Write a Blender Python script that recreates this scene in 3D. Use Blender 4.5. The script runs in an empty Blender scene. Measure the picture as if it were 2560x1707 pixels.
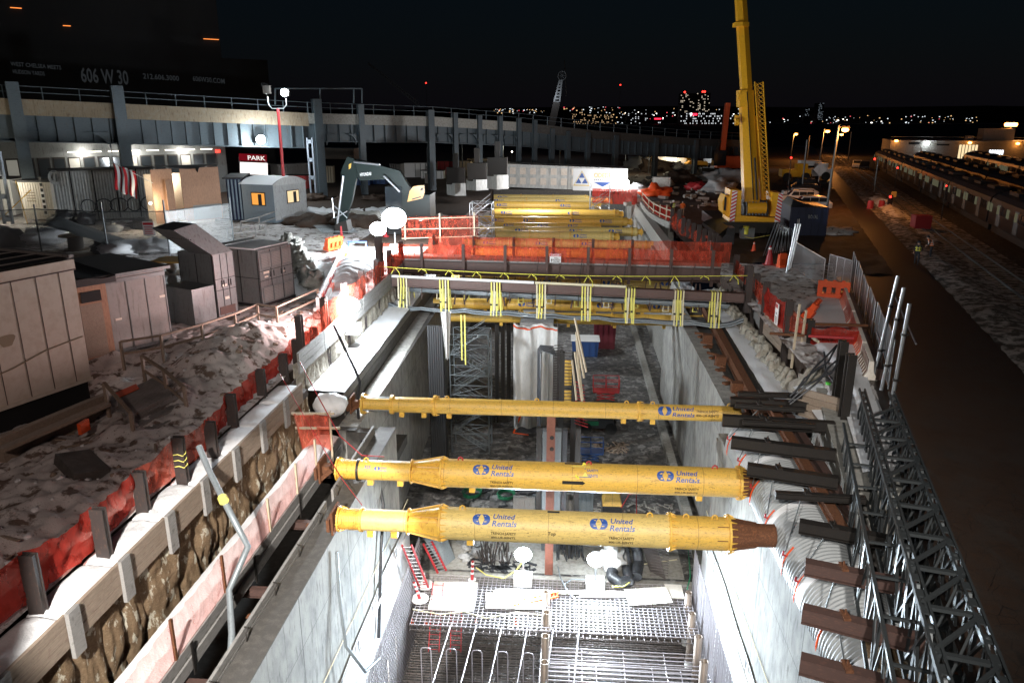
import bpy,math,random
from mathutils import Vector,Matrix,noise
random.seed(7)
R=math.radians
scene=bpy.context.scene
COL=scene.collection
# ---------------------------------------------------------------- camera
CAMH,FPX=11.0,1900.0
PITCH=math.atan((853.5-292.0)/FPX)
YAW=math.atan((1433.0-1280.0)/FPX*math.cos(PITCH))
cd=bpy.data.cameras.new("camera");cam=bpy.data.objects.new("camera",cd);COL.objects.link(cam)
cam.location=(0,0,CAMH);cam.rotation_euler=(math.pi/2-PITCH,0,YAW)
cd.sensor_width=36;cd.lens=FPX/2560*36;cd.clip_start=0.3;cd.clip_end=6000
scene.camera=cam
# ---------------------------------------------------------------- sky
w=bpy.data.worlds.new("World");scene.world=w;w.use_nodes=True
wn=w.node_tree.nodes;wl=w.node_tree.links
bg=wn["Background"];sky=wn.new("ShaderNodeTexSky");sky.sky_type='NISHITA'
sky.sun_disc=False;sky.sun_elevation=R(4);sky.sun_rotation=R(200)
sky.air_density=1.6;sky.dust_density=0.3;sky.ozone_density=5
ng=wn.new("ShaderNodeMix");ng.data_type='RGBA'; ng.inputs[0].default_value=.90;ng.inputs[7].default_value=(.055,.095,.19,1)
wl.new(sky.outputs[0],ng.inputs[6]);wl.new(ng.outputs[2],bg.inputs[0])
bg.inputs[1].default_value=0.02
# ---------------------------------------------------------------- render look
scene.view_settings.view_transform='Standard'; scene.view_settings.look='None'
scene.view_settings.exposure=0;scene.view_settings.gamma=1
scene.cycles.use_denoising=True
scene.cycles.max_bounces=6;scene.cycles.transparent_max_bounces=24
scene.cycles.sample_clamp_indirect=6
scene.cycles.caustics_reflective=False;scene.cycles.caustics_refractive=False
# a photograph pixel's ray -> real places
_h=Vector((-math.sin(YAW),math.cos(YAW),0));_r=Vector((math.cos(YAW),math.sin(YAW),0))
def ray(px,py):
 u=(px-1280)/FPX;v=-(py-853.5)/FPX
 f=math.cos(PITCH)+v*math.sin(PITCH)
 return _h*f+_r*u+Vector((0,0,-math.sin(PITCH)+v*math.cos(PITCH)))
def G(px,py,z=0.0):
 d=ray(px,py);t=(z-CAMH)/d.z;return Vector((d.x*t,d.y*t,z))
def AY(px,py,Y):
 d=ray(px,py);t=Y/d.y;return Vector((d.x*t,Y,CAMH+d.z*t))
def AX(px,py,x):
 d=ray(px,py);t=x/d.x;return Vector((x,d.y*t,CAMH+d.z*t))
def top(b,py):
 """height of the point straight above b that is seen at row py"""
 b=Vector(b);fwd=b.dot(_h);v=-(py-853.5)/FPX
 k=(-math.sin(PITCH)+v*math.cos(PITCH))/(math.cos(PITCH)+v*math.sin(PITCH))
 return CAMH+fwd*k
# ---------------------------------------------------------------- mesh builder
class MB:
 def __init__(s):s.v=[];s.f=[];s.s=[];s.m=[];s.cm=0
 def face(s,pts,smooth=False):
  n=len(s.v);s.v+=[Vector(p) for p in pts];s.f.append(tuple(range(n,n+len(pts))));s.s.append(smooth);s.m.append(s.cm)
 def hexa(s,p):
  n=len(s.v);s.v+=[Vector(q) for q in p]
  for f in ((0,3,2,1),(4,5,6,7),(0,1,5,4),(1,2,6,5),(2,3,7,6),(3,0,4,7)):
   s.f.append(tuple(n+i for i in f));s.s.append(False);s.m.append(s.cm)
 def box(s,a,b):
  x0,x1=sorted((a[0],b[0]));y0,y1=sorted((a[1],b[1]));z0,z1=sorted((a[2],b[2]))
  s.hexa([(x0,y0,z0),(x1,y0,z0),(x1,y1,z0),(x0,y1,z0),(x0,y0,z1),(x1,y0,z1),(x1,y1,z1),(x0,y1,z1)]);return s
 def cbox(s,c,d,rz=0,rx=0,ry=0):
  M=Matrix.Rotation(rz,3,'Z') @ Matrix.Rotation(ry,3,'Y') @ Matrix.Rotation(rx,3,'X');c=Vector(c)
  s.hexa([c+M @ Vector((i*d[0]/2,j*d[1]/2,k*d[2]/2)) for k in (-1,1) for i,j in ((-1,-1),(1,-1),(1,1),(-1,1))]);return s
 def bar(s,a,b,w,h=None,up=(0,0,1)):
  """rectangular bar from a to b, w across, h along 'up'"""
  h=w if h is None else h;a=Vector(a);b=Vector(b);d=(b-a).normalized();up=Vector(up)
  if abs(d.dot(up))>.98:up=Vector((0,1,0)) if abs(d.y)<.9 else Vector((1,0,0))
  x=d.cross(up).normalized();y=x.cross(d).normalized()
  s.hexa([p+x*i*w/2+y*j*h/2 for p in (a,b) for i,j in ((-1,-1),(1,-1),(1,1),(-1,1))]);return s
 def hbeam(s,a,b,w,h,t=0.03,up=(0,0,1)):
  a=Vector(a);b=Vector(b);d=(b-a).normalized();up=Vector(up)
  if abs(d.dot(up))>.98:up=Vector((0,1,0))
  x=d.cross(up).normalized();y=x.cross(d).normalized()
  for c,ww,hh in ((y*(h/2-t/2),w,t),(-y*(h/2-t/2),w,t),(Vector(),t,h-2*t)):
   s.bar(a+c,b+c,ww,hh,y)
  return s
 def ring(s,c,d,r,n,ph=0):
  d=Vector(d).normalized();u=Vector((0,0,1)) if abs(d.z)<.9 else Vector((0,1,0))
  x=d.cross(u).normalized();y=x.cross(d).normalized();c=Vector(c)
  return [c+x*r*math.cos(ph+2*math.pi*i/n)+y*r*math.sin(ph+2*math.pi*i/n) for i in range(n)]
 def loft(s,rings,cap=True,smooth=True,closed=True):
  n0=len(s.v);n=len(rings[0])
  for q in rings:s.v+=q
  for k in range(len(rings)-1):
   for i in range(n if closed else n-1):
    j=(i+1) % n
    s.f.append((n0+k*n+i,n0+k*n+j,n0+(k+1)*n+j,n0+(k+1)*n+i));s.s.append(smooth);s.m.append(s.cm)
  if cap:
   s.face(list(reversed(rings[0])));s.face(rings[-1])
  return s
 def cyl(s,a,b,r,r2=None,n=12,cap=True,smooth=True):
  a=Vector(a);b=Vector(b);d=b-a
  return s.loft([s.ring(a,d,r,n),s.ring(b,d,r if r2 is None else r2,n)],cap,smooth)
 def lathe(s,a,b,prof,n=24,smooth=True):
  """prof: (t along a-b in metres, r)"""
  a=Vector(a);d=(Vector(b)-a).normalized()
  return s.loft([s.ring(a+d*t,d,r,n) for t,r in prof],True,smooth)
 def tube(s,pts,r,n=6,rr=None):
  pts=[Vector(p) for p in pts];rings=[];ux=None
  for i,p in enumerate(pts):
   d=(pts[min(i+1,len(pts)-1)]-pts[max(i-1,0)]).normalized()
   if ux is None:
    u=Vector((0,0,1)) if abs(d.z)<.9 else Vector((0,1,0));ux=d.cross(u).normalized()
   ux=(ux-d*ux.dot(d)).normalized();uy=ux.cross(d)
   q=r if rr is None else rr[i]
   rings.append([p+ux*q*math.cos(2*math.pi*k/n)+uy*q*math.sin(2*math.pi*k/n) for k in range(n)])
  return s.loft(rings)
 def ball(s,c,r,n=10,m=7,sq=(1,1,1),jit=0):
  c=Vector(c);rings=[]
  for j in range(m+1):
   t=math.pi*(j+.02)/(m+.04);rg=[]
   for i in range(n):
    p=Vector((math.sin(t)*math.cos(2*math.pi*i/n),math.sin(t)*math.sin(2*math.pi*i/n),-math.cos(t)))
    k=1+(jit*noise.noise((c+p*1.7)*1.3) if jit else 0)
    rg.append(c+Vector((p.x*sq[0],p.y*sq[1],p.z*sq[2]))*r*k)
   rings.append(rg)
  return s.loft(rings)
 def grid(s,fn,nu,nv,smooth=True,close_u=False):
  n0=len(s.v)
  for j in range(nv+1):
   for i in range(nu+1):s.v.append(Vector(fn(i/nu,j/nv)))
  for j in range(nv):
   for i in range(nu):
    a=n0+j*(nu+1)+i;s.f.append((a,a+1,a+nu+2,a+nu+1));s.s.append(smooth);s.m.append(s.cm)
  return s
 def mesh(s,name,mat,off):
  me=bpy.data.meshes.new(name);off=Vector(off)
  me.from_pydata([tuple(p-off) for p in s.v],[],s.f)
  for m in (mat if isinstance(mat,(list,tuple)) else [mat]):me.materials.append(m)
  for p,sm,mi in zip(me.polygons,s.s,s.m):p.use_smooth=sm;p.material_index=mi
  me.update();return me
 def part(s,name,mat,parent,label=None,kind=None):
  """world coordinates -> child of parent (translation-only ancestors)"""
  off=Vector((0,0,0));q=parent
  while q is not None:off+=q.location;q=q.parent
  o=bpy.data.objects.new(name,s.mesh(name,mat,off));COL.objects.link(o);o.parent=parent
  if label:o['label']=label
  if kind:o['kind']=kind
  return o
 def solo(s,name,mat,label=None,cat=None,group=None,kind=None):
  xs=[p.x for p in s.v];ys=[p.y for p in s.v];off=((min(xs)+max(xs))/2,(min(ys)+max(ys))/2,min(p.z for p in s.v))
  o=bpy.data.objects.new(name,s.mesh(name,mat,off));COL.objects.link(o);o.location=off
  tag(o,label,cat,group,kind);return o
def tag(o,label=None,cat=None,group=None,kind=None):
 if label:o['label']=label
 if cat:o['category']=cat
 if group:o['group']=group
 if kind:o['kind']=kind
 return o
def thing(name,label,cat,loc=(0,0,0),group=None):
 o=bpy.data.objects.new(name,None);COL.objects.link(o);o.location=loc;o.empty_display_size=.3
 return tag(o,label,cat,group)
def dup(root,loc,rz=0,label=None,group=None,sc=1):
 def cp(o,par):
  c=o.copy();COL.objects.link(c);c.parent=par
  for ch in list(o.children):cp(ch,c)
  return c
 c=cp(root,None);c.location=loc;c.rotation_euler[2]=rz;c.scale=(sc,)*3
 if label:c['label']=label
 if group:c['group']=group
 return c
ORD=['first','second','third','fourth','fifth','sixth','seventh','eighth','ninth','tenth','eleventh','twelfth','thirteenth','fourteenth','fifteenth','sixteenth','seventeenth','eighteenth','nineteenth','twentieth']
def S(name,mb,mat):return mb.solo(name,mat,kind='structure')
# ---------------------------------------------------------------- materials
def mat(name,col,rough=.7,metal=0,layers=(),bump=0,bscale=8,emit=None,alpha=None,trans=0,spec=None,coat=0):
 """layers: (kind, scale xyz or number, colour, lo, hi, amount)"""
 m=bpy.data.materials.new(name);m.use_nodes=True;nt=m.node_tree;N=nt.nodes;L=nt.links
 b=N['Principled BSDF'];b.inputs['Roughness'].default_value=rough;b.inputs['Metallic'].default_value=metal
 if spec is not None:b.inputs['Specular IOR Level'].default_value=spec
 if coat:b.inputs['Coat Weight'].default_value=coat
 tc=N.new('ShaderNodeTexCoord');oi=N.new('ShaderNodeObjectInfo')
 ad=N.new('ShaderNodeVectorMath');ad.operation='MULTIPLY_ADD'
 ad.inputs[1].default_value=(37,17,53);L.new(oi.outputs['Random'],ad.inputs[0]);L.new(tc.outputs['Object'],ad.inputs[2])
 vec=ad.outputs[0]
 def field(kind,sc):
  mp=N.new('ShaderNodeMapping');L.new(vec,mp.inputs[0])
  mp.inputs['Scale'].default_value=sc if isinstance(sc,tuple) else (sc,sc,sc)
  if kind=='noise':
   t=N.new('ShaderNodeTexNoise');t.inputs['Detail'].default_value=6;t.inputs['Roughness'].default_value=.62;L.new(mp.outputs[0],t.inputs[0]);return t.outputs[0]
  if kind=='vor':
   t=N.new('ShaderNodeTexVoronoi');L.new(mp.outputs[0],t.inputs[0]);return t.outputs['Distance']
  if kind=='crack':
   t=N.new('ShaderNodeTexVoronoi');t.feature='DISTANCE_TO_EDGE'; L.new(mp.outputs[0],t.inputs[0]);return t.outputs['Distance']
  if kind=='wave':
   t=N.new('ShaderNodeTexWave');t.inputs['Distortion'].default_value=5;t.inputs['Detail'].default_value=3;L.new(mp.outputs[0],t.inputs[0]);return t.outputs[1]
  if kind in ('linx','liny','linz'):
   sx=N.new('ShaderNodeSeparateXYZ');L.new(tc.outputs['Object'],sx.inputs[0])
   q=N.new('ShaderNodeMath');q.operation='PINGPONG'; q.inputs[1].default_value=(sc if not isinstance(sc,tuple) else sc[0])/2
   L.new(sx.outputs['xyz'.index(kind[3])],q.inputs[0]);return q.outputs[0]
 cur=None
 for kind,sc,c2,lo,hi,amt in layers:
  mr=N.new('ShaderNodeMapRange');mr.inputs[1].default_value=lo;mr.inputs[2].default_value=hi;mr.inputs[4].default_value=amt
  L.new(field(kind,sc),mr.inputs[0])
  mx=N.new('ShaderNodeMix');mx.data_type='RGBA'; L.new(mr.outputs[0],mx.inputs[0])
  if cur is None:mx.inputs[6].default_value=(*col,1)
  else:L.new(cur,mx.inputs[6])
  mx.inputs[7].default_value=(*c2,1);cur=mx.outputs[2]
 if cur is None:b.inputs['Base Color'].default_value=(*col,1)
 else:L.new(cur,b.inputs['Base Color'])
 if bump:
  bp=N.new('ShaderNodeBump');bp.inputs['Strength'].default_value=bump;bp.inputs['Distance'].default_value=.08
  L.new(field('noise',bscale),bp.inputs['Height']);L.new(bp.outputs[0],b.inputs['Normal'])
 if emit:
  b.inputs['Emission Color'].default_value=(*emit[0],1);b.inputs['Emission Strength'].default_value=emit[1]
 if alpha is not None:b.inputs['Alpha'].default_value=alpha
 if trans:b.inputs['Transmission Weight'].default_value=trans
 return m
def emat(name,col,st):
 m=bpy.data.materials.new(name);m.use_nodes=True;N=m.node_tree.nodes;N.clear()
 e=N.new('ShaderNodeEmission');o=N.new('ShaderNodeOutputMaterial');e.inputs[0].default_value=(*col,1);e.inputs[1].default_value=st
 m.node_tree.links.new(e.outputs[0],o.inputs[0]);return m
def netmat(name,col,cover,scale=None,through=None,rough=.6):
 """woven net: holes let light through; 'scale' cells per metre of a diamond/square pattern, else fine mesh as an even blend"""
 m=bpy.data.materials.new(name);m.use_nodes=True;nt=m.node_tree;N=nt.nodes;L=nt.links;N.clear()
 o=N.new('ShaderNodeOutputMaterial');mx=N.new('ShaderNodeMixShader');tr=N.new('ShaderNodeBsdfTransparent')
 tr.inputs[0].default_value=(*(through or (1,1,1)),1)
 d=N.new('ShaderNodeBsdfDiffuse');d.inputs[0].default_value=(*col,1)
 tl=N.new('ShaderNodeBsdfTranslucent');tl.inputs[0].default_value=(*col,1)
 m2=N.new('ShaderNodeMixShader');m2.inputs[0].default_value=.45;L.new(d.outputs[0],m2.inputs[1]);L.new(tl.outputs[0],m2.inputs[2])
 L.new(tr.outputs[0],mx.inputs[1]);L.new(m2.outputs[0],mx.inputs[2]);L.new(mx.outputs[0],o.inputs[0])
 tc=N.new('ShaderNodeTexCoord');nz=N.new('ShaderNodeTexNoise');nz.inputs['Scale'].default_value=1.6;nz.inputs['Detail'].default_value=8;nz.inputs['Roughness'].default_value=.7
 mp=N.new('ShaderNodeMapping');mp.inputs['Scale'].default_value=(1.6,1.6,.55);L.new(tc.outputs['Object'],mp.inputs[0]);L.new(mp.outputs[0],nz.inputs[0]);mr=N.new('ShaderNodeMapRange')
 mr.inputs[1].default_value=.3;mr.inputs[2].default_value=.7;mr.inputs[3].default_value=max(0,cover-.25);mr.inputs[4].default_value=min(1,cover+.28)
 L.new(nz.outputs[0],mr.inputs[0]);fac=mr.outputs[0]
 L.new(fac,mx.inputs[0]);return m
def linkmat(name,col,pitch,wire):
 """chain link: diagonal wires in the vertical plane, from object coordinates"""
 m=bpy.data.materials.new(name);m.use_nodes=True;nt=m.node_tree;N=nt.nodes;L=nt.links
 b=N['Principled BSDF'];b.inputs['Base Color'].default_value=(*col,1);b.inputs['Metallic'].default_value=.6;b.inputs['Roughness'].default_value=.45
 tc=N.new('ShaderNodeTexCoord');sx=N.new('ShaderNodeSeparateXYZ');L.new(tc.outputs['Object'],sx.inputs[0])
 h=N.new('ShaderNodeMath');h.operation='ADD'; L.new(sx.outputs[0],h.inputs[0]);L.new(sx.outputs[1],h.inputs[1])
 outs=[]
 for op in ('ADD','SUBTRACT'):
  a=N.new('ShaderNodeMath');a.operation=op;L.new(h.outputs[0],a.inputs[0]);L.new(sx.outputs[2],a.inputs[1])
  p=N.new('ShaderNodeMath');p.operation='PINGPONG'; p.inputs[1].default_value=pitch/2;L.new(a.outputs[0],p.inputs[0])
  q=N.new('ShaderNodeMath');q.operation='LESS_THAN'; q.inputs[1].default_value=wire;L.new(p.outputs[0],q.inputs[0]);outs.append(q)
 mx=N.new('ShaderNodeMath');mx.operation='MAXIMUM'; L.new(outs[0].outputs[0],mx.inputs[0]);L.new(outs[1].outputs[0],mx.inputs[1])
 L.new(mx.outputs[0],b.inputs['Alpha']);return m
DIRT=(.05,.035,.022);RUST=(.16,.05,.02)
M=dict(
 yellow=mat('yellow_paint',(.75,.46,.085),.42,0,[('noise',(.5,3,3),(.58,.38,.09),.42,.7,.8),('noise',(1.6,7,7),(.16,.075,.03),.585,.66,.8),('noise',(22,1.0,1.0),(.10,.05,.03),.62,.66,.75),('noise',(3,14,14),(.80,.66,.34),.64,.68,.5),('noise',(.8,2.2,2.2),(.30,.17,.05),.60,.68,.6),('linx',2.4,(.28,.15,.04),.014,.007,.75)],.2,14),
 yellow2=mat('pale_yellow_paint',(.76,.56,.19),.45,0,[('noise',(.5,3,3),(.56,.42,.15),.42,.7,.85),('noise',(1.8,7,7),(.17,.09,.04),.59,.66,.8),('noise',(20,1,1),(.12,.06,.03),.625,.665,.75),('noise',(.8,2.2,2.2),(.34,.22,.08),.60,.68,.6),('linx',2.4,(.32,.20,.07),.014,.007,.75)],.15,12),
 yjack=mat('worn_yellow_paint',(.74,.45,.07),.45,0,[('noise',1.3,(.52,.24,.04),.5,.65,.8),('noise',4,(.14,.06,.03),.62,.67,.85)],.2,20),
 rust=mat('rusty_steel',(.14,.055,.025),.8,.2,[('noise',3,(.30,.12,.05),.5,.7,.8),('noise',9,(.04,.02,.015),.55,.7,.8)],.3,20),
 brown=mat('brown_primer_steel',(.085,.05,.043),.6,.1,[('noise',(1.5,1.5,6),(.16,.08,.06),.52,.72,.7),('noise',14,(.3,.25,.22),.68,.72,.5)],.1),
 black=mat('black_steel',(.028,.025,.023),.45,.3,[('noise',5,(.08,.05,.035),.55,.75,.7)],.15,12),
 darkpost=mat('dark_soldier_steel',(.05,.04,.038),.55,.3,[('noise',(4,4,1.5),(.13,.07,.05),.55,.7,.7)],.15),
 galv=mat('galvanised_steel',(.5,.53,.56),.32,.85,[('noise',9,(.3,.32,.35),.5,.7,.6)]),
 galvd=mat('dull_galvanised_steel',(.16,.18,.19),.5,.4,[('noise',6,(.07,.075,.08),.5,.7,.7)]),
 truss=mat('grey_truss_paint',(.06,.068,.072),.42,.35,[('noise',5,(.05,.05,.05),.5,.7,.7)]),
 conc=mat('concrete',(.40,.39,.36),.85,0,[('noise',(.35,.35,.22),(.24,.235,.225),.4,.66,.9),('noise',(1.1,1.1,.22),(.12,.115,.11),.55,.66,.75),('noise',(3,3,1.2),(.48,.47,.44),.58,.70,.4),('liny',1.22,(.13,.13,.12),.016,.010,.6),('liny',4.88,(.05,.05,.05),.03,.018,.85),('linz',4.9,(.10,.10,.10),.018,.010,.8),('vor',1.35,(.04,.04,.04),.075,.055,1),('noise',9,(.22,.21,.20),.5,.7,.5)],.25,10),
 concf=mat('fresh_pale_concrete',(.60,.60,.58),.8,0,[('noise',(.5,.5,.2),(.42,.42,.41),.42,.66,.8),('liny',2.43,(.22,.22,.22),.014,.009,.8),('linz',3.1,(.2,.2,.2),.014,.008,.7),('vor',1.1,(.05,.05,.05),.05,.036,1),('noise',(1.4,1.4,.2),(.36,.35,.33),.57,.7,.7)],.15,10),
 concd=mat('dark_wet_or_unlit_concrete',(.075,.07,.065),.75,0,[('noise',.8,(.13,.12,.11),.45,.7,.8),('noise',6,(.04,.036,.033),.5,.7,.6)],.25,8),
 concb=mat('block_concrete',(.38,.37,.34),.85,0,[('noise',.9,(.24,.23,.21),.42,.68,.9),('noise',7,(.16,.15,.13),.56,.7,.6)],.3,9),
 floor=mat('muddy_slab',(.13,.125,.12),.55,0,[('noise',.5,(.035,.035,.037),.42,.6,.95),('noise',.4,(.34,.33,.32),.53,.60,.8),('noise',11,(.08,.075,.07),.55,.7,.6)],.25,5),
 rock=mat('secant_pile_rock',(.30,.205,.125),1,0,[('noise',(1.1,1.1,.5),(.20,.135,.08),.42,.62,.9),('noise',(2,2,10),(.42,.32,.21),.50,.68,.7),('noise',(.7,.7,.4),(.70,.66,.54),.56,.60,.95),('noise',9,(.09,.06,.04),.56,.66,.8)],1.0,16,spec=.1),
 rockp=mat('pale_pile_concrete',(.40,.37,.31),.9,0,[('noise',1.3,(.25,.22,.18),.42,.64,.9),('noise',(2,2,9),(.5,.48,.42),.56,.7,.6)],.7,5),
 snow=mat('snow',(.80,.81,.83),.7,0,[('noise',2.4,(.66,.67,.70),.5,.75,.5)],.5,3.5),
 snowd=mat('trodden_dirty_snow',(.66,.63,.62),.8,0,[('noise',5,(.52,.48,.46),.50,.72,.7),('noise',.30,(.13,.085,.06),.53,.60,.93),('noise',1.6,(.11,.075,.055),.61,.68,.85)],.5,5),
 mud=mat('dark_mud',(.050,.028,.017),.8,0,[('noise',.35,(.075,.06,.05),.52,.68,.9),('noise',1.6,(.30,.28,.27),.68,.73,.5)],.5,3),
 asph=mat('asphalt',(.045,.028,.020),.45,0,[('noise',(.5,.12,1),(.045,.038,.034),.56,.64,.7),('crack',.33,(.008,.008,.008),.012,.006,.9),('noise',.12,(.045,.037,.032),.45,.65,.8),('noise',2,(.03,.026,.024),.5,.7,.7)],.2,6),
 ballast=mat('ballast',(.03,.027,.025),.9,0,[('noise',.5,(.20,.19,.18),.56,.66,.8),('noise',5,(.02,.02,.02),.5,.7,.6)],.6,8),
 ballast2=mat('snowy_ballast',(.05,.045,.04),.9,0,[('noise',(.35,.35,1),(.40,.36,.34),.45,.58,.9),('noise',5,(.06,.06,.06),.54,.7,.6)],.6,6),
 wood=mat('weathered_wood',(.34,.27,.21),.8,0,[('noise',(10,.6,14),(.19,.145,.11),.42,.66,.85),('noise',1.6,(.24,.16,.13),.5,.7,.6),('vor',1.3,(.06,.04,.03),.07,.03,.9)],.25,12),
 woodg=mat('grey_formwork_timber',(.30,.29,.28),.8,0,[('noise',(12,.7,14),(.17,.165,.16),.42,.66,.85),('noise',1.1,(.12,.115,.11),.56,.7,.7)],.25,12),
 ply=mat('plywood',(.42,.24,.15),.7,0,[('noise',(3,3,.7),(.28,.15,.10),.42,.68,.8)],.1),
 paleply=mat('pale_plywood',(.80,.74,.66),.6,0,[('noise',1.4,(.62,.56,.48),.5,.72,.7)],.1),
 lumber=mat('pale_lumber',(.52,.44,.32),.7,0,[('noise',(6,6,1),(.34,.27,.19),.45,.7,.8)]),
 red=mat('red_paint',(.42,.03,.035),.5,0,[('noise',3,(.2,.015,.02),.5,.7,.7)]),
 redcol=mat('brown_red_column',(.20,.075,.05),.6,.1,[('noise',4,(.14,.05,.035),.45,.7,.8)],.2),
 orange=mat('orange_plastic',(.80,.10,.02),.45,0,[('noise',2,(.5,.06,.02),.55,.75,.6)]),
 white=mat('white_paint',(.78,.78,.77),.5,0,[('noise',1.5,(.6,.6,.6),.55,.75,.5)]),
 cream=mat('cream_wall_panel',(.70,.62,.54),.6,0,[('noise',.6,(.55,.45,.36),.45,.7,.6),('noise',26,(.3,.22,.16),.70,.72,.6)]),
 grey=mat('grey_cabinet_paint',(.19,.205,.21),.45,.2,[('noise',(1.6,1.6,.18),(.08,.075,.07),.56,.68,.7),('noise',8,(.20,.09,.04),.68,.70,.8),('noise',1.3,(.12,.13,.135),.5,.7,.6)]),
 grey2=mat('light_grey_panel',(.27,.26,.25),.6,0,[('noise',(1.3,1.3,.16),(.12,.105,.09),.55,.68,.7),('noise',9,(.18,.09,.05),.68,.70,.7),('noise',1.0,(.20,.19,.185),.5,.7,.6)]),
 bluegrey=mat('blue_grey_trailer_paint',(.16,.21,.26),.5,0,[('noise',1.3,(.11,.15,.19),.5,.7,.5)]),
 corr=mat('container_paint',(.42,.43,.43),.5,0,[('noise',(1.2,1.2,.4),(.26,.25,.24),.5,.68,.8),('noise',7,(.14,.08,.05),.66,.7,.6)]),
 dark=mat('near_black',(.012,.012,.013),.8),
 roof=mat('dark_roof_felt',(.022,.021,.022),.6,0,[('noise',1,(.045,.043,.042),.5,.7,.7)]),
 hl=mat('viaduct_steel_paint',(.095,.12,.138),.5,.2,[('noise',(1.2,1.2,.2),(.10,.06,.04),.60,.70,.7),('noise',(.6,.6,2),(.06,.075,.085),.5,.7,.7)]),
 hlconc=mat('viaduct_edge_concrete',(.33,.26,.18),.85,0,[('noise',(1.4,1.4,.25),(.20,.14,.09),.5,.66,.8),('noise',.5,(.36,.34,.28),.5,.7,.6)],.2),
 lattice=mat('pale_lattice_steel',(.30,.34,.40),.5,.3),
 rebar=mat('rebar_steel',(.13,.115,.11),.42,.7,[('noise',9,(.18,.10,.07),.55,.7,.8)]),
 rebarp=mat('epoxy_rebar',(.44,.41,.43),.38,.5,[('noise',6,(.28,.24,.26),.5,.7,.7)]),
 pipe=mat('steel_pipe',(.22,.18,.15),.5,.5,[('noise',6,(.2,.12,.08),.5,.7,.8)]),
 culv=mat('corrugated_pipe',(.40,.42,.43),.42,.1,[('noise',2,(.40,.41,.41),.5,.7,.6)]),
 strap=mat('yellow_webbing',(.75,.68,.16),.7),strapw=mat('faded_webbing',(.66,.60,.42),.7),tape=mat('caution_tape',(.85,.80,.10),.5),
 cable=mat('black_cable',(.035,.037,.042),.35,0,[('noise',3,(.09,.09,.10),.5,.7,.7)]),
 conduit=mat('grey_conduit',(.22,.25,.27),.4,.2,[('noise',3,(.12,.13,.14),.5,.7,.6)]),
 tarp=mat('white_tarpaulin',(.70,.70,.69),.6,0,[('noise',(2,2,.6),(.52,.52,.52),.5,.7,.6)],.25,5),
 liner=mat('white_liner',(.82,.82,.82),.45),bag=mat('grey_bag',(.38,.38,.38),.7,0,[('noise',3,(.2,.2,.2),.5,.7,.7)],.4,5),
 blue=mat('logo_blue',(.03,.09,.34),.45),dkblue=mat('dark_blue_paint',(.012,.02,.06),.45),bluep=mat('blue_plastic',(.02,.06,.19),.4),
 green=mat('green_hose',(.02,.22,.10),.5),exc=mat('excavator_dark_paint',(.008,.015,.014),.5,0,spec=.25),excy=mat('excavator_orange_paint',(.75,.38,.10),.4),
 craney=mat('crane_yellow',(.80,.40,.02),.4,0,[('noise',1.5,(.62,.28,.02),.5,.7,.7),('noise',6,(.1,.05,.02),.66,.7,.6)]),
 hiv=mat('hi_vis_lime',(.55,.80,.05),.7),hio=mat('hi_vis_orange',(.90,.22,.03),.7),skin=mat('skin',(.5,.3,.22),.6),cloth=mat('dark_cloth',(.02,.022,.03),.85),jean=mat('work_trousers',(.10,.09,.09),.85),beige=mat('sand_cloth',(.35,.28,.2),.8),
 glass=mat('dark_glass',(.02,.025,.03),.08,0,spec=.8),carw=mat('white_car_paint',(.62,.62,.62),.25,0,coat=.6),card=mat('dark_car_paint',(.015,.015,.02),.2,.3,coat=.6),tyre=mat('rubber',(.015,.015,.015),.8),
 train=mat('train_steel',(.055,.05,.052),.3,.7,[('linz',.22,(.05,.05,.05),.03,.02,.7)]),traind=mat('train_roof',(.022,.022,.024),.4,.3),maroon=mat('maroon',(.12,.01,.02),.6),
 water=mat('river_water',(.003,.004,.006),.7,spec=.1),hill=mat('far_shore',(.006,.007,.008),.95),
 net=netmat('orange_safety_net',(.84,.15,.09),.34,through=(1,.66,.60)),netd=netmat('dense_orange_safety_net',(.58,.055,.04),.52,through=(.9,.45,.4)),netp=netmat('thin_pink_safety_net',(.90,.36,.30),.16,through=(1,.84,.82)),
 link=linkmat('chain_link_mesh',(.35,.37,.38),.09,.010),linkf=netmat('fine_steel_mesh',(.34,.35,.36),.62),
 led=emat('work_light_glow',(.86,.95,1),60),ledw=emat('warm_lamp_glow',(1,.85,.55),25),sod=emat('sodium_lamp_glow',(1,.33,.05),30),redl=emat('red_lamp_glow',(1,.03,.02),6),
 tubel=emat('tube_light_glow',(1,.93,.78),3.5),win=emat('lit_window',(1,.75,.42),1.1),winw=emat('bright_window',(.9,.95,1),2.2),wino=emat('amber_window',(1,.42,.08),1.0),trainw=emat('train_window_glow',(.95,.9,.55),.09),
 signred=mat('sign_red',(.55,.02,.03),.5),signw=mat('sign_white',(.80,.80,.80),.5),black2=mat('sign_black',(.01,.01,.01),.5),parkred=emat('lit_sign_red',(.32,.01,.02),.5),parkw=emat('lit_panel',(1,.93,.9),1.4),billl=emat('added_glow_billboard_letters',(.5,.55,.6),.035),  # billboard letters are not self-lit; a faint glow is added so they show
)
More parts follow.
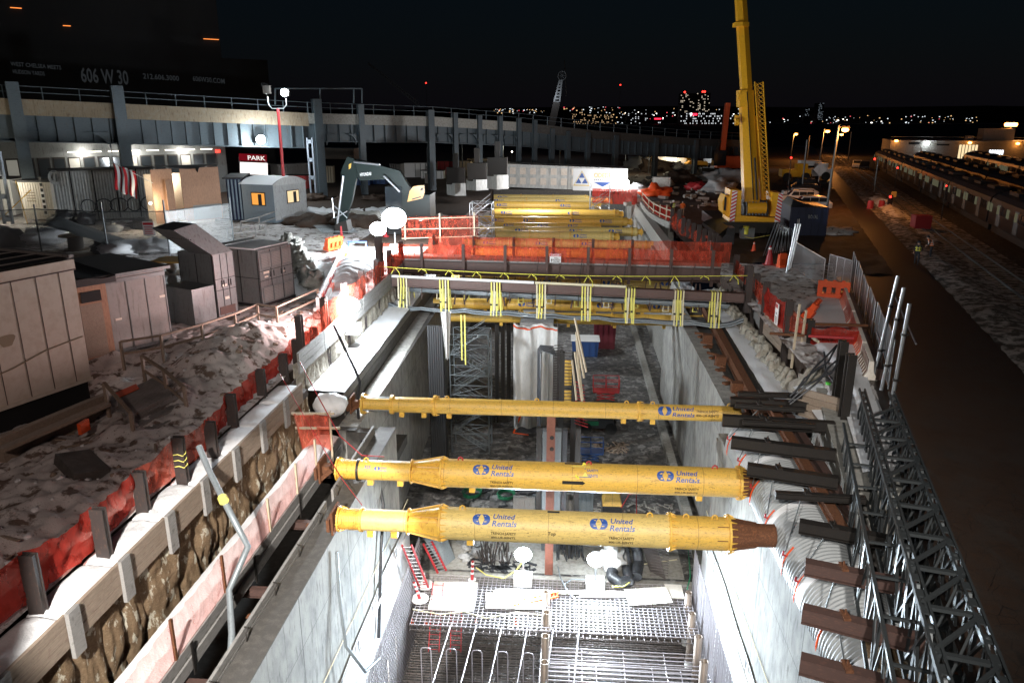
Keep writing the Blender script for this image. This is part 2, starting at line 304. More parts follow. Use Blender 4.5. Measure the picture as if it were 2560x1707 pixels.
# ---------------------------------------------------------------- lettering
_tc={}
def text_polys(s,bold=True):
 if s not in _tc:
  cu=bpy.data.curves.new('t','FONT');cu.body=s;cu.size=1;cu.resolution_u=2;cu.offset=.02 if bold else 0
  o=bpy.data.objects.new('t',cu);COL.objects.link(o)
  dg=bpy.context.evaluated_depsgraph_get();me=bpy.data.meshes.new_from_object(o.evaluated_get(dg))
  _tc[s]=([tuple(v.co) for v in me.vertices],[tuple(p.vertices) for p in me.polygons])
  bpy.data.objects.remove(o);bpy.data.curves.remove(cu);bpy.data.meshes.remove(me)
 return _tc[s]
def lettering(mb,s,fn,size,x0=0,y0=0,slant=0,width=None):
 """fn maps (x, y) in metres to a 3-D point; the letters start at x0, baseline y0"""
 v,f=text_polys(s);wmax=max(p[0] for p in v);k=size;kx=size if width is None else width/wmax
 n=len(mb.v);mb.v+=[Vector(fn(x0+p[0]*kx+slant*p[1]*k,y0+p[1]*k)) for p in v]
 for q in f:mb.f.append(tuple(n+i for i in q));mb.s.append(False);mb.m.append(mb.cm)
def plane_fn(o,ux,uy):
 o=Vector(o);ux=Vector(ux).normalized();uy=Vector(uy).normalized();return lambda x,y:o+ux*x+uy*y
def pt_light(name,loc,W,col=(.86,.94,1),r=.25,spot=None,aim=None,blend=.5,parent=None):
 ld=bpy.data.lights.new(name,'SPOT' if spot else 'POINT');ld.energy=W;ld.color=col;ld.shadow_soft_size=r
 if spot:ld.spot_size=R(spot);ld.spot_blend=blend
 o=bpy.data.objects.new(name,ld);COL.objects.link(o);o.location=loc
 if aim is not None:o.rotation_euler=(Vector(aim)-Vector(loc)).to_track_quat('-Z','Y').to_euler()
 if parent is not None:
  q=Vector((0,0,0));p=parent
  while p is not None:q+=p.location;p=p.parent
  o.parent=parent;o.location=Vector(loc)-q
 return o
# ================================================================ SETTING
def nz(x,y,s=1.,o=0):return noise.noise(Vector((x*s,y*s,o)))
def fbm(x,y,s=1.,o=0):return nz(x,y,s,o)+.5*nz(x,y,s*2.1,o+5)+.25*nz(x,y,s*4.3,o+9)
def zleft(x,y):
 z=.10*fbm(x,y,.22)
 near=max(0,min(1,(-12.6-x)/.9));far=max(0,min(1,(-x-12.6)/7))
 k=max(0,min(1,(44-y)/8))
 if x>-24:z+=k*near*(.55*max(0,1-abs(x+15.3)/3.2)+.28*fbm(x,y,.55,3)+.13*fbm(x,y,1.6,8))+near*(.12*abs(nz(x,y,1.0,4))+.02*abs(nz(x,y,4.2,6))-.04)*(1+1.5*max(0,nz(x,y,.4,2)))
 p=max(0,1-((x+15.6)**2/7+(y-33.5)**2/20));z+=1.0*p
 p=max(0,1-((x+15.8)**2/5+(y-55.)**2/40));z+=1.1*p
 p=max(0,1-((x+36)**2/50+(y-66)**2/20));z+=.5*p
 return z*near-.02
def terrain(name,m,x0,x1,y0,y1,nx,ny,fn,kind='structure'):
 b=MB();b.grid(lambda u,v:(x0+(x1-x0)*u,y0+(y1-y0)*v,fn(x0+(x1-x0)*u,y0+(y1-y0)*v)),nx,ny)
 return b.solo(name,m,kind=kind)
terrain('snowy_ground',M['snowd'],-26,-12.45,8,46,170,380,zleft)
terrain('snowy_ground',M['snow'],-19.5,-12.45,46,66,70,200,zleft)
terrain('yard_ground',M['snowd'],-70,-19.5,46,90,150,130,zleft)
terrain('yard_ground',M['mud'],-70,-26,8,46,30,30,lambda x,y:-.04)
terrain('yard_ground',M['mud'],-19.5,-12.45,66,90,40,60,lambda x,y: .12*fbm(x,y,.4))
terrain('far_ground',M['mud'],-260,-12.45,90,300,60,60,lambda x,y:-.05)
terrain('far_ground',M['mud'],-260,-70,0,90,6,6,lambda x,y:-.05)
RA=R(14.5)
def RB(n,d,z=0.):return Vector((n*math.cos(RA)+d*math.sin(RA),-n*math.sin(RA)+d*math.cos(RA),z))
def band(name,m,n0,n1,d0,d1,nx,ny,fn,kind='structure'):
 b=MB();b.grid(lambda u,v:RB(n0+(n1-n0)*u,d0+(d1-d0)*v**1.5,fn(n0+(n1-n0)*u,d0+(d1-d0)*v**1.5)),nx,ny);return b.solo(name,m,kind=kind)
def nline(y,n):return (n+y*math.sin(RA))/math.cos(RA)   # x of the line n at depth y
b=MB();b.grid(lambda u,v:((10.9+(nline(29+31*v,4.7)-10.9)*u),29+31*v,-.02+.08*fbm(u*5,v*31,.5)+.07*fbm(u*5,v*31,2.)+.12*max(0,1-abs(v*31-14)/9)*max(0,1-abs(u-.15)/.4)),60,260);S('path',b,M['snowd'])
b=MB();b.grid(lambda u,v:((10.9+(nline(29+20*v,4.5)-10.9)*(.42+.09*math.sin(9*v)+(.58-.09*math.sin(9*v))*u)),29+20*v,-.06+.20*min(1,5*u)*min(1,6*(1-v))+.04*fbm(u*3,v*20,.5)),24,120);S('snowy_ground',b,M['snow'])
b=MB();b.grid(lambda u,v:(10.3+(nline(60+240*v,8.2)-10.3)*u,60+240*v,.04+.12*fbm(u*40,v*240,.25)+.08*fbm(u*40,v*240,1.1)),60,240);S('ground',b,M['mud'])
b=MB();b.grid(lambda u,v:(nline(56+70*v,4.6)+(nline(56+70*v,8.6)-nline(56+70*v,4.6))*u,56+70*v,.12+.14*fbm(u*6,v*70,.5)),20,120);S('ground',b,M['mud'])
band('road',M['asph'],4.6,11.6,6,330,8,60,lambda n,d:-.01)
band('ground',M['ballast2'],11.2,14.3,20,300,20,260,lambda n,d: .02+.22*max(0,1-abs(n-12.8)/1.6)+.14*fbm(n,d,.6))
band('snowy_ground',M['snowd'],12.2,14.6,78,125,16,120,lambda n,d: .1+.9*max(0,1-abs(d-108)/14)*max(0,1-abs(n-13.3)/1.3)+.15*fbm(n,d,.9))
band('ground',M['ballast2'],14.2,18.2,20,320,30,260,lambda n,d: .03+.05*fbm(n,d,.9))
band('ground',M['ballast'],18.1,130,20,320,30,60,lambda n,d:-.05)
band('far_ground',M['mud'],18,300,300,420,10,10,lambda n,d:-.06)
terrain('far_ground',M['mud'],-12.45,10.4,122,300,10,40,lambda x,y:-.06)
b=MB();b.box((-2600,300,-3.4),(2600,1750,-3.3));S('river',b,M['water'])
# trench floor in three levels
b=MB();b.grid(lambda u,v:(-13+22*u,33.2+90*v,-11+.05*fbm(u*22,v*90,.4)),40,120);S('trench_floor',b,M['floor'])
b=MB();b.box((-8.4,4,-14.3),(7.5,33.2,-13.9));S('trench_floor',b,M['concd'])
# trench walls
def poly_wall(name,pts,z0,z1,th,mt,label,sgn):
 """wall whose trench side runs through pts; thickness th away from the trench"""
 b=MB()
 for (xa,ya),(xb,yb) in zip(pts,pts[1:]):
  b.hexa([(xa,ya,z0),(xb,yb,z0),(xb+sgn*th,yb,z0),(xa+sgn*th,ya,z0),(xa,ya,z1),(xb,yb,z1),(xb+sgn*th,yb,z1),(xa+sgn*th,ya,z1)])
 return b.solo(name,mt,label,'wall')
WL=thing('retaining_wall','long grey concrete retaining wall on the left side of the deep trench','wall',(-7.7,4,-14))
b=MB();b.box((-7.7,4,-14),(-8.45,31.4,-2.5));b.part('wall_face',M['conc'],WL)
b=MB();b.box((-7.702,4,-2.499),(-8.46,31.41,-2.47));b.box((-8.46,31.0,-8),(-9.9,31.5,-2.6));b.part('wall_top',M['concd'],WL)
b=MB()
for a_,c_ in (((-9.45,31.4),(-9.45,37.5)),((-9.45,37.5),(-12.2,122))):
 b.hexa([(a_[0],a_[1],-14),(c_[0],c_[1],-14),(c_[0]-.9,c_[1],-14),(a_[0]-.9,a_[1],-14),(a_[0],a_[1],-2.5),(c_[0],c_[1],-2.5),(c_[0]-.9,c_[1],-2.5),(a_[0]-.9,a_[1],-2.5)])
b.part('wall_face',M['conc'],WL)
b=MB();b.box((-9.449,31.4,-14),(-7.7,31.9,-5.4));b.box((-9.449,31.9,-6),(-8.6,37.5,-5.5));b.part('wall_step',M['concd'],WL)
WR=thing('retaining_wall','long grey concrete retaining wall on the right side of the deep trench','wall',(6.75,4,-14))
b=MB();b.box((6.75,4,-14),(7.45,31.9,-2.5));b.part('wall_face',M['conc'],WR)
b=MB();b.box((7.65,31.9,-14),(8.5,60,-2.45));b.box((6.751,31.9,-14),(7.65,32.3,-2.9));b.part('wall_face',M['conc'],WR)
b=MB()
for i in range(95):
 y=5+i*.29;b.ball((7.35+.2*random.random(),y,-2.5),.12+.13*random.random(),6,4,(1,1.2,.6),.4)
b.part('rough_top',M['rockp'],WR,kind='stuff')
b=MB();b.box((8.5,60,-14),(9.3,122,-.1));S('ground',b,M['concb'])
# ledges beside the walls
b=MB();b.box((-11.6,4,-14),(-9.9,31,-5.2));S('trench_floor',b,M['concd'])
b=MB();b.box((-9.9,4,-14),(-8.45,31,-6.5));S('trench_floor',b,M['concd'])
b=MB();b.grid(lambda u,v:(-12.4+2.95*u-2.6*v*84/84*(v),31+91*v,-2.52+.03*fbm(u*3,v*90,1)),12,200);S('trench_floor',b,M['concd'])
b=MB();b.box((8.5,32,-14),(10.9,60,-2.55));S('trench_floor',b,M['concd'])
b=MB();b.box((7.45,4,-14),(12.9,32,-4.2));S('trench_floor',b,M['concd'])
b=MB();b.box((-12.4,122,-14),(10.4,123,-.06));S('ground',b,M['concd'])
# wet gutter line at the foot of the trench
b=MB();b.box((6.7,34,-11.1),(7.2,100,-10.5));b.solo('kerb',M['concb'],'low concrete kerb along the foot of the right trench wall','kerb')
# ---------------------------------------------------------------- left side, near: lagging, piles, walkway
def rockface(b,x,y0,y1,z0,z1,n,seed,amp=.28,dy=None):
 """row of bulging secant piles side by side"""
 w=(y1-y0)/n
 for i in range(n):
  yc=y0+(i+.5)*w;lean=.1*nz(i,seed,.7)
  def fn(u,v,yc=yc,i=i):
   th=-1.45+2.9*u;z=z0+(z1-z0)*v
   r=min(w,1.1+.2*w)*.56*(1+amp*fbm(yc+th*.9,z,.9,seed+i)+.1*fbm(yc+th*2,z,2.6,seed))
   return (x+.40*(r*math.cos(th)-w*.10)+lean*v+.16*fbm(yc+w*.5*math.sin(th),z,.8,3)+.07*fbm(yc+w*.5*math.sin(th),z*.22,2.4,8)+.018*nz(yc+w*.5*math.sin(th),z*2,7.,4),yc+w*.56*math.sin(th)/math.sin(1.45),z)
  b.grid(fn,26,60)
for k in range(11):
 y0=9.5+k*2.0;b=MB();rockface(b,-11.80,y0,y0+2.0,-5.4,-.72+.12*math.sin(k*2.1),(2,1,2,2,1,2,3,2,1,2,2)[k],3+k*7,.22)
 near=['in the bottom left corner','beside the bottom of the pink walkway','beside the lowest walkway stake','with a pale crust under the boards','below the grey hose','under the yellow rope','left of the hose end','below the white strapped board','left of the small orange net panel','behind the small orange net panel','just before the snowy ledge'][k]
 b.solo('secant_pile',M['rock'],'rough brown earth and concrete pile ' + near,'pile','brown secant piles under the left timber boards')
for k in range(10):
 y0=31.5+k*2.5;b=MB();rockface(b,-12.25,y0,y0+2.5,-1.25,.35,3,50+k*3,.14)
 b.solo('secant_pile',M['rockp'],f'pale column-like pile of the white-lit row above the snowy ledge, {ORD[k]} from the hose','pile','pale secant piles above the snowy ledge')
b=MB();b.box((-13,8,-8),(-12.2,31.5,-.3));b.box((-13.2,31.5,-8),(-12.5,122,-.15));S('terrain',b,M['mud'])
rnd=random.Random(4);b=MB()
for k in range(150):
 x=rnd.uniform(-18.5,-12.9);y=rnd.uniform(10,45);z=zleft(x,y);t_=rnd.random()
 if t_<.6:b.ball((x,y,z+.02),rnd.uniform(.03,.13),6,4,(1,1.2,.7),.8)
 else:b.cbox((x,y,z+.05),(rnd.uniform(.1,.9),rnd.uniform(.03,.12),.04),rnd.uniform(0,3.1),rnd.uniform(-.1,.1))
b.solo('debris',M['wood'],'small stones and timber scraps over the snowy left bank','debris',kind='stuff');b=MB()
for k in range(90):
 x=rnd.uniform(-18.5,-12.8);y=rnd.uniform(10,46);b.ball((x,y,zleft(x,y)+.02),rnd.uniform(.03,.12),8,5,(1,1.1,.7),.9)
b.solo('snow_clods',M['snow'],'clods of snow on the left bank','snow',kind='stuff')
# soldier posts along the left edge (base px, top row)
LP=[(100,1540,1385),(265,1400,1270),(362,1290,1178),(460,1215,1090),(535,1150,1054),(585,1075,985),(634,1000,923),(690,950,884),(730,920,848),(766,880,818),(800,848,790),(828,820,768),(850,800,745)]
near=['nearest the bottom left corner','second from the bottom left corner','beside the red net above the boards','beside the net tied with yellow rope','lit bright behind the fallen board','above the white strapped board','with red net wrapped over its cap','half way up the left fence','right of the broken snow crust','left of the hose head','just left of the hose head','beside the lower floodlight','last before the lower floodlight']
lposts=[]
for (px,py,ty),nr in zip(LP,near):
 p=G(px,py,-.25);p.x=max(-12.55,min(-11.95,p.x));p.z=-1.4;h=min(1.45,top((p.x,p.y,0),ty));lposts.append((p,h))
 t=thing('soldier_post','dark steel soldier post ' + nr,'post',p,'dark steel posts of the left edge')
 b=MB();b.hbeam(p,(p.x,p.y,h),.36,.20,.03,(0,1,0));b.bar(p,(p.x,p.y,h-.02),.30,.15,(0,1,0));b.part('steel_section',M['darkpost'],t)
# lagging boards: bays of three planks in front of the posts
ys=[9.6,12.0,14.25,16.4,18.7,20.9,23.2,25.6,28.0,30.2]
b0=['at the very bottom left','with snow crust at its lower end','below the long shaded snow pillow','below the brightest snow patch','at the grey cleat under the rope','beside the slanting grey hose','under the hose bend','above the small orange net','below the half-way posts','x']
for i in range(len(ys)-1):
 y0,y1=ys[i]+.03,ys[i+1]-.03;xf=-11.42+.05*nz(i,3,1.3);zo=.06*nz(i,9,2)
 t=thing('timber_lagging','weathered timber lagging boards ' + b0[i],'planks',(xf,y0,-.9),'timber lagging bays of the left edge')
 for k in range(3):
  b=MB();z=zo-.02-.29*k;b.box((xf,y0,z-.275),(xf-.09-.01*k,y1,z));b.part('board',M['wood'],t)
 b=MB();b.box((xf+.11,y0-.16,zo-1.15),(xf+.005,y0+.24,zo+.06));b.part('cleat',M['woodg'],t)
# snow between boards and posts
for i in range(len(ys)-1):
 y0,y1=ys[i],ys[i+1]
 if i==0:continue
 b=MB();b.grid(lambda u,v:(-12.55+1.06*u,y0-.02+(y1-y0+.04)*v,-.50+(.42+.12*nz(i,4,2.))*(max(0,math.sin(math.pi*min(1,max(0,u))))**.09)*(max(0,math.sin(math.pi*v))**.05)+.06*fbm(u*1.2,y0+2*v,1.3)*math.sin(math.pi*min(1,u)) ),16,34)
 b.solo('snow_pillow',M['snow'],'rounded pillow of snow behind the boards ' + b0[i],'snow','snow pillows along the left boards')
b=MB();b.box((-12.6,8.5,-.9),(-11.5,31,-.6));S('soil_strip',b,M['mud'])
# upper stretch of boards beyond the hose
for i in range(6):
 y0=31.3+3.6*i;t=thing('timber_lagging',f'pale boards on top of the white-lit piles, {ORD[i]} bay beyond the hose','planks',(-11.9,y0,-.2),'upper timber lagging bays')
 for k in range(3):
  b=MB();b.box((-11.9,y0+.03,.95-.33*k-.31),(-12.0,y0+3.55,.95-.33*k));b.part('board',M['woodg'],t)
for i in range(7):
 y=32.6+3.55*i;b=MB();b.hbeam((-12.25,y,-1.2),(-12.25,y,2.35),.3,.32,.03,(0,1,0))
 b.solo('soldier_post',M['darkpost'],f'tall dark post of the upper left fence, {ORD[i]} beyond the lower floodlight','post','upper left fence posts')
# orange net along the left posts, draped and sagging
def netrun(tops,bots,m,label,sag=.16,nu=8,name='safety_net',grp='orange safety nets of the site',flare=.1):
 b=MB();flare*=1.5
 for k in range(len(tops)-1):
  a,c=Vector(tops[k]),Vector(tops[k+1]);e,f=Vector(bots[k]),Vector(bots[k+1])
  def fn(u,v):
   t=a.lerp(c,u);q=e.lerp(f,u);s=math.sin(math.pi*u)*sag
   p=q.lerp(t,v);p.z-=s*v;nn=flare*nz(p.x*1.7+p.y*1.9,v*2,1.2,k);p.x+=nn+flare*.5*nz((p.x+p.y)*5,v*1.5,1,k+7);p.y+=nn*.4;p.z+=.4*flare*nz((p.x+p.y)*3,v,1.3,9)*v;return p
  b.grid(fn,nu*2,9)
 return b.solo(name,m,label,'safety net',grp)
P0=[Vector((-12.9,9.2,0))]+[p for p,h in lposts]
H0=[1.15]+[h for p,h in lposts]
tp=[Vector((p.x-.17,p.y,h+.02)) for p,h in zip(P0,H0)];bt=[Vector((p.x-.2,p.y,.12)) for p in P0]
netrun(tp[:4],bt[:4],M['netd'],'long sagging dark orange net in the bottom left corner')
netrun(tp[3:6],bt[3:6],M['net'],'bright orange net strung around the rope-tied post')
netrun(tp[5:11],bt[5:11],M['netd'],'deep red-orange net running up the left edge past the broken snow')
netrun(tp[10:],bt[10:],M['net'],'washed-out orange net beside the lower floodlight')
netrun([(-12.0,32.6+3.55*i,2.2) for i in range(7)],[(-12.0,32.6+3.55*i,.95) for i in range(7)],M['net'],'pale orange net on the tall upper left posts',.1)
b=MB()
for p,h in lposts[3:4]:
 for dz in (.55,.75,.95):b.tube([(p.x+.2*math.cos(a),p.y+.2*math.sin(a),h-dz+.05*math.sin(3*a)) for a in [j*.7 for j in range(10)]],.016,5)
b.solo('rope',M['strap'],'yellow rope knotted round the posts of the bright orange net','rope')
# walkway below: timber edge, snow, stakes, net
t=thing('walkway','narrow snow-covered timber walkway behind the pink net','walkway',(-10.5,9,-3.2))
b=MB();b.box((-9.98,9,-2.92),(-10.05,30.5,-2.58));b.part('edge_board',M['woodg'],t);b=MB();b.box((-9.93,9,-3.32),(-10.0,30.5,-2.96));b.part('edge_board',M['woodg'],t)
b=MB();b.box((-11.1,9,-2.9),(-10.055,30.5,-2.8));b.part('deck',M['woodg'],t)
b=MB();b.grid(lambda u,v:(-11.2+1.22*u,9+21.5*v,-2.78+.24*math.sin(math.pi*(.12+.8*u))**.5+.03*fbm(u*2,v*22,1.2)),10,120);b.part('snow_cover',M['snow'],t)
for k in range(5):
 y=12+k*4.2;b=MB();b.hbeam((-11.3,y,-3.6),(-9.3,y,-3.6),.22,.3,.02);b.part('bracket_beam',M['brown'],t)
 b=MB();b.box((-9.89,y+.3,-3.5),(-9.92,y+.42,-2.5));b.part('clip',M['black'],t)
WP=[(345,1583+85,1565),(497,1586,1475),(606,1430,1330),(689,1300,1215),(740,1220,1150),(790,1180,1096)]
wy=[]
for k,(px,by,ty) in enumerate(WP):
 p=G(px,by,-2.75);y=[13.1,15.95,18.9,22.4,25.1,27.3][k];wy.append(y)
 b=MB();b.bar((-10.02,y,-2.75),(-10.02,y,-1.35),.07,.09,(0,1,0))
 b.solo('wooden_stake',M['rust'] if k<3 else M['lumber'],['rusty stake at the lower end of the pink walkway','second rusty stake of the pink walkway','rusty stake beside the wrapped hose','pale wooden stake above the wrapped hose','wooden stake half way along the walkway','last wooden stake beside the strut end'][k],'stake','stakes of the pink walkway')
netrun([(-10.08,y,-1.42) for y in [9.5]+wy],[(-10.02,y,-2.62) for y in [9.5]+wy],M['netp'],'pale pink-lit net along the narrow walkway',.12,flare=.05)
# small net frame at the end of the walkway
t=thing('net_barrier','small orange net panel on a timber frame at the head of the walkway','barrier',(-10.6,28.4,-2.8))
b=MB();b.bar((-9.7,28.4,-2.8),(-9.7,28.4,-.55),.08,.08);b.part('post',M['lumber'],t)
b=MB();b.bar((-11.3,28.4,-.72),(-9.5,28.4,-.66),.05,.1);b.part('rail',M['lumber'],t);b=MB();b.bar((-11.2,28.4,-1.35),(-9.3,28.4,-1.3),.05,.1);b.part('rail',M['lumber'],t)
b=MB();b.grid(lambda u,v:(-11.2+1.5*u+.25*(1-v)*(1-u),28.35+.1*math.sin(5*u),-2.3+1.6*v+.25*(1-v)*math.sin(3*u)),12,8);b.part('net',M['net'],t)
# thin formwork beam on the wall side
t=thing('formwork_beam','long thin grey timber beam with hooks above the dark slot','beam',(-8.5,9,-2.6))
b=MB();b.box((-8.47,9,-2.33),(-8.56,23.8,-2.12));b.box((-8.47,9,-2.6),(-8.55,23.8,-2.37));b.box((-8.47,24.6,-2.6),(-8.56,30.6,-2.1));b.part('plank',M['woodg'],t)
for k in range(9):
 y=10.5+k*2.05;b=MB();b.tube([(-8.42,y,-2.62),(-8.40,y,-2.2),(-8.40,y+.1,-2.12),(-8.5,y+.12,-2.1)],.022,6);b.part('hook',M['black'],t)
for k in range(3):
 y=13.2+k*5.2;b=MB();b.hbeam((-9.2,y,-3.1),(-8.47,y,-3.1),.2,.24,.02);b.part('bracket',M['rust'],t)
# snowy ledge upper left with timber face
t=thing('snowy_ledge','bright snow-covered ledge with a dark timber face above the left wall','ledge',(-11,33,-2.5))
b=MB();b.grid(lambda u,v:(-12.35+2.0*u-.9*v,32.6+50*v,-1.38+.12*math.sin(math.pi*(.1+.8*u))**.5+.04*fbm(u*3,v*40,.8)),12,160);b.part('snow_cover',M['snow'],t)
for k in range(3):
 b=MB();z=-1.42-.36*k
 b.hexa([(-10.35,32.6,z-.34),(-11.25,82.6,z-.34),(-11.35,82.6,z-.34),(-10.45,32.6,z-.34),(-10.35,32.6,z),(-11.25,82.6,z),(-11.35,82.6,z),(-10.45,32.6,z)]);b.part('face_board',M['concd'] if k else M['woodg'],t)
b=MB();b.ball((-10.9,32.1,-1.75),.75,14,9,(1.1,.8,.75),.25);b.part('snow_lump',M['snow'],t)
# grey hoses / strapped pipe
t=thing('hose','grey hose slung across the left boards and hanging into the dark slot','hose',G(455,1090,.9))
b=MB();p1=[G(497,1115,.95),G(520,1170,.4),G(552,1235,.0),G(585,1300,-.4),G(620,1365,-1.3),(-9.75,18.6,-2.3),(-9.3,17.6,-3.0),(-9.05,16.6,-4.0),(-9.1,15.2,-5.0)]
b.tube([G(497,1115,.95)+(G(520,1170,.4)-G(497,1115,.95))*0]+p1[1:],.10,10);b.part('hose_body',M['conduit'],t)
b=MB();b.tube([G(556,1243,.06),G(560,1252,.02)],.15,8);b.part('rope_tie',M['strap'],t)
t=thing('hose','black hose hanging from the left fence over the snowy ledge into the trench','hose',G(836,815,.9))
b=MB();b.tube([G(836,815,1.0),G(850,845,.6),G(866,880,0),G(888,925,-.9),G(900,955,-1.2),(-9.95,33.2,-2.2),(-9.3,31.2,-3),(-8.1,29.2,-3.2),(-7.55,28,-4.5),(-7.5,26.8,-7),(-7.5,26,-9.5)],.075,8);b.part('hose_body',M['cable'],t)
b=MB();b.tube([(-7.55,21.8,-2.9),(-7.5,21.6,-4.4),(-7.3,21.3,-6.2),(-6.9,22.0,-7.8),(-6.7,23.2,-8.2)],.06,8);b.solo('hose',M['conduit'],'grey hose hanging down the left wall behind the nearest strut','hose')
b=MB();b.tube([G(750,905,1.0),G(800,1000,.2),G(850,1090,-1),G(905,1138,-1.6),G(960,1141,-1.4)],.022,5);b.tube([G(700,935,1.0),G(760,1040,0),G(850,1190,-2),G(905,1262,-2)],.015,5)
b.solo('rope',M['strapw'] if False else M['red'],'thin pink rope hanging from the left posts to the second strut','rope')
# ================================================================ STRUTS
def cylfn(Y,z,r):
 e=math.atan2(CAMH-z,Y)
 def fn(x,s,q=0):
  a=e+s/r;return Vector((x,Y-(r+.006+q)*math.cos(a),z+(r+.006+q)*math.sin(a)))
 return fn
def logo_mesh(b,fn,x,s,w,h,n=40):
 """two merged discs with an almond-shaped gap"""
 R0=h/2;c=w/2-R0
 for i in range(n):
  xa,xb=-w/2+w*i/n,-w/2+w*(i+1)/n
  def outer(q):
   d=max(0,abs(q)-c);return math.sqrt(max(0,R0*R0-d*d))
  def inner(q):
   k=R0*.55;return R0*.97*(1-(q/k)**2) if abs(q)<k else 0
  for sg in (1,-1):
   b.face([fn(x+xa,s+sg*inner(xa)),fn(x+xb,s+sg*inner(xb)),fn(x+xb,s+sg*max(inner(xb),outer(xb))),fn(x+xa,s+sg*max(inner(xa),outer(xa)))][::sg])
def brand(t,Y,z,r,x,k=1,off=.28,small=True,par='logo'):
 fn=cylfn(Y,z,r);s=off*r
 b=MB();logo_mesh(b,fn,x,s,.62*k,.38*k);b.part('logo',M['blue'],t)
 b=MB();lettering(b,'United',fn,.27*k,x+.38*k,s+.03*k,.2,.76*k);lettering(b,'Rentals',fn,.27*k,x+.36*k,s-.22*k,.2,.86*k);b.part('lettering',M['blue'],t)
 if small:
  b=MB();lettering(b,'TRENCH SAFETY',fn,.14*k,x+.34*k,s-.52*k,0,.88*k);lettering(b,'800-UR-RENTS',fn,.14*k,x+.35*k,s-.70*k,0,.84*k);b.part('lettering',M['black2'],t)
def flange(t,Y,z,x,r,w=.07,ears=16,m='yjack',nm='flange'):
 b=MB();b.lathe((x-w/2,Y,z),(x+w/2,Y,z),[(0,r),(w,r)],24,False)
 for i in range(ears):
  a=2*math.pi*i/ears
  b.cyl((x-w,Y+(r-.04)*math.cos(a),z+(r-.04)*math.sin(a)),(x+w,Y+(r-.04)*math.cos(a),z+(r-.04)*math.sin(a)),.022,n=6)
  b.hexa([Vector((x+dx,Y+rr*math.cos(a+da),z+rr*math.sin(a+da))) for rr in (r*.86,r) for dx,da in ((w/2,-.015),(w/2+.20*(rr<r),-.015),(w/2+.20*(rr<r),.015),(w/2,.015))])
 b.part(nm,M[m],t)
def lug(t,Y,z,r,x,m='yjack'):
 b=MB();b.tube([(x-.09,Y,z+r-.02),(x-.07,Y,z+r+.09),(x,Y,z+r+.13),(x+.07,Y,z+r+.09),(x+.09,Y,z+r-.02)],.03,6);b.part('lifting_lug',M[m],t)
def foot(t,Y,z,r,x):
 b=MB();b.box((x-.11,Y-.1,z-r-.22),(x+.11,Y+.12,z-r+.02));b.part('bracket',M['yjack'],t)
def X_(px,py,Y):return AY(px,py,Y).x
def tube_seg(t,Y,z,xa,xb,r,m,n=36,nm='tube'):
 b=MB();k=14;b.lathe((xa,Y,z),(xb,Y,z),[(i/k*(xb-xa),r) for i in range(k+1)],n);return b.part(nm,M[m],t)
def cone_adapter(t,Y,z,x0,r0,x1,r1,m,n=8):
 b=MB();L=x1-x0;sg=1
 b.lathe((x0,Y,z),(x1,Y,z),[(0,min(r0,r1)*.55),(L,min(r0,r1)*.55)] if m=='yjack' else [(0,r0),(L,r1)],10 if m != 'yjack' else 20,False)
 for i in range(n):
  a=2*math.pi*(i+.5)/n;ca,sa=math.cos(a),math.sin(a)
  if m=='yjack':b.bar((x0,Y+ca*r0,z+sa*r0),(x1,Y+ca*r1,z+sa*r1),.10,.03,(0,ca,sa))
  p=[Vector((x0,Y+ca*min(r0,r1)*.8,z+sa*min(r0,r1)*.8)),Vector((x1,Y+ca*min(r0,r1)*.8,z+sa*min(r0,r1)*.8)),Vector((x1,Y+ca*r1*1.02,z+sa*r1*1.02)),Vector((x0,Y+ca*r0*1.02,z+sa*r0*1.02))]
  nrm=Vector((0,-sa,ca))*.012;b.hexa([q-nrm for q in p]+[q+nrm for q in p])
 if m=='yjack':   # plates between the ribs
  for i in range(n):
   if i % 2==0:continue
   a0,a1=2*math.pi*(i+.5)/n,2*math.pi*(i+1.5)/n
   b.face([(x0,Y+math.cos(a0)*r0,z+math.sin(a0)*r0),(x1,Y+math.cos(a0)*r1,z+math.sin(a0)*r1),(x1,Y+math.cos(a1)*r1,z+math.sin(a1)*r1),(x0,Y+math.cos(a1)*r0,z+math.sin(a1)*r0)])
 b.part('cone_adapter',M[m],t)
def screw(t,Y,z,xa,xb,r,m='yjack'):
 b=MB();n=13;L=xb-xa;prof=[]
 for i in range(n):
  q=L*i/n;prof+=[(q,r),(q+L/n*.55,r),(q+L/n*.6,r*.93),(q+L/n*.95,r*.93)]
 b.lathe((xa,Y,z),(xb,Y,z),prof,24,False);b.part('threaded_jack',M[m],t)
def endplate(t,Y,z,x,r,m='rust',sg=-1):
 b=MB();b.cbox((x,Y,z),(.08,r*2.3,r*2.3));b.cbox((x+.18*-sg,Y,z),(.28,r*.9,r*.8));b.cbox((x+sg*.1,Y,z),(.1,r*3,r*1.2))
 for s1 in (-1,1):
  b.bar((x,Y+s1*r*.9,z-r*.8),(x-sg*.4,Y+s1*r*.4,z),.04,.16)
 b.part('end_plate',M[m],t)
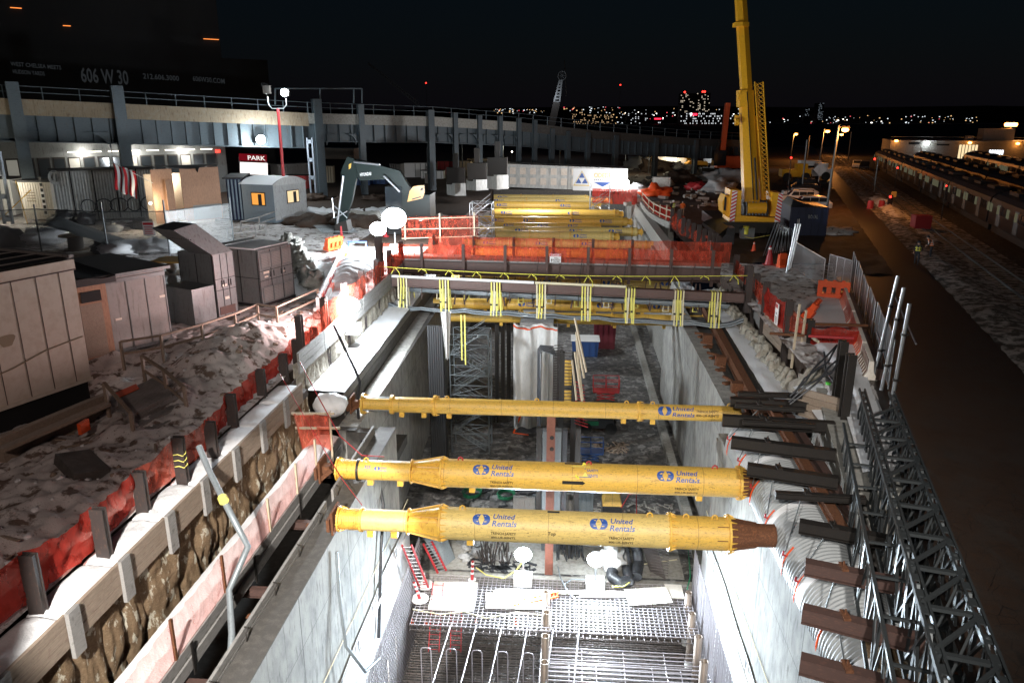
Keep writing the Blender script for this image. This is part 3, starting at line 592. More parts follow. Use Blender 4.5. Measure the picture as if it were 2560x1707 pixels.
# nearest strut
def near_strut(label,Y,z,pr,px,cols,m):
 """px: dict of section pixel columns, pr: pixel row of the left / right end"""
 X=lambda q:X_(q,pr[0]+(pr[1]-pr[0])*(q-px['l'])/(px['r']-px['l']),Y)
 t=thing('trench_strut',label,'strut',(X(px['l']),Y,z),'yellow struts across the trench');rj,rm=cols
 endplate(t,Y,z,X(px['l']),rj);screw(t,Y,z,X(px['s0']),X(px['s1']),rj)
 flange(t,Y,z,X(px['s0']),rj*1.22,.06,8,'yjack','collar');flange(t,Y,z,X(px['s1']),rj*1.14,.09,0,'black' if 'bk' in px else 'yjack','collar')
 tube_seg(t,Y,z,X(px['s1']),X(px['c0']),rj,m,nm='inner_tube');flange(t,Y,z,X(px['c0']),rj*1.25,.05,0,'yjack')
 cone_adapter(t,Y,z,X(px['c0']),rj,X(px['c1']),rm*1.12,'yjack');flange(t,Y,z,X(px['c1']),rm*1.17,.07,16)
 tube_seg(t,Y,z,X(px['c1']),X(px['f1']),rm,m)
 return t,X
t,X=near_strut('nearest yellow strut over the two trench floodlights with rusty cone end and faded lettering',22.4,-2.0,(1288,1345),dict(l=838,s0=850,s1=905,c0=1022,c1=1104,f1=1672,r=1930),(.36,.54),'yellow2')
flange(t,22.4,-2,X(1672),.63);tube_seg(t,22.4,-2,X(1672),X(1818),.54,'yellow');flange(t,22.4,-2,X(1818),.64)
cone_adapter(t,22.4,-2,X(1822),.54,X(1890),.40,'rust',8);tube_seg(t,22.4,-2,X(1890),X(1935),.38,'rust',10,'end_tube')
brand(t,22.4,-2,.54,X(1207),.94,.30);brand(t,22.4,-2,.54,X(1495),.94,.30)
for q in (1157,1622,1712,1783):lug(t,22.4,-2,.54,X(q))
for q in (925,985,1175):foot(t,22.4,-2,.38 if q<1000 else .54,X(q))
b=MB();fn=cylfn(22.4,-2,.54);b.face([fn(X(1368),.53),fn(X(1398),.53),fn(X(1398),.66),fn(X(1368),.66)]);lettering(b,'Top',fn,.16,X(1370),-.27,.1);b.part('tape_mark',M['dark'],t)
b=MB();fn=cylfn(22.4,-2,.54);b.face([fn(X(1787),.22,.004),fn(X(1815),.22,.004),fn(X(1812),-.25,.004),fn(X(1786),-.25,.004)]);b.part('rust_patch',M['rust'],t)
# second strut
t,X=near_strut('second large yellow strut with a taped yellow tag and bright blue lettering',26.1,-2.0,(1165,1212),dict(l=806,s0=846,s1=898,c0=1030,c1=1106,f1=1845,r=1890,bk=1),(.38,.54),'yellow')
flange(t,26.1,-2,X(1846),.64,.09,24);b=MB();b.lathe((X(1848),26.1,-2),(X(1892),26.1,-2),[(0,.56),(X(1892)-X(1848),.47)],8,False);b.part('end_cone',M['rust'],t)
brand(t,26.1,-2,.54,X(1206),1,.30);brand(t,26.1,-2,.54,X(1659),1,.30)
fn=cylfn(26.1,-2,.38);b=MB();lettering(b,'325',fn,.17,X(915),.05,.2);b.part('lettering',M['blue'],t)
b=MB();logo_mesh(b,fn,X(948),.06,.22,.14);lettering(b,'United',fn,.09,X(955),.07,.2);lettering(b,'Rentals',fn,.09,X(955),-.03,.2);b.part('logo',M['blue'],t)
for q in (917,1152,1471,1784):lug(t,26.1,-2,.54 if q>1100 else .38,X(q),'red' if q>1000 else 'yjack')
for q in (925,1000,1180,1750):foot(t,26.1,-2,.38 if q<1100 else .54,X(q))
fn=cylfn(26.1,-2,.54)
b=MB();b.face([fn(X(1411),.55),fn(X(1456),.55),fn(X(1456),.68),fn(X(1411),.68)]);b.part('tape_mark',M['dark'],t);b=MB();b.face([fn(X(1406),-.28),fn(X(1455),-.28),fn(X(1455),-.30),fn(X(1463),-.22),fn(X(1455),-.13),fn(X(1455),-.15),fn(X(1406),-.15)]);b.part('arrow_mark',M['dark'],t)
g=MB();g.face([fn(X(1428),.45,.002),fn(X(1474),.45,.002),fn(X(1474),.02,.002),fn(X(1428),.02,.002)]);tp=g.part('sticker',M['strap'],t,'bleached yellow sticker with a blue triangle')
b=MB();xc=X(1462);b.face([fn(xc-.24,0,.006),fn(xc+.24,0,.006),fn(xc,.36,.006)]);b.part('triangle_mark',M['blue'],tp)
b=MB();b.face([fn(xc-.12,.03,.010),fn(xc+.12,.03,.010),fn(xc,.20,.010)]);b.part('triangle_mark',M['strap'],tp)
b=MB();lettering(b,'SAFETY',fn,.14,X(1466),.22,0,.42);lettering(b,'RENTS',fn,.14,X(1466),.02,0,.4);b.part('lettering',M['blue'],t)
b=MB();a0=fn(X(1463),.60,.02);a1=fn(X(1441),-.02,.02);b.bar(a0,a1,.17,.012,(0,-.9,.45));tg=b.solo('tag',M['tape'],'long pale yellow tag hanging down from the second strut','tag')
b=MB();d=(a1-a0).normalized();sd=Vector((d.z,0,-d.x));nn_=Vector((0,-.9,.45))*.02
lettering(b,'NEW YORK',lambda x,y:a1-d*(x+.05)-sd*(y-.03)*-1+nn_,.11,0,-.03);b.part('lettering',M['black2'],tg)
# third strut (thinner, reaches over the ledges)
Y1=33.0;X=lambda q:X_(q,990+(q-870)*.040,Y1)
t=thing('trench_strut','long thin yellow strut crossing above the white tarpaulin with scuffed surface','strut',(X(875),Y1,-2),'yellow struts across the trench')
endplate(t,Y1,-2,X(880),.34,'rust');flange(t,Y1,-2,X(908),.50,.1,8)
tube_seg(t,Y1,-2,X(905),X(980),.33,'yellow',nm='inner_tube')
b=MB()
for i in range(4):
 a=.4+i*math.pi/2;b.cyl((X(905),Y1+.42*math.cos(a),-2+.42*math.sin(a)),(X(978),Y1+.42*math.cos(a),-2+.42*math.sin(a)),.035,n=8)
b.part('tie_rods',M['galv'],t)
flange(t,Y1,-2,X(980),.46,.14,0);tube_seg(t,Y1,-2,X(980),X(1086),.36,'yellow');flange(t,Y1,-2,X(1087),.49,.1,10)
tube_seg(t,Y1,-2,X(1087),X(1598),.37,'yellow');flange(t,Y1,-2,X(1598),.47,.1,10);tube_seg(t,Y1,-2,X(1598),X(1850),.36,'yellow')
fn=cylfn(Y1,-2,.37)
b=MB();logo_mesh(b,fn,X(1660),.06,.62,.42);lettering(b,'United',fn,.27,X(1678),.08,.2,.95);lettering(b,'Rentals',fn,.27,X(1678),-.20,.2,1.0);b.part('logo',M['blue'],t)
b=MB();lettering(b,'TRENCH SAFETY',fn,.15,X(1738),.02,0,1.0);lettering(b,'800-UR-RENTS',fn,.15,X(1738),-.17,0,1.0);b.part('lettering',M['black2'],t)
for q in (1118,1342,1566,1631,1822):lug(t,Y1,-2,.37,X(q))
for q in (1003,1059,1122,1560,1633):foot(t,Y1,-2,.37,X(q))
# struts beyond, each by its picture row at column 1430 and its ends
far=[  # row, z, left px, right px, radius, material, logos, label
 (796,-2.9,1120,1800,.40,'yellow',(),'yellow strut under the hanging cable bundle, with small square feet'),
 (764,-2.6,1085,1740,.42,'yellow',(1305,1500,1640),'yellow strut half hidden behind the strapped cable bundle'),
 (706,-2.2,1130,1725,.52,'yellow2',(1215,1368,1515,1660),'large yellow strut seen just below the brown bridge girder'),
 (690,-1.6,1150,1700,.36,'yellow2',(),'narrow yellow strut right under the lower flange of the brown girder'),
 (634,-1.6,1180,1580,.45,'yellow',(1385,),'yellow strut seen through the lower half of the orange bridge net'),
 (610,-1.6,1150,1645,.40,'yellow2',(1215,1345,1460),'yellow strut seen through the top of the orange bridge net'),
 (591,-1.9,1240,1545,.55,'yellow2',(1440,),'dim strut showing just over the top edge of the bridge net'),
 (578,-1.6,1200,1604,.50,'yellow2',(1295,1430,1528),'brightest far strut with a row of square feet'),
 (565,-1.9,1235,1500,.36,'yellow',(1265,1350,1425),'slim strut half hidden behind the brightest far strut'),
 (553,-1.6,1200,1578,.55,'yellow',(1237,1315,1430,1505),'ochre strut with four blue logos in front of the scaffold'),
 (534,-1.6,1230,1556,.55,'yellow',(1259,1425),'ochre strut ending below the right scaffold stair'),
 (515,-1.6,1235,1500,.62,'yellow',(1248,1406),'thick ochre strut under the two pale ones'),
 (503,-1.4,1235,1528,.50,'yellow2',(1241,1394),'pale strut with a logo in its middle reaching the red net'),
 (495,-1.2,1235,1478,.46,'yellow2',(1250,),'topmost pale strut below the bridge wall'),
 (486,-1.6,1235,1480,.60,'yellow',(1360,1423),'shaded strut under the pale concrete bridge wall'),
]
for row,z,l,r_,rad,m,lg,lab in far:
 Y=G(1430,row,z).y;XX=lambda q:X_(q,row,Y)
 t=thing('trench_strut',lab,'strut',(XX(l),Y,z),'yellow struts across the trench')
 tube_seg(t,Y,z,XX(l),XX(r_)-.5,rad,m,24)
 for k in range(3):
  q=XX(l)+(XX(r_)-XX(l))*(.28+.33*k);flange(t,Y,z,q,rad*1.2,.1,0)
 endplate(t,Y,z,XX(r_),rad*.7,'yjack',1);tube_seg(t,Y,z,XX(r_)-.6,XX(r_),rad*.7,'yjack',12,'jack')
 for i,q in enumerate(lg):brand(t,Y,z,rad,XX(q),1.0 if rad>.44 else .85,.1,i % 2==0)
 for q in ([.2,.45,.62,.8] if row>570 else []):foot(t,Y,z,rad,XX(l)+(XX(r_)-XX(l))*q);lug(t,Y,z,rad,XX(l)+(XX(r_)-XX(l))*(q+.07))
# ================================================================ SERVICE DECK: strapped beam, cables, conduits
BL,BR=G(950,702,.38),G(1860,744,.38)
def BP(px,dy=0,dz=0):
 """point on the beam axis at column px"""
 # perspective-correct parameter
 lo,hi=0.,1.
 for _ in range(30):
  mid=(lo+hi)/2;q=BL.lerp(BR,mid);D=q.dot(_h)*math.cos(PITCH)-(q.z-CAMH)*math.sin(PITCH)
  if 1280+FPX*q.dot(_r)/D<px:lo=mid
  else:hi=mid
 q=BL.lerp(BR,lo);return Vector((q.x,q.y+dy,q.z+dz))
t=thing('support_beam','long dark steel beam with yellow straps slung over the trench','beam',BL)
b=MB();b.hbeam(BL,BR,.5,.56,.05);b.box((0,0,0),(0,0,0)) if False else None;b.bar(BL,BR,.30,.46);b.part('steel_section',M['brown'],t)
b=MB();b.cyl(BL+Vector((.3,-.05,.36)),BP(1335)+Vector((0,-.05,.36)),.10,n=12);b.solo('pipe',M['white'],'white pipe lying along the top of the strapped dark beam','pipe')
b=MB();b.cyl(BP(1338)+Vector((0,-.05,.36)),BP(1565)+Vector((0,-.05,.36)),.09,n=12);b.solo('pipe',M['strapw'],'beige pipe continuing the white pipe on the dark beam','pipe')
ct=thing('cable_bundle','flat bundle of black cables hanging in yellow straps across the trench','cables',BL+Vector((0,0,-1.9)))
groups=[1008,1112,1240,1353,1466,1575,1697,1789]
for k in range(16):
 pts=[]
 for j in range(33):
  s=j/32;q=BL.lerp(BR,s);sagz=-.10*abs(math.sin(math.pi*(s*8)))+.06*nz(k*3.1,s*9)
  e=max(0,(.07-s)/.07,(s-.955)/.045)
  pts.append((q.x,q.y-.42+.075*(k % 12)+.05*nz(k,s*14,1,3),q.z-1.75+(.14 if k>=12 else 0)+sagz+.35*e+.05*nz(k*1.7,s*22)))
 b=MB();b.tube(pts,.036+.018*(k % 3==0),6);b.part('cable',M['cable'] if k % 3 else M['conduit'],ct)
for gi,gx in enumerate(groups):
 for k in range(4):
  c=BP(gx+(k-1.5)*6.9);j=.22*nz(gi*1.7,k*2.3,1.9);s=MB();x=c.x;hw=.30
  path=[(x+j,c.y-.5,c.z-1.9+.12*nz(gi,k,5)),(x,c.y-hw,c.z-.28),(x,c.y-hw,c.z+.31),(x,c.y+hw,c.z+.31),(x,c.y+hw,c.z-.28),(x+j,c.y+.5,c.z-1.8),(x+j,c.y,c.z-2.02),(x+j,c.y-.5,c.z-1.9+.12*nz(gi,k,5))]
  for p,q in zip(path,path[1:]):s.bar(p,q,.085,.015,(0,-1,.01) if abs(Vector(q).z-Vector(p).z)>.2 else (0,0,1))
  s.solo('strap',M['strap'] if (k+gi) % 3 else M['strapw'],f'{ORD[k]} yellow strap of the {ORD[gi]} cluster from the left on the dark beam','strap','yellow straps around the dark beam')
  if k % 2==0:
   q=MB();q.cbox((x+j*.5,c.y-.42,c.z-1.15),(.14,.06,.12));q.solo('ratchet',M['black'],f'small buckle on the {ORD[k]} strap of the {ORD[gi]} cluster','buckle','ratchet buckles')
# grey conduit bank behind
ct=thing('conduit_bank','bank of grey conduits on hangers behind the strapped beam','conduits',BL+Vector((0,2,-1)))
for k in range(11):
 b=MB();a=BL+Vector((1.2,1.2+.33*k,-.75-.16*(k % 3)));c=BR+Vector((-.6,1.0+.33*k,-.75-.16*(k % 3)));b.cyl(a,c,.06+.02*(k % 2),n=8);b.part('conduit',M['conduit'],ct)
for k in range(14):
 q=BL.lerp(BR,.05+.065*k);b=MB();b.bar(q+Vector((0,1.0,-1.3)),q+Vector((0,4.9,-1.3)),.06,.09);b.bar(q+Vector((0,1.0,-1.3)),q+Vector((0,1.0,.0)),.05,.05);b.bar(q+Vector((0,4.9,-1.3)),q+Vector((.25,4.9,1.1)),.05,.05);b.part('hanger',M['brown'] if k % 2 else M['black'],ct)
for k in range(11):
 q=BL.lerp(BR,.07+.083*k)+Vector((.2*nz(k,1,2),2.6+.3*(k % 3),0));b=MB()
 for s in (-.09,.09):b.bar((q.x+s,q.y,q.z-.3),(q.x+s*2,q.y,q.z-1.75),.07,.012,(0,-1,.01))
 b.bar((q.x-.2,q.y,q.z-1.75),(q.x+.2,q.y,q.z-1.75),.09,.05);b.solo('strap',M['strapw'] if k % 2 else M['strap'],f'short double strap round the grey conduits, {ORD[k]} from the left','strap','short straps round the grey conduits')
# caution tape line with bows
b=MB();A_,C_=G(943,666,1.7),G(1885,689,1.7)
pts=[A_.lerp(C_,i/40)+Vector((0,0,-.28*math.sin(math.pi*i/40))) for i in range(41)];b.tube(pts,.02,5)
for i in range(2,40,3):
 p=pts[i];L=.25+1.1*abs(nz(i,5,.8));q=p+Vector((-.3+.6*((i*7) % 3)/2,-.05,-L));r2=p+Vector((.25*nz(i,1,1)-.25,-.06,-L*.6))
 b.tube([p,p.lerp(q,.5)+Vector((.12,0,0)),q],.022,5);b.tube([p,p+Vector((.22*nz(i,9,1)*2,0,.05)),r2],.02,5)
b.solo('caution_tape',M['tape'],'yellow caution line with knotted ribbons above the strapped beam','tape')
# ================================================================ BROWN GIRDER BRIDGE WITH NET
GL,GR=Vector((-13.2,53.8,.12)),Vector((10.3,52.2,.12))
gd=(GR-GL).normalized()
def GP(px,z=0.):
 d=ray(px,690);# intersect vertical plane through the girder
 n=Vector((-gd.y,gd.x,0));k=GL.dot(n)/d.dot(n);p=d*k;return Vector((p.x,p.y,z))
t=thing('bridge_girder','brown steel girder bridge with timber curb crossing the trench','girder',GL)
b=MB();b.hbeam(GL+Vector((0,0,.45)),GR+Vector((0,0,.45)),.5,.95,.05);b.part('girder',M['brown'],t)
b=MB();b.hbeam(GL+Vector((0,2.4,.45)),GR+Vector((0,2.4,.45)),.5,.95,.05);b.part('girder',M['brown'],t)
b=MB();b.bar(GL+Vector((0,.05,1.10)),GR+Vector((0,.05,1.10)),.16,.34);b.part('curb_timber',M['woodg'],t)
b=MB();b.bar(GL+Vector((0,1.3,.96)),GR+Vector((0,1.3,.96)),2.2,.08);b.part('deck',M['woodg'],t)
pxs=[960,1058,1161,1264,1367,1469,1571,1674,1777]
for k,px in enumerate(pxs):
 p=GP(px);b=MB();b.hbeam((p.x,p.y-.34,-.15),(p.x,p.y-.34,2.35),.2,.2,.03,(0,1,0));b.part('post',M['brown'],t)
for k,px in enumerate(pxs[1:]):
 p=GP(px+14)+Vector((0,2.5,0));b=MB();b.bar((p.x,p.y,0),(p.x,p.y,2.5),.2,.2);b.part('post',M['brown'],t)
netrun([GP(px)+Vector((0,-.20,2.28)) for px in pxs+[1800]],[GP(px)+Vector((0,-.20,1.2)) for px in pxs+[1800]],M['net'],'long orange net on the near side of the brown girder bridge',.05,6,flare=.04)
netrun([GP(px)+Vector((0,2.4,2.5)) for px in pxs[1:]+[1840]],[GP(px)+Vector((0,2.4,1.0)) for px in pxs[1:]+[1840]],M['net'],'orange net on the far side of the brown girder bridge',.05,6,flare=.04)
b=MB();p=GP(1388,1.55)+Vector((0,-.48,0));b.cbox(p,(.78,.015,.64));sg=b.solo('danger_sign',M['signw'],'white DANGER sign hung on the orange net of the girder bridge','sign')
b=MB();b.cbox(p+Vector((0,-.012,.22)),(.74,.006,.18));b.part('red_panel',M['signred'],sg)
f_=plane_fn(p+Vector((-.33,-.022,0)),(1,0,0),(0,0,1))
b=MB();lettering(b,'DANGER',f_,.17,.03,.16,0,.6);b.part('lettering',M['signw'],sg)
b=MB();lettering(b,'FALL',f_,.12,.25,-.03,0,.3);lettering(b,'PROTECTION',f_,.12,.16,-.15,0,.5);lettering(b,'REQUIRED',f_,.12,.18,-.27,0,.46);b.cyl(p+Vector((-.25,-.012,-.1)),p+Vector((-.25,-.02,-.1)),.05,n=10);b.cbox(p+Vector((-.25,-.015,-.2)),(.05,.01,.14));b.part('lettering',M['black2'],sg)
for k,px in enumerate((1148,1246,1347,1446,1546,1646,1746)):
 q=GP(px);b=MB()
 for s in (-1,1):b.bar((q.x+.12*s,q.y-.1,-.05),(q.x+(.38+.1*(k % 2))*s,q.y-.1,-2.1),.10,.10,(0,1,0))
 b.solo('hanger',M['brown'],f'dark V-shaped hanger under the brown girder, {ORD[k]} from the left','hanger','V-shaped hangers under the brown girder')
b=MB();p=G(950,700,0);b.hbeam((p.x,p.y,-.3),(p.x,p.y,3.1),.42,.42,.04,(0,1,0));b.solo('soldier_post',M['darkpost'],'tall thick dark post at the left end of the strapped beam','post')
b=MB();p=G(1868,765,-.2);b.hbeam((p.x,p.y,-.6),(p.x,p.y,2.3),.36,.36,.04,(0,1,0));b.solo('soldier_post',M['darkpost'],'dark post at the right end of the strapped beam','post')
# net walkway farther on, left
t=thing('net_barrier','bright orange net panel with pale timber rails behind the girder bridge on the left','barrier',(-13.2,64,0))
a0,a1=G(1005,600,0),G(1196,594,0)
b=MB()
for z in (.15,1.0,1.95):b.bar(a0+Vector((0,-.1,z)),a1+Vector((2.4 if z==1.0 else 0,-.1,z)),.04,.08)
b.part('rail',M['lumber'],t)
for k in range(3):
 p=a0.lerp(a1,.05+.45*k);b=MB();b.bar(p+Vector((0,-.2,-.3)),p+Vector((0,-.2,2.4)),.12,.12);b.part('post',M['lumber'],t)
b=MB();b.grid(lambda u,v:a0.lerp(a1,u)+Vector((0,.08*math.sin(19*u),.1+2.0*v)),24,5);b.part('net',M['net'],t)
# ================================================================ TRENCH INTERIOR
FZ=-11.0
def scaffold(name,label,c,w,d,h,lift=2.0,m='galvd',mesh=False,tube_r=.035):
 t=thing(name,label,'scaffold',c);x0,y0,z0=c;b=MB()
 for sx in (0,w):
  for sy in (0,d):b.cyl((x0+sx,y0+sy,z0),(x0+sx,y0+sy,z0+h),tube_r+.012,n=6)
 b.part('standards',M[m],t);b=MB();n=int(h/lift)
 for i in range(n*2+1):
  z=z0+i*lift/2
  for sy in (0,d):b.cyl((x0,y0+sy,z),(x0+w,y0+sy,z),tube_r*.75,n=5)
  for sx in (0,w):b.cyl((x0+sx,y0,z),(x0+sx,y0+d,z),tube_r*.75,n=5)
 for i in range(n):
  z=z0+i*lift;b.cyl((x0,y0,z),(x0+w,y0,z+lift*.5),tube_r*.6,n=5);b.cyl((x0+w,y0+d,z),(x0,y0+d,z+lift),tube_r*.6,n=5)
 b.part('ledgers',M[m],t)
 for i in range(n):
  z=z0+i*lift;a,e=((x0+.25,x0+w-.25) if i % 2 else (x0+w-.25,x0+.25));b=MB()
  b.bar((a,y0+d*.3+.3*(i % 2),z+.1),(e,y0+d*.3+.3*(i % 2),z+lift),.55,.07)
  for s in range(8):
   q=Vector((a,0,z+.1)).lerp(Vector((e,0,z+lift)),(s+.5)/8);b.cbox((q.x,y0+d*.3+.3*(i % 2),q.z+.05),(.22,.62,.03))
  for yy in (-.32,.32):b.cyl((a,y0+d*.3+yy,z+.95),(e,y0+d*.3+yy,z+lift+.85),.022,n=5);b.cyl((a,y0+d*.3+yy,z+.5),(e,y0+d*.3+yy,z+lift+.4),.018,n=5)
  b.part('stair_flight',M['galv'] if m=='galv' else M['galvd'],t)
  b=MB();b.cbox((e+(-.05 if e>a else .05),y0+d/2,z+lift-.03),(.6,d*.9,.05));b.part('landing',M[m],t)
 return t
scaffold('stair_tower','tall grey scaffold stair tower standing on the trench floor at the left',(-7.75,47.2,FZ),2.55,1.8,8.4,1.4,'galvd')
b=MB()
for p,q in ((1078,1.15),(1086,.85)):a=AY(p*1.088-24,755,47.0);b.bar((a.x+.1,46.9,-1.2),(a.x+.1,46.9,-5.4+q),.09,.02,(0,1,0))
b.solo('strap',M['strap'],'pair of yellow straps dangling in front of the stair tower','strap')
p=G(1176,602,-1.5);scaffold('stair_tower','pale scaffold stair rising beside the left ends of the far yellow struts',(p.x,p.y,-3.6),2.3,2.0,6.0,1.5,'galv',tube_r=.05)
p=G(1478,530,-1.5);scaffold('stair_tower','scaffold stair in front of the red net below the bridge wall',(p.x-.2,p.y-1,-2.6),2.6,2.2,4.8,1.6,'galv',tube_r=.05)
# white tarpaulin over a wall form
t=thing('wall_form','tall wall form draped in a white tarpaulin with an orange hem','formwork',(-3.3,51.5,FZ))
TL,TR,TT=AY(1288,1060,51.).x,AY(1386,1060,51.).x,-2.7
b=MB()
def tarp(u,v):
 x=TL+(TR-TL)*u;wv=.26*math.sin(u*21+2*nz(u*3,v*2))*(1-.35*v)+.14*fbm(u*2.2,v*3,1)
 xx=x+(.25*(u-.5))*math.sin(v*3.1)+(.35*(v-.45)**2*(-1 if u<.5 else 1));zt=FZ+.55+(TT-FZ-.55)*v+(.28*abs(math.sin(u*5.2))*(v>.97)*-1)
 return (xx,50.9-.5*(1-v)*.4-wv,zt+(.35*max(0,.08-v)*8*(u-.3)))
b.grid(tarp,60,50);b.part('tarpaulin',M['tarp'],t)
b=MB();b.grid(lambda u,v:(TR+.1*math.sin(v*9),50.9+4.2*u,FZ+1.2+(TT-FZ-1.2)*v-.6*u*v+.1*math.sin(u*30)),20,20);b.part('tarpaulin',M['tarp'],t)
b=MB();b.tube([Vector(tarp(i/24,.985))+Vector((0,-.05,-.08)) for i in range(25)],.06,5);b.part('orange_hem',M['orange'],t);b=MB();b.tube([(TL-.1,50.7,FZ+.1),(TL+.35,50.7,FZ+1.25),(TL+.4,50.7,FZ+1.4)],.07,5);b.tube([(TL-.1,50.7,FZ+.1),(TL+1.0,50.5,FZ+.05)],.05,5);b.part('orange_hem',M['orange'],t)
b=MB();b.box((TL+.3,51.2,FZ),(TR-.2,55.5,TT-.1));b.part('form_panel',M['woodg'],t)
b=MB();b.box((TL+.1,51.0,FZ),(TR,51.1,FZ+.9));b.part('lower_flap',M['cable'],t)
# dark form legs and rebar cage on the centre line
t=thing('centre_form','row of dark vertical form beams with rebar cages along the middle of the trench','formwork',(-.2,43,FZ))
for px in (1405,1437):
 a=AY(px,900,44.5);b=MB();b.hbeam((a.x,44.5,FZ),(a.x,44.5,-2.8),.32,.4,.04,(0,1,0));b.part('form_beam',M['black'],t)
b=MB();xa,xb=AY(1412,900,45).x,AY(1432,900,45).x
for i in range(36):b.cyl((xa-.1,45,FZ+.3+i*.22),(xb+.1,45,FZ+.3+i*.22),.035,n=5)
b.part('rungs',M['rebar'],t)
b=MB();b.box((xa,45.2,-5.2),(xb,45.25,-3.5));b.box((xa,45.2,-7.0),(xb,45.25,-5.5));b.part('yellow_panel',M['yellow'],t)
b=MB();ya=46.
for i in range(46):
 z=FZ+.5+i*.17;b.cyl((AY(1385,900,46).x,46,z),(AY(1408,900,46).x,46.2,z+.04*nz(i,2)),.03,n=4)
for i in range(9):x=AY(1384+i*3,900,46).x;b.cyl((x,46.1,FZ),(x,46.1,-3.2),.03,n=4)
b.part('rebar_cage',M['rebar'],t,kind='stuff')
b=MB()
for i in range(14):
 z=-3.8-i*.2;b.cyl((AY(1440,900,42).x,42,z),(AY(1462+i,900,42).x,42,z-.25),.03,n=4)
b.part('red_ties',M['red'],t,kind='stuff')
for k,(xa,ya,xb,yb) in enumerate(((1437,795,1466,930),(1440,830,1460,945),(1437,880,1456,1010),(1430,900,1441,1000),(1441,850,1450,960),(1446,905,1457,1000))):
 b=MB();b.bar(AY(xa,ya,41.8),AY(xb,yb,41.0),.09,.09);b.solo('timber_prop',M['lumber'],f'pale timber prop leaning on the rebar cages, {ORD[k]} of six','prop','pale timber props')
# hooked black rebar in front of tarp
t=thing('rebar_bundle','bundle of black vertical bars with bent hooks in front of the white tarpaulin','rebar',(-1.5,43,FZ))
for k in range(5):
 a=AY(1346+k*1.5,862+k*3,43.0-.14*k);b=MB();b.tube([(a.x,a.y,FZ),(a.x,a.y,a.z-.25),(a.x+.12,a.y,a.z-.05),(a.x+.9,a.y,a.z-.1-.05*k)],.055,6);b.part('bar',M['cable'],t)
# grey and brown columns
for nm,m,pa,pb,Y,wd,lab,nmn in (('steel_column','galvd',(1358,0),(1400,0),35.2,None,'wide pale grey steel column behind the long thin strut','column'),):
 xa,xb=AY(pa[0],1140,Y).x,AY(pb[0],1140,Y).x;t=thing(nm,lab,'column',((xa+xb)/2,Y,FZ))
 b=MB();b.hbeam(((xa+xb)/2,Y+.5,FZ),((xa+xb)/2,Y+.5,-4.2),.95,.5,.06,(0,1,0));b.part('steel_section',M[m],t)
 b=MB();b.box((xb+.1,Y+.4,FZ),(xb+.35,Y+.8,-4.2));b.part('stiffener',M['cable'],t)
t=thing('steel_column','slim brown-red steel column standing behind the two big struts','column',G(1372,1432,FZ));p=G(1372,1432,FZ)
b=MB();b.bar(p,(p.x,p.y,top(p,1038)),.40,.34,(0,1,0));b.part('shaft',M['redcol'],t)
b=MB();b.bar((p.x-.15,p.y+.2,top(p,1062)),(p.x+.15,p.y+.2,top(p,1062)),.1);
for q in (1090,1118):b.cyl((p.x+.05,p.y-.18,top(p,q)),(p.x+.05,p.y-.21,top(p,q)),.10,n=12)
b.part('hole',M['dark'],t)
for px,lab in ((1445,'black vertical steel prop right of the ladder-like form'),(1348,'black vertical steel prop left of the pale column')):
 a=AY(px,1100,36.5);b=MB();b.hbeam((a.x,36.5,FZ),(a.x,36.5,-4.4),.28,.3,.04,(0,1,0));b.solo('steel_prop',M['black'],lab,'prop')
t=thing('hanging_sheet','white plastic sheet hanging beside black pipes on the left trench wall','sheet',(-9.3,43,-6));b=MB()
b.grid(lambda u,v:AY(1101+14*(1-v)+u*(7+19*v),780+118*(1-v),42.0)+Vector((0,.15*math.sin(9*u),0)),14,14);b.part('sheet',M['tarp'],t)
t=thing('pipe_bundle','bundle of black vertical pipes down the left trench wall','pipes',(-9.5,42,FZ))
for k in range(7):q=AY(1074+5.5*k,900,42.4);b=MB();b.cyl((q.x,q.y,FZ),(q.x,q.y,-.7),.09,n=8);b.part('pipe',M['dark'],t)
b=MB();b.box((AY(1074,900,42.8).x,42.6,FZ),(AY(1112,900,42.8).x,43.4,-1.0));b.part('backing_board',M['black'],t)
for k in range(5):
 a=AY(1243+12*k,980,56);b=MB();b.bar((a.x,56+k,FZ),(a.x,56+k,-3),.3,.3,(0,1,0));b.solo('steel_prop',M['black'],f'dark vertical prop between the stair tower and the tarpaulin, {ORD[k]} from the left','prop')
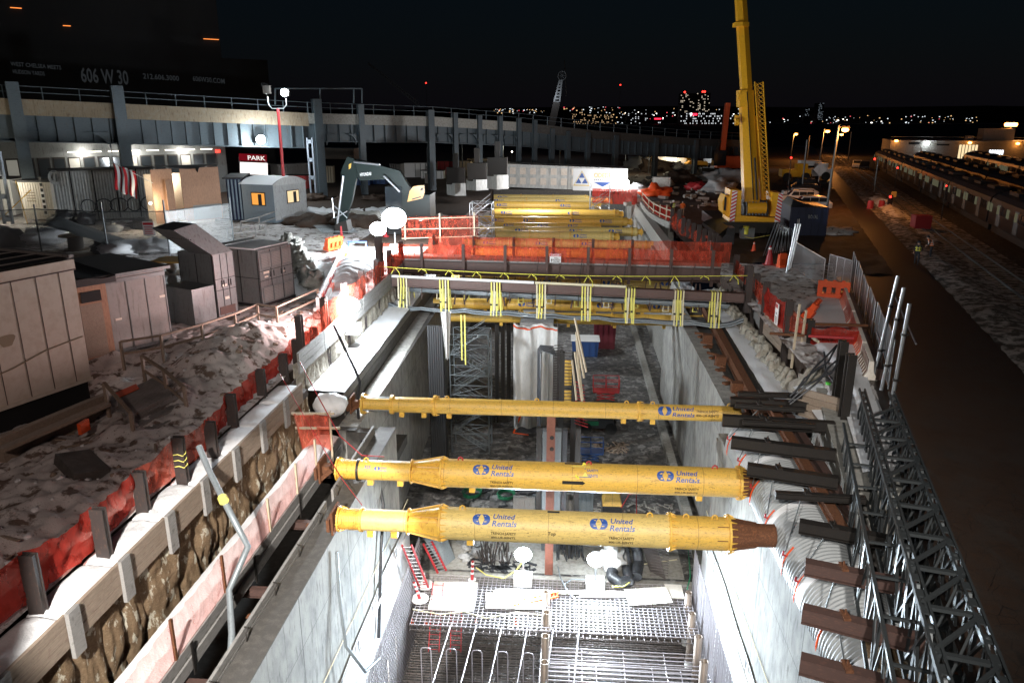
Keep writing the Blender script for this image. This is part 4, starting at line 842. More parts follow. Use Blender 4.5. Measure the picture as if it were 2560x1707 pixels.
# machines on the dark floor
def lift_machine(label,px,py,col,s=1,rz=0):
 p=G(px,py,FZ);t=thing('scissor_lift',label,'lift',p);x,y,z=p
 b=MB();b.cbox((x,y,z+.45*s),(1.9*s,1.0*s,.5*s),rz);b.part('chassis',M['black'],t)
 for sx in (-.7,.7):
  for sy in (-.5,.5):b=MB();b.cyl((x+sx*s,y+sy*s-.1,z+.25*s),(x+sx*s,y+sy*s+.1,z+.25*s),.26*s,n=12);b.part('wheel',M['tyre'],t)
 b=MB()
 for k in range(3):b.bar((x-.7*s,y,z+.75*s+.25*k*s),(x+.7*s,y,z+1.0*s+.25*k*s),.07);b.bar((x+.7*s,y,z+.75*s+.25*k*s),(x-.7*s,y,z+1.0*s+.25*k*s),.07)
 b.part('scissor_arms',M[col],t);b=MB();b.cbox((x,y,z+1.55*s),(2.0*s,1.05*s,.08))
 for sx in (-1,0,1):
  for sy in (-.5,.5):b.cyl((x+sx*s,y+sy*s,z+1.6*s),(x+sx*s,y+sy*s,z+2.6*s),.035*s,n=6)
 for sy in (-.5,.5):
  for zz in (2.1,2.6):b.cyl((x-s,y+sy*s,z+zz*s),(x+s,y+sy*s,z+zz*s),.035*s,n=6)
 for sx in (-1,1):
  for zz in (2.1,2.6):b.cyl((x+sx*s,y-.5*s,z+zz*s),(x+sx*s,y+.5*s,z+zz*s),.035*s,n=6)
 b.part('guard_rail',M[col],t);return t
lift_machine('red railed lift on the dark trench floor behind the thin strut',1513,1022,'red')
lift_machine('blue railed work cage standing on the pale slab above the second strut',1475,1172,'bluep',.8)
def tank(name,label,cat,px,py,dims,m,lidm=None):
 p=G(px,py,FZ);t=thing(name,label,cat,p);w_,d_,h_=dims
 b=MB();b.hexa([(p.x+i*w_/2*k,p.y+j*d_/2,p.z+zz) for zz,k in ((0,.9),(h_,1)) for i,j in ((-1,-1),(1,-1),(1,1),(-1,1))]);b.part('body',M[m],t)
 b=MB();b.cbox((p.x,p.y,p.z+h_),(w_*1.06,d_*1.06,.12));b.part('rim',M[lidm or m],t)
 for k in range(4):b=MB();b.cbox((p.x-w_*.36+k*w_*.24,p.y-d_/2-.03,p.z+h_/2),(.08,.08,h_*.9));b.part('rib',M[m],t)
tank('skip','dark blue skip with white stripes on the shaded trench floor','skip',1462,885,(2.6,1.8,1.6),'bluep','white')
tank('skip','dark red tank in the shaded back of the trench','tank',1510,865,(2.2,2,3),'maroon')
p=G(1495,1075,FZ);t=thing('mini_loader','small dark loader with green trim below the red lift','machine',p);x,y,z=p
b=MB();b.cbox((x,y,z+.7),(2.2,1.3,.6));b.cbox((x+.5,y,z+1.2),(1.1,1.1,.6));b.part('body',M['cable'],t)
b=MB();b.cbox((x-.5,y-.66,z+.8),(1,.05,.3));b.part('trim',M['green'],t)
for sx in (-.9,.9):
 for sy in (-.65,.65):b=MB();b.cyl((x+sx,y+sy-.15,z+.42),(x+sx,y+sy+.15,z+.42),.42,n=14);b.part('wheel',M['tyre'],t)
b=MB();b.tube([(x-1,y,z+.8),(x-1.5,y-.1,z+1.4),(x-1.9,y-.2,z+.5)],.1,6);b.part('arm',M['galvd'],t)
p=G(1528,1290,FZ);t=thing('mini_machine','small yellow-hooded machine seen between the two big struts','machine',p);x,y,z=p
b=MB();b.cbox((x,y,z+.55),(1.1,1.2,.8));b.part('body',M['cable'],t)
b=MB();b.hexa([(x+i*.55*k,y+j*.6*k,z+zz) for zz,k in ((.95,1),(1.5,.7)) for i,j in ((-1,-1),(1,-1),(1,1),(-1,1))]);b.part('hood',M['yellow'],t)
b=MB();b.tube([(x+.5,y-.6,z+.9),(x+.9,y-.7,z+1.8),(x+1.3,y-.6,z+1.8),(x+1.4,y-.5,z+.2)],.03,6);b.part('handle',M['red'],t)
# hoses, bags, debris on the floor
for px,py,m,lab,sc in ((1180,1235,'green','coil of green hose on the slab left of the brown column',.55),(1265,1240,'green','loose coil of green hose beside the blue frame',.5),(1300,1215,'bluep','blue hose coil near the brown column',.3)):
 p=G(px,py,FZ+.05);b=MB();b.tube([(p.x+sc*(1+.12*math.sin(i*.9))*math.cos(i*.5),p.y+sc*1.1*math.sin(i*.5),p.z+.004*i) for i in range(60)],.03,5);b.solo('hose',M[m],lab,'hose')
def debris(name,label,cx,cy,z,w_,d_,n,m,kind='bits',seed=0,group=None):
 rnd=random.Random(seed);b=MB()
 for k in range(n):
  x=cx+rnd.uniform(-w_,w_)/2;y=cy+rnd.uniform(-d_,d_)/2
  if kind=='bits':b.cbox((x,y,z+.06),(rnd.uniform(.1,.8),rnd.uniform(.04,.15),.06),rnd.uniform(0,3.1))
  elif kind=='bags':b.ball((x,y,z+.15),rnd.uniform(.25,.5),16,10,(1,.8,.5),1.1)
  else:b.cyl((x,y,z+.05),(x+rnd.uniform(-.3,.3),y+rnd.uniform(-.3,.3),z+rnd.uniform(.8,1.8)),.03,n=5)
 return b.solo(name,m,label,'debris',kind='stuff')
p=G(1525,1120,FZ);debris('rubble','pile of scrap timber on the pale slab',p.x,p.y,FZ,2.2,1.6,60,M['wood'],seed=3)
p=G(1110,1290,FZ);debris('debris','scattered bits behind the left end of the nearest strut',p.x,p.y,FZ,4,3,50,M['galvd'],seed=4)
p=G(1560,1290,FZ);debris('debris','scattered bits at the right foot of the trench wall',p.x+.4,p.y,FZ,5,3,80,M['concb'],seed=5)
p=G(1300,1250,FZ);debris('debris','clutter of dark tools and frames between the big struts',p.x,p.y,FZ,7,2.6,90,M['cable'],seed=6)
p=G(1240,1400,FZ);debris('debris','tangle of upright rebar ends left of the left floodlight',p.x,p.y,FZ,1.4,1.2,40,M['rebar'],'up',seed=7)
p=G(1200,1385,FZ);debris('bag_heap','heap of pale plastic bags near the slab edge',p.x,p.y,FZ,2.4,1.2,7,M['bag'],'bags',seed=8)
p=G(1250,1415,FZ);debris('bag_heap','dark bundles between the ladder and the left floodlight',p.x,p.y,FZ,3.2,1,60,M['cable'],'bits',seed=9)
p=G(1395,1395,FZ);debris('pipe_bundle','dark pipes standing between the two trench floodlights',p.x+.6,p.y,FZ,1.6,.7,26,M['cable'],'up',seed=10)
# form wall pieces standing on the slab behind floodlights
for k in range(4):
 a=G(1310+k*48,1330-k*4,FZ);b=MB();b.cbox((a.x,a.y,FZ+1.1),(1.2,.14,2.2),.1*k-.1)
 for j in range(5):b.cbox((a.x-.5+.25*j,a.y-.1,FZ+1.1),(.05,.06,2.2),.1*k-.1)
 b.solo('form_panel',M['conduit'] if k % 2 else M['woodg'],['ribbed form panel behind the left trench floodlight','ribbed form panel beside the brown column foot','ribbed form panel behind the right trench floodlight','ribbed form panel behind the black ducts'][k],'panel','ribbed form panels')
def ladder(label,a,c,wdt,m,nr=12,wd=(1,0,0),r=.03,rm=None):
 a=Vector(a);c=Vector(c);wd=Vector(wd).normalized()*wdt;t=thing('ladder',label,'ladder',a)
 for s in (0,1):b=MB();b.bar(a+wd*s,c+wd*s,r*2,r*2);b.part('rail',M[m],t)
 b=MB()
 for i in range(nr):q=a.lerp(c,(i+.5)/nr);b.cyl(q,q+wd,r*.7,n=5)
 b.part('rungs',M[rm or m],t)
ladder('red ladder leaning against the left trench wall by the slab edge',G(1050,1470,-11),AX(1005,1362,-7.2),.42,'red',12,(1,.1,0),.035,'galv')
ladder('red ladder stacked against a grey sheet left of the nearest strut cone',G(1095,1432,-11),G(1058,1358,-9.6),.45,'red',10,(.8,.5,0),.04,'galv')
b=MB();a0=G(1108,1420,-11);c0=G(1052,1335,-9.4);b.hexa([a0,a0+Vector((.08,0,0)),a0+Vector((.5,.9,0)),a0+Vector((.42,.9,0)),c0,c0+Vector((.08,0,0)),c0+Vector((.9,1.0,0)),c0+Vector((.82,1.0,0))]);b.solo('board',M['conduit'],'grey sheet with a pink edge leaning beside the red ladders','board')
# black flexible ducts and white hood
t=thing('flexible_duct','fat black corrugated ducts beside the right trench floodlight','duct',G(1565,1440,FZ))
for pts in ([G(1560,1345,-9.4),G(1562,1375,-9.9),G(1568,1420,-10.6),G(1575,1452,-10.7),G(1550,1455,-10.7),G(1528,1440,-10.6),G(1532,1425,-10.5)],[G(1580,1350,-9.3),G(1592,1372,-9.8),G(1596,1405,-10.4),G(1590,1445,-10.6)]):
 p2=[]
 for i in range(len(pts)-1):
  for j in range(12):p2.append(pts[i].lerp(pts[i+1],j/12))
 b=MB();b.tube(p2,.3,12,[.24+.045*(i % 2) for i in range(len(p2))]);b.part('duct',M['cable'],t)
b=MB();p=G(1530,1432,-11);b.ball((p.x,p.y,-10.1),.75,22,16,(.75,.7,1.0),.9);b.solo('bag',M['tarp'],'large white plastic hood hanging beside the right floodlight','bag')
# rebar stack leaning right
b=MB()
for k in range(24):a=G(1665,1450,-11);b.cyl((a.x-.03*k,a.y+.03*k,-11),(a.x-.7-.03*k,a.y+1.0,-8.8-.05*(k % 5)),.025,n=4)
for k in range(14):a=G(1665,1450,-11);b.cyl((a.x-.8,a.y+.1+.05*k,-10.8+.14*k),(a.x+.1,a.y+.1,-10.8+.14*k),.025,n=4)
b.solo('rebar_rack',M['rebar'],'dark rebar rack leaning at the right end of the slab','rebar')
b=MB();b.grid(lambda u,v:(-6.4+12.4*u,33.3+(3.9+.5*math.sin(7*u))*v,-10.955-.04*v),20,8);S('ground',b,M['concb'])
# ---------------------------------------------------------------- slab edge, rebar mats, pipes
b=MB();b.box((-7.7,32.9,-14),(6.75,33.3,-11.02));S('trench_floor',b,M['concb'])
def mat_bars(label,x0,x1,y0,y1,z,dx,dy,r,m,name='rebar_mat'):
 t=thing(name,label,'rebar',(x0,y0,z));b=MB();n=max(1,int((x1-x0)/dx))
 for i in range(n+1):x=x0+(x1-x0)*i/n+.03*nz(i,z);b.cyl((x,y0,z-r*2),(x+.04*nz(i,3),y1,z-r*2),r,n=5,cap=False)
 b.part('long_bars',M[m],t);b=MB();n=max(1,int((y1-y0)/dy))
 for i in range(n+1):y=y0+(y1-y0)*i/n+.03*nz(i,z+2);b.cyl((x0,y,z),(x1+.15*nz(i,7),y,z+.02*nz(i,5)),r,n=5,cap=False)
 b.part('cross_bars',M[m],t);return t
mat_bars('upper rebar mat under the plywood sheets at the slab edge',-6.9,6.1,29.0,32.9,-11.05,.21,.21,.02,'rebarp')
mat_bars('second rebar mat a little below the upper one',-6.9,6.1,29.0,32.9,-11.35,.3,.3,.02,'rebar')
mat_bars('bright open rebar mat on the right half of the pit',-.9,6.3,14.5,28.8,-11.75,1.6,.26,.026,'rebarp')
mat_bars('middle rebar mat on the right half of the pit',-.9,6.5,14.5,28.8,-12.5,1.1,.3,.026,'rebarp')
mat_bars('dense dark rebar mat at the bottom of the pit',-7.2,6.6,14.5,32.8,-13.3,.3,.17,.024,'rebar')
mat_bars('lower layer of the bottom rebar mat',-7.2,6.6,14.5,32.8,-13.6,.3,.25,.024,'rebar')
mat_bars('near left rebar mat with long pale bars',-7.0,-1.0,14.5,26.4,-12.9,.9,.15,.022,'rebarp')
# vertical wall dowels
for sx,x,lab in ((-1,-7.15,'dense row of vertical dowel bars along the left liner'),(1,6.3,'dense row of vertical dowel bars along the right liner')):
 t=thing('dowel_row',lab,'rebar',(x,14,-13.8));b=MB()
 for k in range(100):
  y=14.3+k*.187;b.cyl((x,y,-13.8),(x+.03*nz(k,x),y,-8.9+.12*nz(k,4)),.026,n=4,cap=False)
 b.part('vertical_bars',M['rebarp'],t);b=MB()
 for k in range(20):b.cyl((x+.03,14.3,-13.6+k*.23),(x+.03,33.0,-13.6+k*.23),.014,n=4,cap=False)
 b.part('horizontal_bars',M['rebar'],t)
 lx=-7.69 if sx<0 else 6.74;t=thing('liner','white waterproofing sheet along the foot of the ' + ('left' if sx<0 else 'right')+' trench wall','liner',(lx,14,-13.9))
 b=MB();b.grid(lambda u,v:(lx-sx*(.06+.10*v*0+.03*abs(nz(u*30,v*3))),13.5+19.4*u,-13.9+(6.2+.25*nz(u*6,2))*v),90,8);b.part('sheet',M['liner'],t)
 b=MB();b.tube([(lx-sx*.25,13.5+i,-7.95+.06*nz(i,2)) for i in range(20)],.05,5);b.part('top_roll',M['liner'],t)
 b=MB();b.cyl((lx-sx*.04,13.5,-6.4),(lx-sx*.04,32.9,-6.9),.02,n=5);b.part('yellow_cord',M['strapw'],t)
 b=MB()
 for k in range(9):b.cbox((lx-sx*.16,15+k*2.1,-7.9),(.02,.06,.5))
 b.part('clips',M['cable'],t)
# upright pipes
PP=[(1013,1478),(996,1527),(981,1586),(960,1648),(1366,1478),(1366,1529),(1363,1589),(1361,1654),(1722,1480),(1731,1533),(1747,1590),(1761,1652)]
pl=['farthest of the left row','second from the far end of the left row','third of the left row','nearest of the left row','farthest of the middle row, half sunk in the bright mat','second of the middle row','third of the middle row','nearest of the middle row','farthest of the right row, beside the plywood','second of the right row','third of the right row','nearest of the right row']
for (px,py),nr in zip(PP,pl):
 p=G(px,py,-10.45);t=thing('pipe','upright open steel pipe, ' + nr,'pipe',(p.x,p.y,-13.3),'upright pipes in the rebar pit')
 b=MB();b.loft([b.ring((p.x,p.y,z),(0,0,1),r,18) for z,r in ((-13.3,.17),(p.z,.17),(p.z,.145),(p.z-.8,.145))],False,True);b.part('tube',M['pipe'],t)
 b=MB();b.cyl((p.x,p.y,-13.32),(p.x,p.y,-12.95),.18,n=16);b.part('pale_foot',M['white'],t)
# hairpin bars in the left half
for j in range(4):
 for i in range(5):
  x=-5.9+i*1.12+.15*j*0;y=27.6-2.9*j+.25*nz(i,j);z0=-13.2;z1=-11.15+.12*nz(i,j,2)
  b=MB();w2=.22;b.tube([(x-w2,y,z0),(x-w2,y,z1-.15),(x-w2*.75,y,z1-.02),(x,y,z1),(x+w2*.75,y,z1-.02),(x+w2,y,z1-.15),(x+w2,y,z0)],.025,5)
  b.solo('hairpin_bar',M['rebarp'],f'inverted U bar, {ORD[i]} from the left in the {ORD[j]} row from the slab','rebar','inverted U bars in the left half of the pit')
for i in range(6):
 b=MB();x=-5.6+1.15*i;b.tube([(x+.6,28.9,-10.9),(x+.1,22,-11.6),(x-.3,14.6,-11.9)],.028,5);b.solo('long_bar',M['rebarp'],f'long pale bar running towards the viewer, {ORD[i]} from the left','rebar','long pale bars over the left half of the pit')
# plywood sheets
for k,(pts,lab) in enumerate(((((1070,1523),(1183,1527),(1195,1456),(1086,1453)),'pale plywood sheet under the red ladder tops at the left of the mat'),(((1215,1520),(1362,1523),(1372,1484),(1215,1482)),'overexposed plywood sheet left of the middle pipe'),(((1575,1513),(1682,1506),(1665,1466),(1560,1474)),'pair of plywood sheets on the right of the mat'),(((1675,1494),(1712,1496),(1703,1462),(1660,1460)),'small plywood sheet in front of the farthest right pipe'),(((1450,1492),(1565,1492),(1562,1480),(1452,1480)),'narrow white board lying across the bright mat'),(((1235,1481),(1560,1487),(1556,1478),(1240,1473)),'long thin white plank behind the plywood'))):
 z=-10.98+.03*(k % 3);b=MB();q=[G(*p_,z) for p_ in pts];b.hexa(q+[v+Vector((0,0,.025)) for v in q]);b.solo('plywood_sheet',M['paleply'],lab,'board','plywood sheets on the rebar mat')
ladder('orange and white ladder lying on the plywood',G(1278,1502,-10.9),G(1398,1480,-10.9),.35,'orange',14,(-.1,-1,0),.04)
ladder('left thin red ladder going down into the pit',(G(1071,1628,-13.2)),G(1082,1455,-10.2),.5,'red',14,(1,0,0),.018)
ladder('right thin red ladder going down into the pit',(G(1126,1628,-13.2)),G(1128,1500,-10.7),.5,'red',11,(1,0,0),.018)
for k,(a,c,lab) in enumerate((((1058,1430),(1062,1462),'short red and white delineator beside the slab edge'),((1034,1455),(1050,1497),'leaning red and white delineator on the mat'),((1183,1402),(1180,1450),'red stand pipe with coiled cable at the slab edge'))):
 t=thing('delineator',lab,'post',G(*c,-11));q=G(*c,-11);p=Vector((q.x,q.y,0));h_=top(q,a[1]);dx=(a[0]-c[0])/60
 b=MB();b.cyl(q,(q.x+dx,q.y,h_),.08,.06,10);b.part('post',M['red'],t);b=MB();b.cyl(q,q+Vector((0,0,.06)),.42 if k<2 else .2,n=14);b.part('base',M['white'],t)
 b=MB()
 for s in (.35,.6,.85):v=q.lerp(Vector((q.x+dx,q.y,h_)),s);b.cyl(v,v+Vector((0,0,.10)),.085,n=10)
 b.part('white_band',M['white'],t)
for k,(pts,m,lab) in enumerate((([(1032,1522),(1100,1535),(1160,1528),(1215,1545),(1290,1530),(1360,1538)],'strapw','pale rope sagging along the edge of the upper mat'),([(1190,1418),(1215,1436),(1260,1445),(1290,1425),(1310,1400)],'strap','yellow cord looping behind the left floodlight'),([(1590,1412),(1640,1405),(1692,1398)],'strapw','taut cord right of the black ducts'),([(1593,1420),(1580,1450),(1560,1465),(1530,1466)],'strap','yellow cord at the foot of the black ducts'),([(1715,1330),(1722,1390),(1726,1440),(1718,1472)],'green','green hose hanging down the right wall'),([(1395,1415),(1400,1440),(1415,1470),(1440,1500)],'conduit','grey cable trailing from the slab onto the mat'),([(1410,1460),(1430,1447),(1470,1448),(1490,1462)],'conduit','pale arched hose between the floodlights'))):
 b=MB();b.tube([G(*q,-10.6) for q in pts],.03,5);b.solo('rope' if 'hose' not in lab else 'hose',M[m],lab,'rope' if 'hose' not in lab else 'hose')
for k,px in enumerate((1030,1064,1190,1289)):
 p=G(px,1540,-11.2);b=MB();b.cyl((p.x,p.y,-11.6),(p.x,p.y,-11.45),.07,.07,8);b.cyl((p.x,p.y,-11.45),(p.x,p.y,-11.3),.02,n=5);b.solo('bar_cap',M['orange'],['orange cap under the yellow pad','orange cap beside the left red ladder','orange cap between the ladders and the middle','orange cap left of the bright mat'][k],'cap','orange bar caps')
# ================================================================ RIGHT EDGE
# corrugated culvert slung along the wall
CX,CZ,CR=7.95,-2.4,1.14
t=thing('culvert_pipe','fat corrugated metal culvert pipe hanging along the right trench wall','pipe',(CX,13,CZ-CR))
def culv(y0,y1,nm='corrugated_tube'):
 b=MB();rings=[];n=int((y1-y0)/.17)
 for i in range(n*4+1):
  y=y0+(y1-y0)*i/(n*4);r=CR+(0,.05,.075,.0)[i % 4];rings.append([Vector((CX+r*math.cos(a),y+.10*math.sin(a),CZ+r*math.sin(a))) for a in [2*math.pi*k/40 for k in range(40)]])
 b.loft(rings,False);b.part(nm,M['culv'],t)
for y0,y1 in ((8,15.6),(15.9,19.3),(19.6,23.0),(23.3,26.6),(26.9,30.4)):culv(y0,y1)
for y in (15.75,19.45,23.15,26.75):
 b=MB();b.cyl((CX,y-.2,CZ),(CX,y+.2,CZ),CR+.065,n=40,cap=False);b.part('coupling_band',M['liner'],t)
b=MB();b.lathe((CX,30.4,CZ),(CX,30.5,CZ),[(0,CR+.02),(.1,CR*.9)],40,False);b.part('end_cap',M['culv'],t)
b=MB();b.grid(lambda u,v:(CX+(CR+.12+.22*abs(fbm(u*4,v*6,1.5)))*math.cos(.6+1.5*u),13.8+2.6*v,CZ+(CR+.10+.25*max(0,fbm(u*4,v*6,1.5,4)))*math.sin(.6+1.5*u)),22,30);b.solo('soil_lump',M['rock'],'lump of earth and gravel stuck on the culvert pipe near the bottom right','soil')
b=MB();b.ball((CX+.75,15.3,CZ+1.0),.32,10,7,(.8,1.2,.8),.5);b.solo('snow_lump',M['bag'],'grey lump of old snow beside the earth on the culvert','snow')
# cross beams carrying it
BM=[((2000,1657),(2200,1712),.40),((2006,1532),(2190,1580),.40),((2012,1416),(2178,1450),.38),((1998,1314),(2166,1345),.36),((1938,1236),(2112,1246),.22),((1868,1172),(2095,1206),.40),((1828,1105),(2090,1138),.42),((1857,1054),(1998,1062),.20),((1806,1050),(2086,1068),.44),((1838,1012),(1975,1022),.20),((1826,1004),(2120,1020),.36),((1845,984),(1955,988),.20)]
lb=['lowest dark beam over the culvert at the bottom right','second dark beam from the bottom over the culvert','third beam from the bottom, its left end over the pipe side','beam level with the rusty cone of the nearest strut','short channel beam above that of the rusty cone','dark beam just right of the second strut end','wide dark beam beside the brown strut end','short channel lying on the wide dark beams','wide dark beam whose left end hides the thin strut','slim channel across the top dark beams','long dark beam running under the sling cables','topmost slim channel over the thin strut end']
for (a,c,h_),lab in zip(BM,lb):
 z=.05 if h_<.25 else -.32;A=G(*a,z);C=G(*c,z);C=A+(C-A).normalized()*max((C-A).length,2.6)
 t=thing('support_beam',lab,'beam',A,'dark beams over the culvert');b=MB();b.hbeam(A,C,.30 if h_>.25 else .18,h_,.03);b.bar(A,C,.2,h_-.1);b.part('steel_section',M['black'] if A.y>19 else M['brown'],t)
 q=A.lerp(C,.35);b=MB();b.cbox((q.x,q.y,z+h_/2+.04),(.16,.36,.07));b.cyl((q.x,q.y,z+h_/2),(q.x,q.y,z+h_/2+.2),.025,n=6);b.part('clamp',M['rust'] if A.y<20 else M['black'],t)
 if h_>.25 or A.y<24:
  q=A.lerp(C,.3);s=thing('hanger_sling','wire hanger with red shackle under the ' + lab.replace(' over the culvert','').replace(' over the pipe side','')[:60].rsplit(' ',1)[0],'sling',(q.x,q.y,CZ),'wire hangers of the culvert')
  b=MB();x0=CX-CR*.98;b.cyl((q.x,q.y,z),(x0-.05,q.y-.1,CZ+.6),.022,n=5);b.part('wire',M['galvd'],s)
  b=MB();b.tube([(x0-.1,q.y-.1,CZ+.62),(x0-.12,q.y-.1,CZ+.5),(x0,q.y-.1,CZ+.45),(x0+.1,q.y-.1,CZ+.52)],.035,6);b.part('shackle',M['red'],s)
  b=MB();b.tube([Vector((CX+(CR+.07)*math.cos(a),q.y-.1,CZ+(CR+.07)*math.sin(a))) for a in [math.pi*(.78+.08*k) for k in range(10)]],.03,5);b.part('webbing',M['orange'],s)
# rusty longitudinal wales
def wale(label,a,c,w_,h_,m='rust',name='wale'):
 b=MB();b.hbeam(a,c,w_,h_,.03);b.bar(a,c,w_*.5,h_-.07);return b.solo(name,M[m],label,'beam')
wale('rusty steel wale running along the right ledge beyond the dark beams',(8.75,32.2,-1.9),(9.6,55,-1.9),.40,.62)
wale('brown timber-like wale passing under the dark beams above the culvert',(8.6,30.8,-.75),(8.2,20.6,-.75),.32,.34)
wale('dark brown twin wale beside it under the dark beams',(9.1,30.8,-.8),(8.8,20.6,-.8),.28,.34,'brown')
b=MB();b.cyl((8.9,20.3,-1.6),(9.1,12.5,-1.6),.05,n=8);b.solo('rail_pipe',M['galv'],'thin shiny pipe in the dark gap right of the culvert','pipe')
b=MB()
for k in range(7):y=34+2.2*k;b.cbox((8.35+.02*k,y,-2.42),(.5,.28,.16),.5+.2*nz(k,1));b.cbox((8.5,y+.6,-2.36),(.12,.8,.12),.2*k)
b.solo('debris',M['rust'],'rusty steel scraps lying on the grey ledge of the right wall','debris',kind='stuff')
for k in range(3):b=MB();b.cbox((8.55,37+4.4*k,-2.1),(.55,.45,.5));b.solo('bracket',M['rust'],['rusty bracket block nearest the thin strut on the right ledge','middle rusty bracket block of the right ledge','rusty bracket block farthest along the right ledge'][k],'bracket')
# snow ledge + pale pile row
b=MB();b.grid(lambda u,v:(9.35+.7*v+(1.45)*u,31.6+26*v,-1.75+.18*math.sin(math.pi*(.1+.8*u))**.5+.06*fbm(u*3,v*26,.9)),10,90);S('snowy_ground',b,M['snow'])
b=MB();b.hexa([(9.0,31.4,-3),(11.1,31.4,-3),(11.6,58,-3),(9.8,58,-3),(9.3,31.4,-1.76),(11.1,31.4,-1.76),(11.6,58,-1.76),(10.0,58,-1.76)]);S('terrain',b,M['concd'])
b=MB();b.grid(lambda u,v:(9.9+2.6*u,28.0+4.4*v,-.55+.5*math.sin(math.pi*(.15+.6*v))*math.sin(math.pi*(.1+.8*u))+.12*fbm(u*3,v*4,.7)),20,24);b.solo('snow_drift',M['snow'],'smooth white drift behind the sling cables','snow')
for k in range(9):
 y0=35.2+2.35*k;b=MB();n0=len(b.v)
 for j in range(2):
  yc=y0+.6+1.15*j;xc=10.78
  b.ball((xc+.1*nz(k,j)+.02*k,yc,-1.95),1.0,20,14,(.55,.62,.85+.15*nz(k,j+3)),.6)
 b.solo('secant_pile',M['rockp'],f'lumpy pale pile head on the right ledge, {ORD[k]} beyond the leaning square timbers','pile','pale pile heads of the right ledge')
b=MB();b.ball((10.9,33.0,-1.0),1.1,18,12,(.8,.9,1.1),.5);b.solo('secant_pile',M['rockp'],'large broken pale pile beside the dark beam ends and sling','pile')
b=MB();b.box((11.6,32,-2),(12.3,122,-.18));S('terrain',b,M['mud'])
# right fence: posts, boards and net
RP=[(1836,722,637),(1862,753,664),(1885,780,685),(1907,822,705),(1962,880,750),(2017,893,798)]
rl=['farthest of the near right fence','second of the near right fence, left of the pale rail panel','third of the near right fence','beside the bright orange net with a white notice','right of the white notice','thick and black next to the pale props']
rp=[]
for (px,py,ty),lab in zip(RP,rl):
 p=G(px,py,-.75);h=top((p.x,p.y,0),ty);rp.append((p,h));t=thing('soldier_post','dark steel post ' + lab,'post',(p.x,p.y,-1.6),'dark posts of the near right fence')
 b=MB();b.hbeam((p.x,p.y,-1.6),(p.x,p.y,h),.34,.34,.03,(0,1,0));b.part('steel_section',M['darkpost'] if px<2000 else M['black'],t)
for i in range(len(rp)-1):
 (a,ha),(c,hc)=rp[i],rp[i+1];zt=.35+.1*(i==3);t=thing('timber_lagging',['pale boards in the farthest bay of the near right fence','pale boards in the second bay of the near right fence','pale boards left of the orange net with the notice','tall weathered boards under the white notice','weathered boards behind the pale props'][i],'planks',(a.x,a.y,-1.2),'timber lagging of the right fence')
 for k in range(4):b=MB();b.bar(Vector((a.x,a.y,zt-.16-.36*k)),Vector((c.x,c.y,zt-.16-.36*k)),.08,.34);b.part('board',M['wood'] if i!=2 else M['woodg'],t)
def nr(idx,lab,m='net',lo=.45):
 netrun([(rp[i][0].x-.05,rp[i][0].y,rp[i][1]-.25) for i in idx],[(rp[i][0].x-.12,rp[i][0].y,lo) for i in idx],M[m],lab,.12,8)
nr((0,1),'orange net in the farthest bay of the near right fence');nr((1,2,3),'orange net folded around the third post of the near right fence');nr((3,4),'bright orange net bay carrying a white notice','netd',.3);nr((4,5),'orange net behind the pale props')
for i,lab in ((1,'lower'),(2,'upper')):
 a,c=rp[1][0],rp[2][0];b=MB();b.bar((a.x,a.y-.05,.5+.5*i),(c.x,c.y-.05,.5+.5*i),.05,.12);b.solo('rail',M['lumber'],f'{lab} pale rail of the right fence just beyond the notice','rail')
q=(rp[3][0]*.3+rp[4][0]*.7);b=MB();b.cbox((q.x-.22,q.y,.95),(.04,.55,1.15));sg=b.solo('notice',M['signw'],'tall white notice with red heading on the right orange net','sign')
b=MB();b.cbox((q.x-.245,q.y,1.38),(.01,.42,.2));b.part('red_heading',M['red'],sg)
fn=plane_fn((q.x-.25,q.y+.22,.5),(0,-1,0),(0,0,1));b=MB();b.cbox((q.x-.245,q.y,.98),(.01,.1,.1))
for k in range(4):b.cbox((q.x-.245,q.y,.78-.1*k),(.01,.36-.05*k,.035))
b.part('lettering',M['black2'],sg)
# pale props and pipes across
for k,(a,c,z0,z1,lab) in enumerate((((2000,760),(1978,920),1.6,-.9,'left of the two upright pale timber props'),((2022,775),(1998,900),1.7,-.8,'right of the two upright pale timber props'))):
 p=G(*c,-.9);b=MB();b.bar(p,(p.x+.1,p.y+.1,top((p.x+.1,p.y+.1,0),a[1])),.1,.1,(0,1,0));b.solo('prop',M['lumber'],lab,'prop')
b=MB();b.bar(G(1924,833,.55),G(2012,839,.6),.12,.12);b.solo('rail',M['rust'],'rusty bar crossing in front of the boards and pale props','rail')
for k,(a,c,z) in enumerate((((1972,775),(2006,800),1.1),((2030,842),(2048,856),.6))):b=MB();b.bar(G(*a,z),G(*c,z-.1),.06,.14);b.solo('brace',M['lumber'],['short pale brace above the rusty bar','short pale brace lying beyond the black post'][k],'brace')
for k,(a,c,m) in enumerate((((2030,810),(2170,814),'rust'),((2022,840),(2134,845),'red'))):
 b=MB();b.cyl(G(*a,1.0),G(*c,1.0),.08,n=8);b.solo('rail_pipe',M[m],['rusty pipe spanning from the black post to the striped barrier','red-brown pipe spanning just below the rusty one'][k],'pipe')
b=MB();a,c=G(2030,818,.9),G(2150,824,.9);b.grid(lambda u,v:a.lerp(c,u)+Vector((0,0,-.85*(1-v)-.1*math.sin(9*u))),12,5);b.solo('safety_net',M['netd'],'dark red net hung between the two cross pipes','safety net')
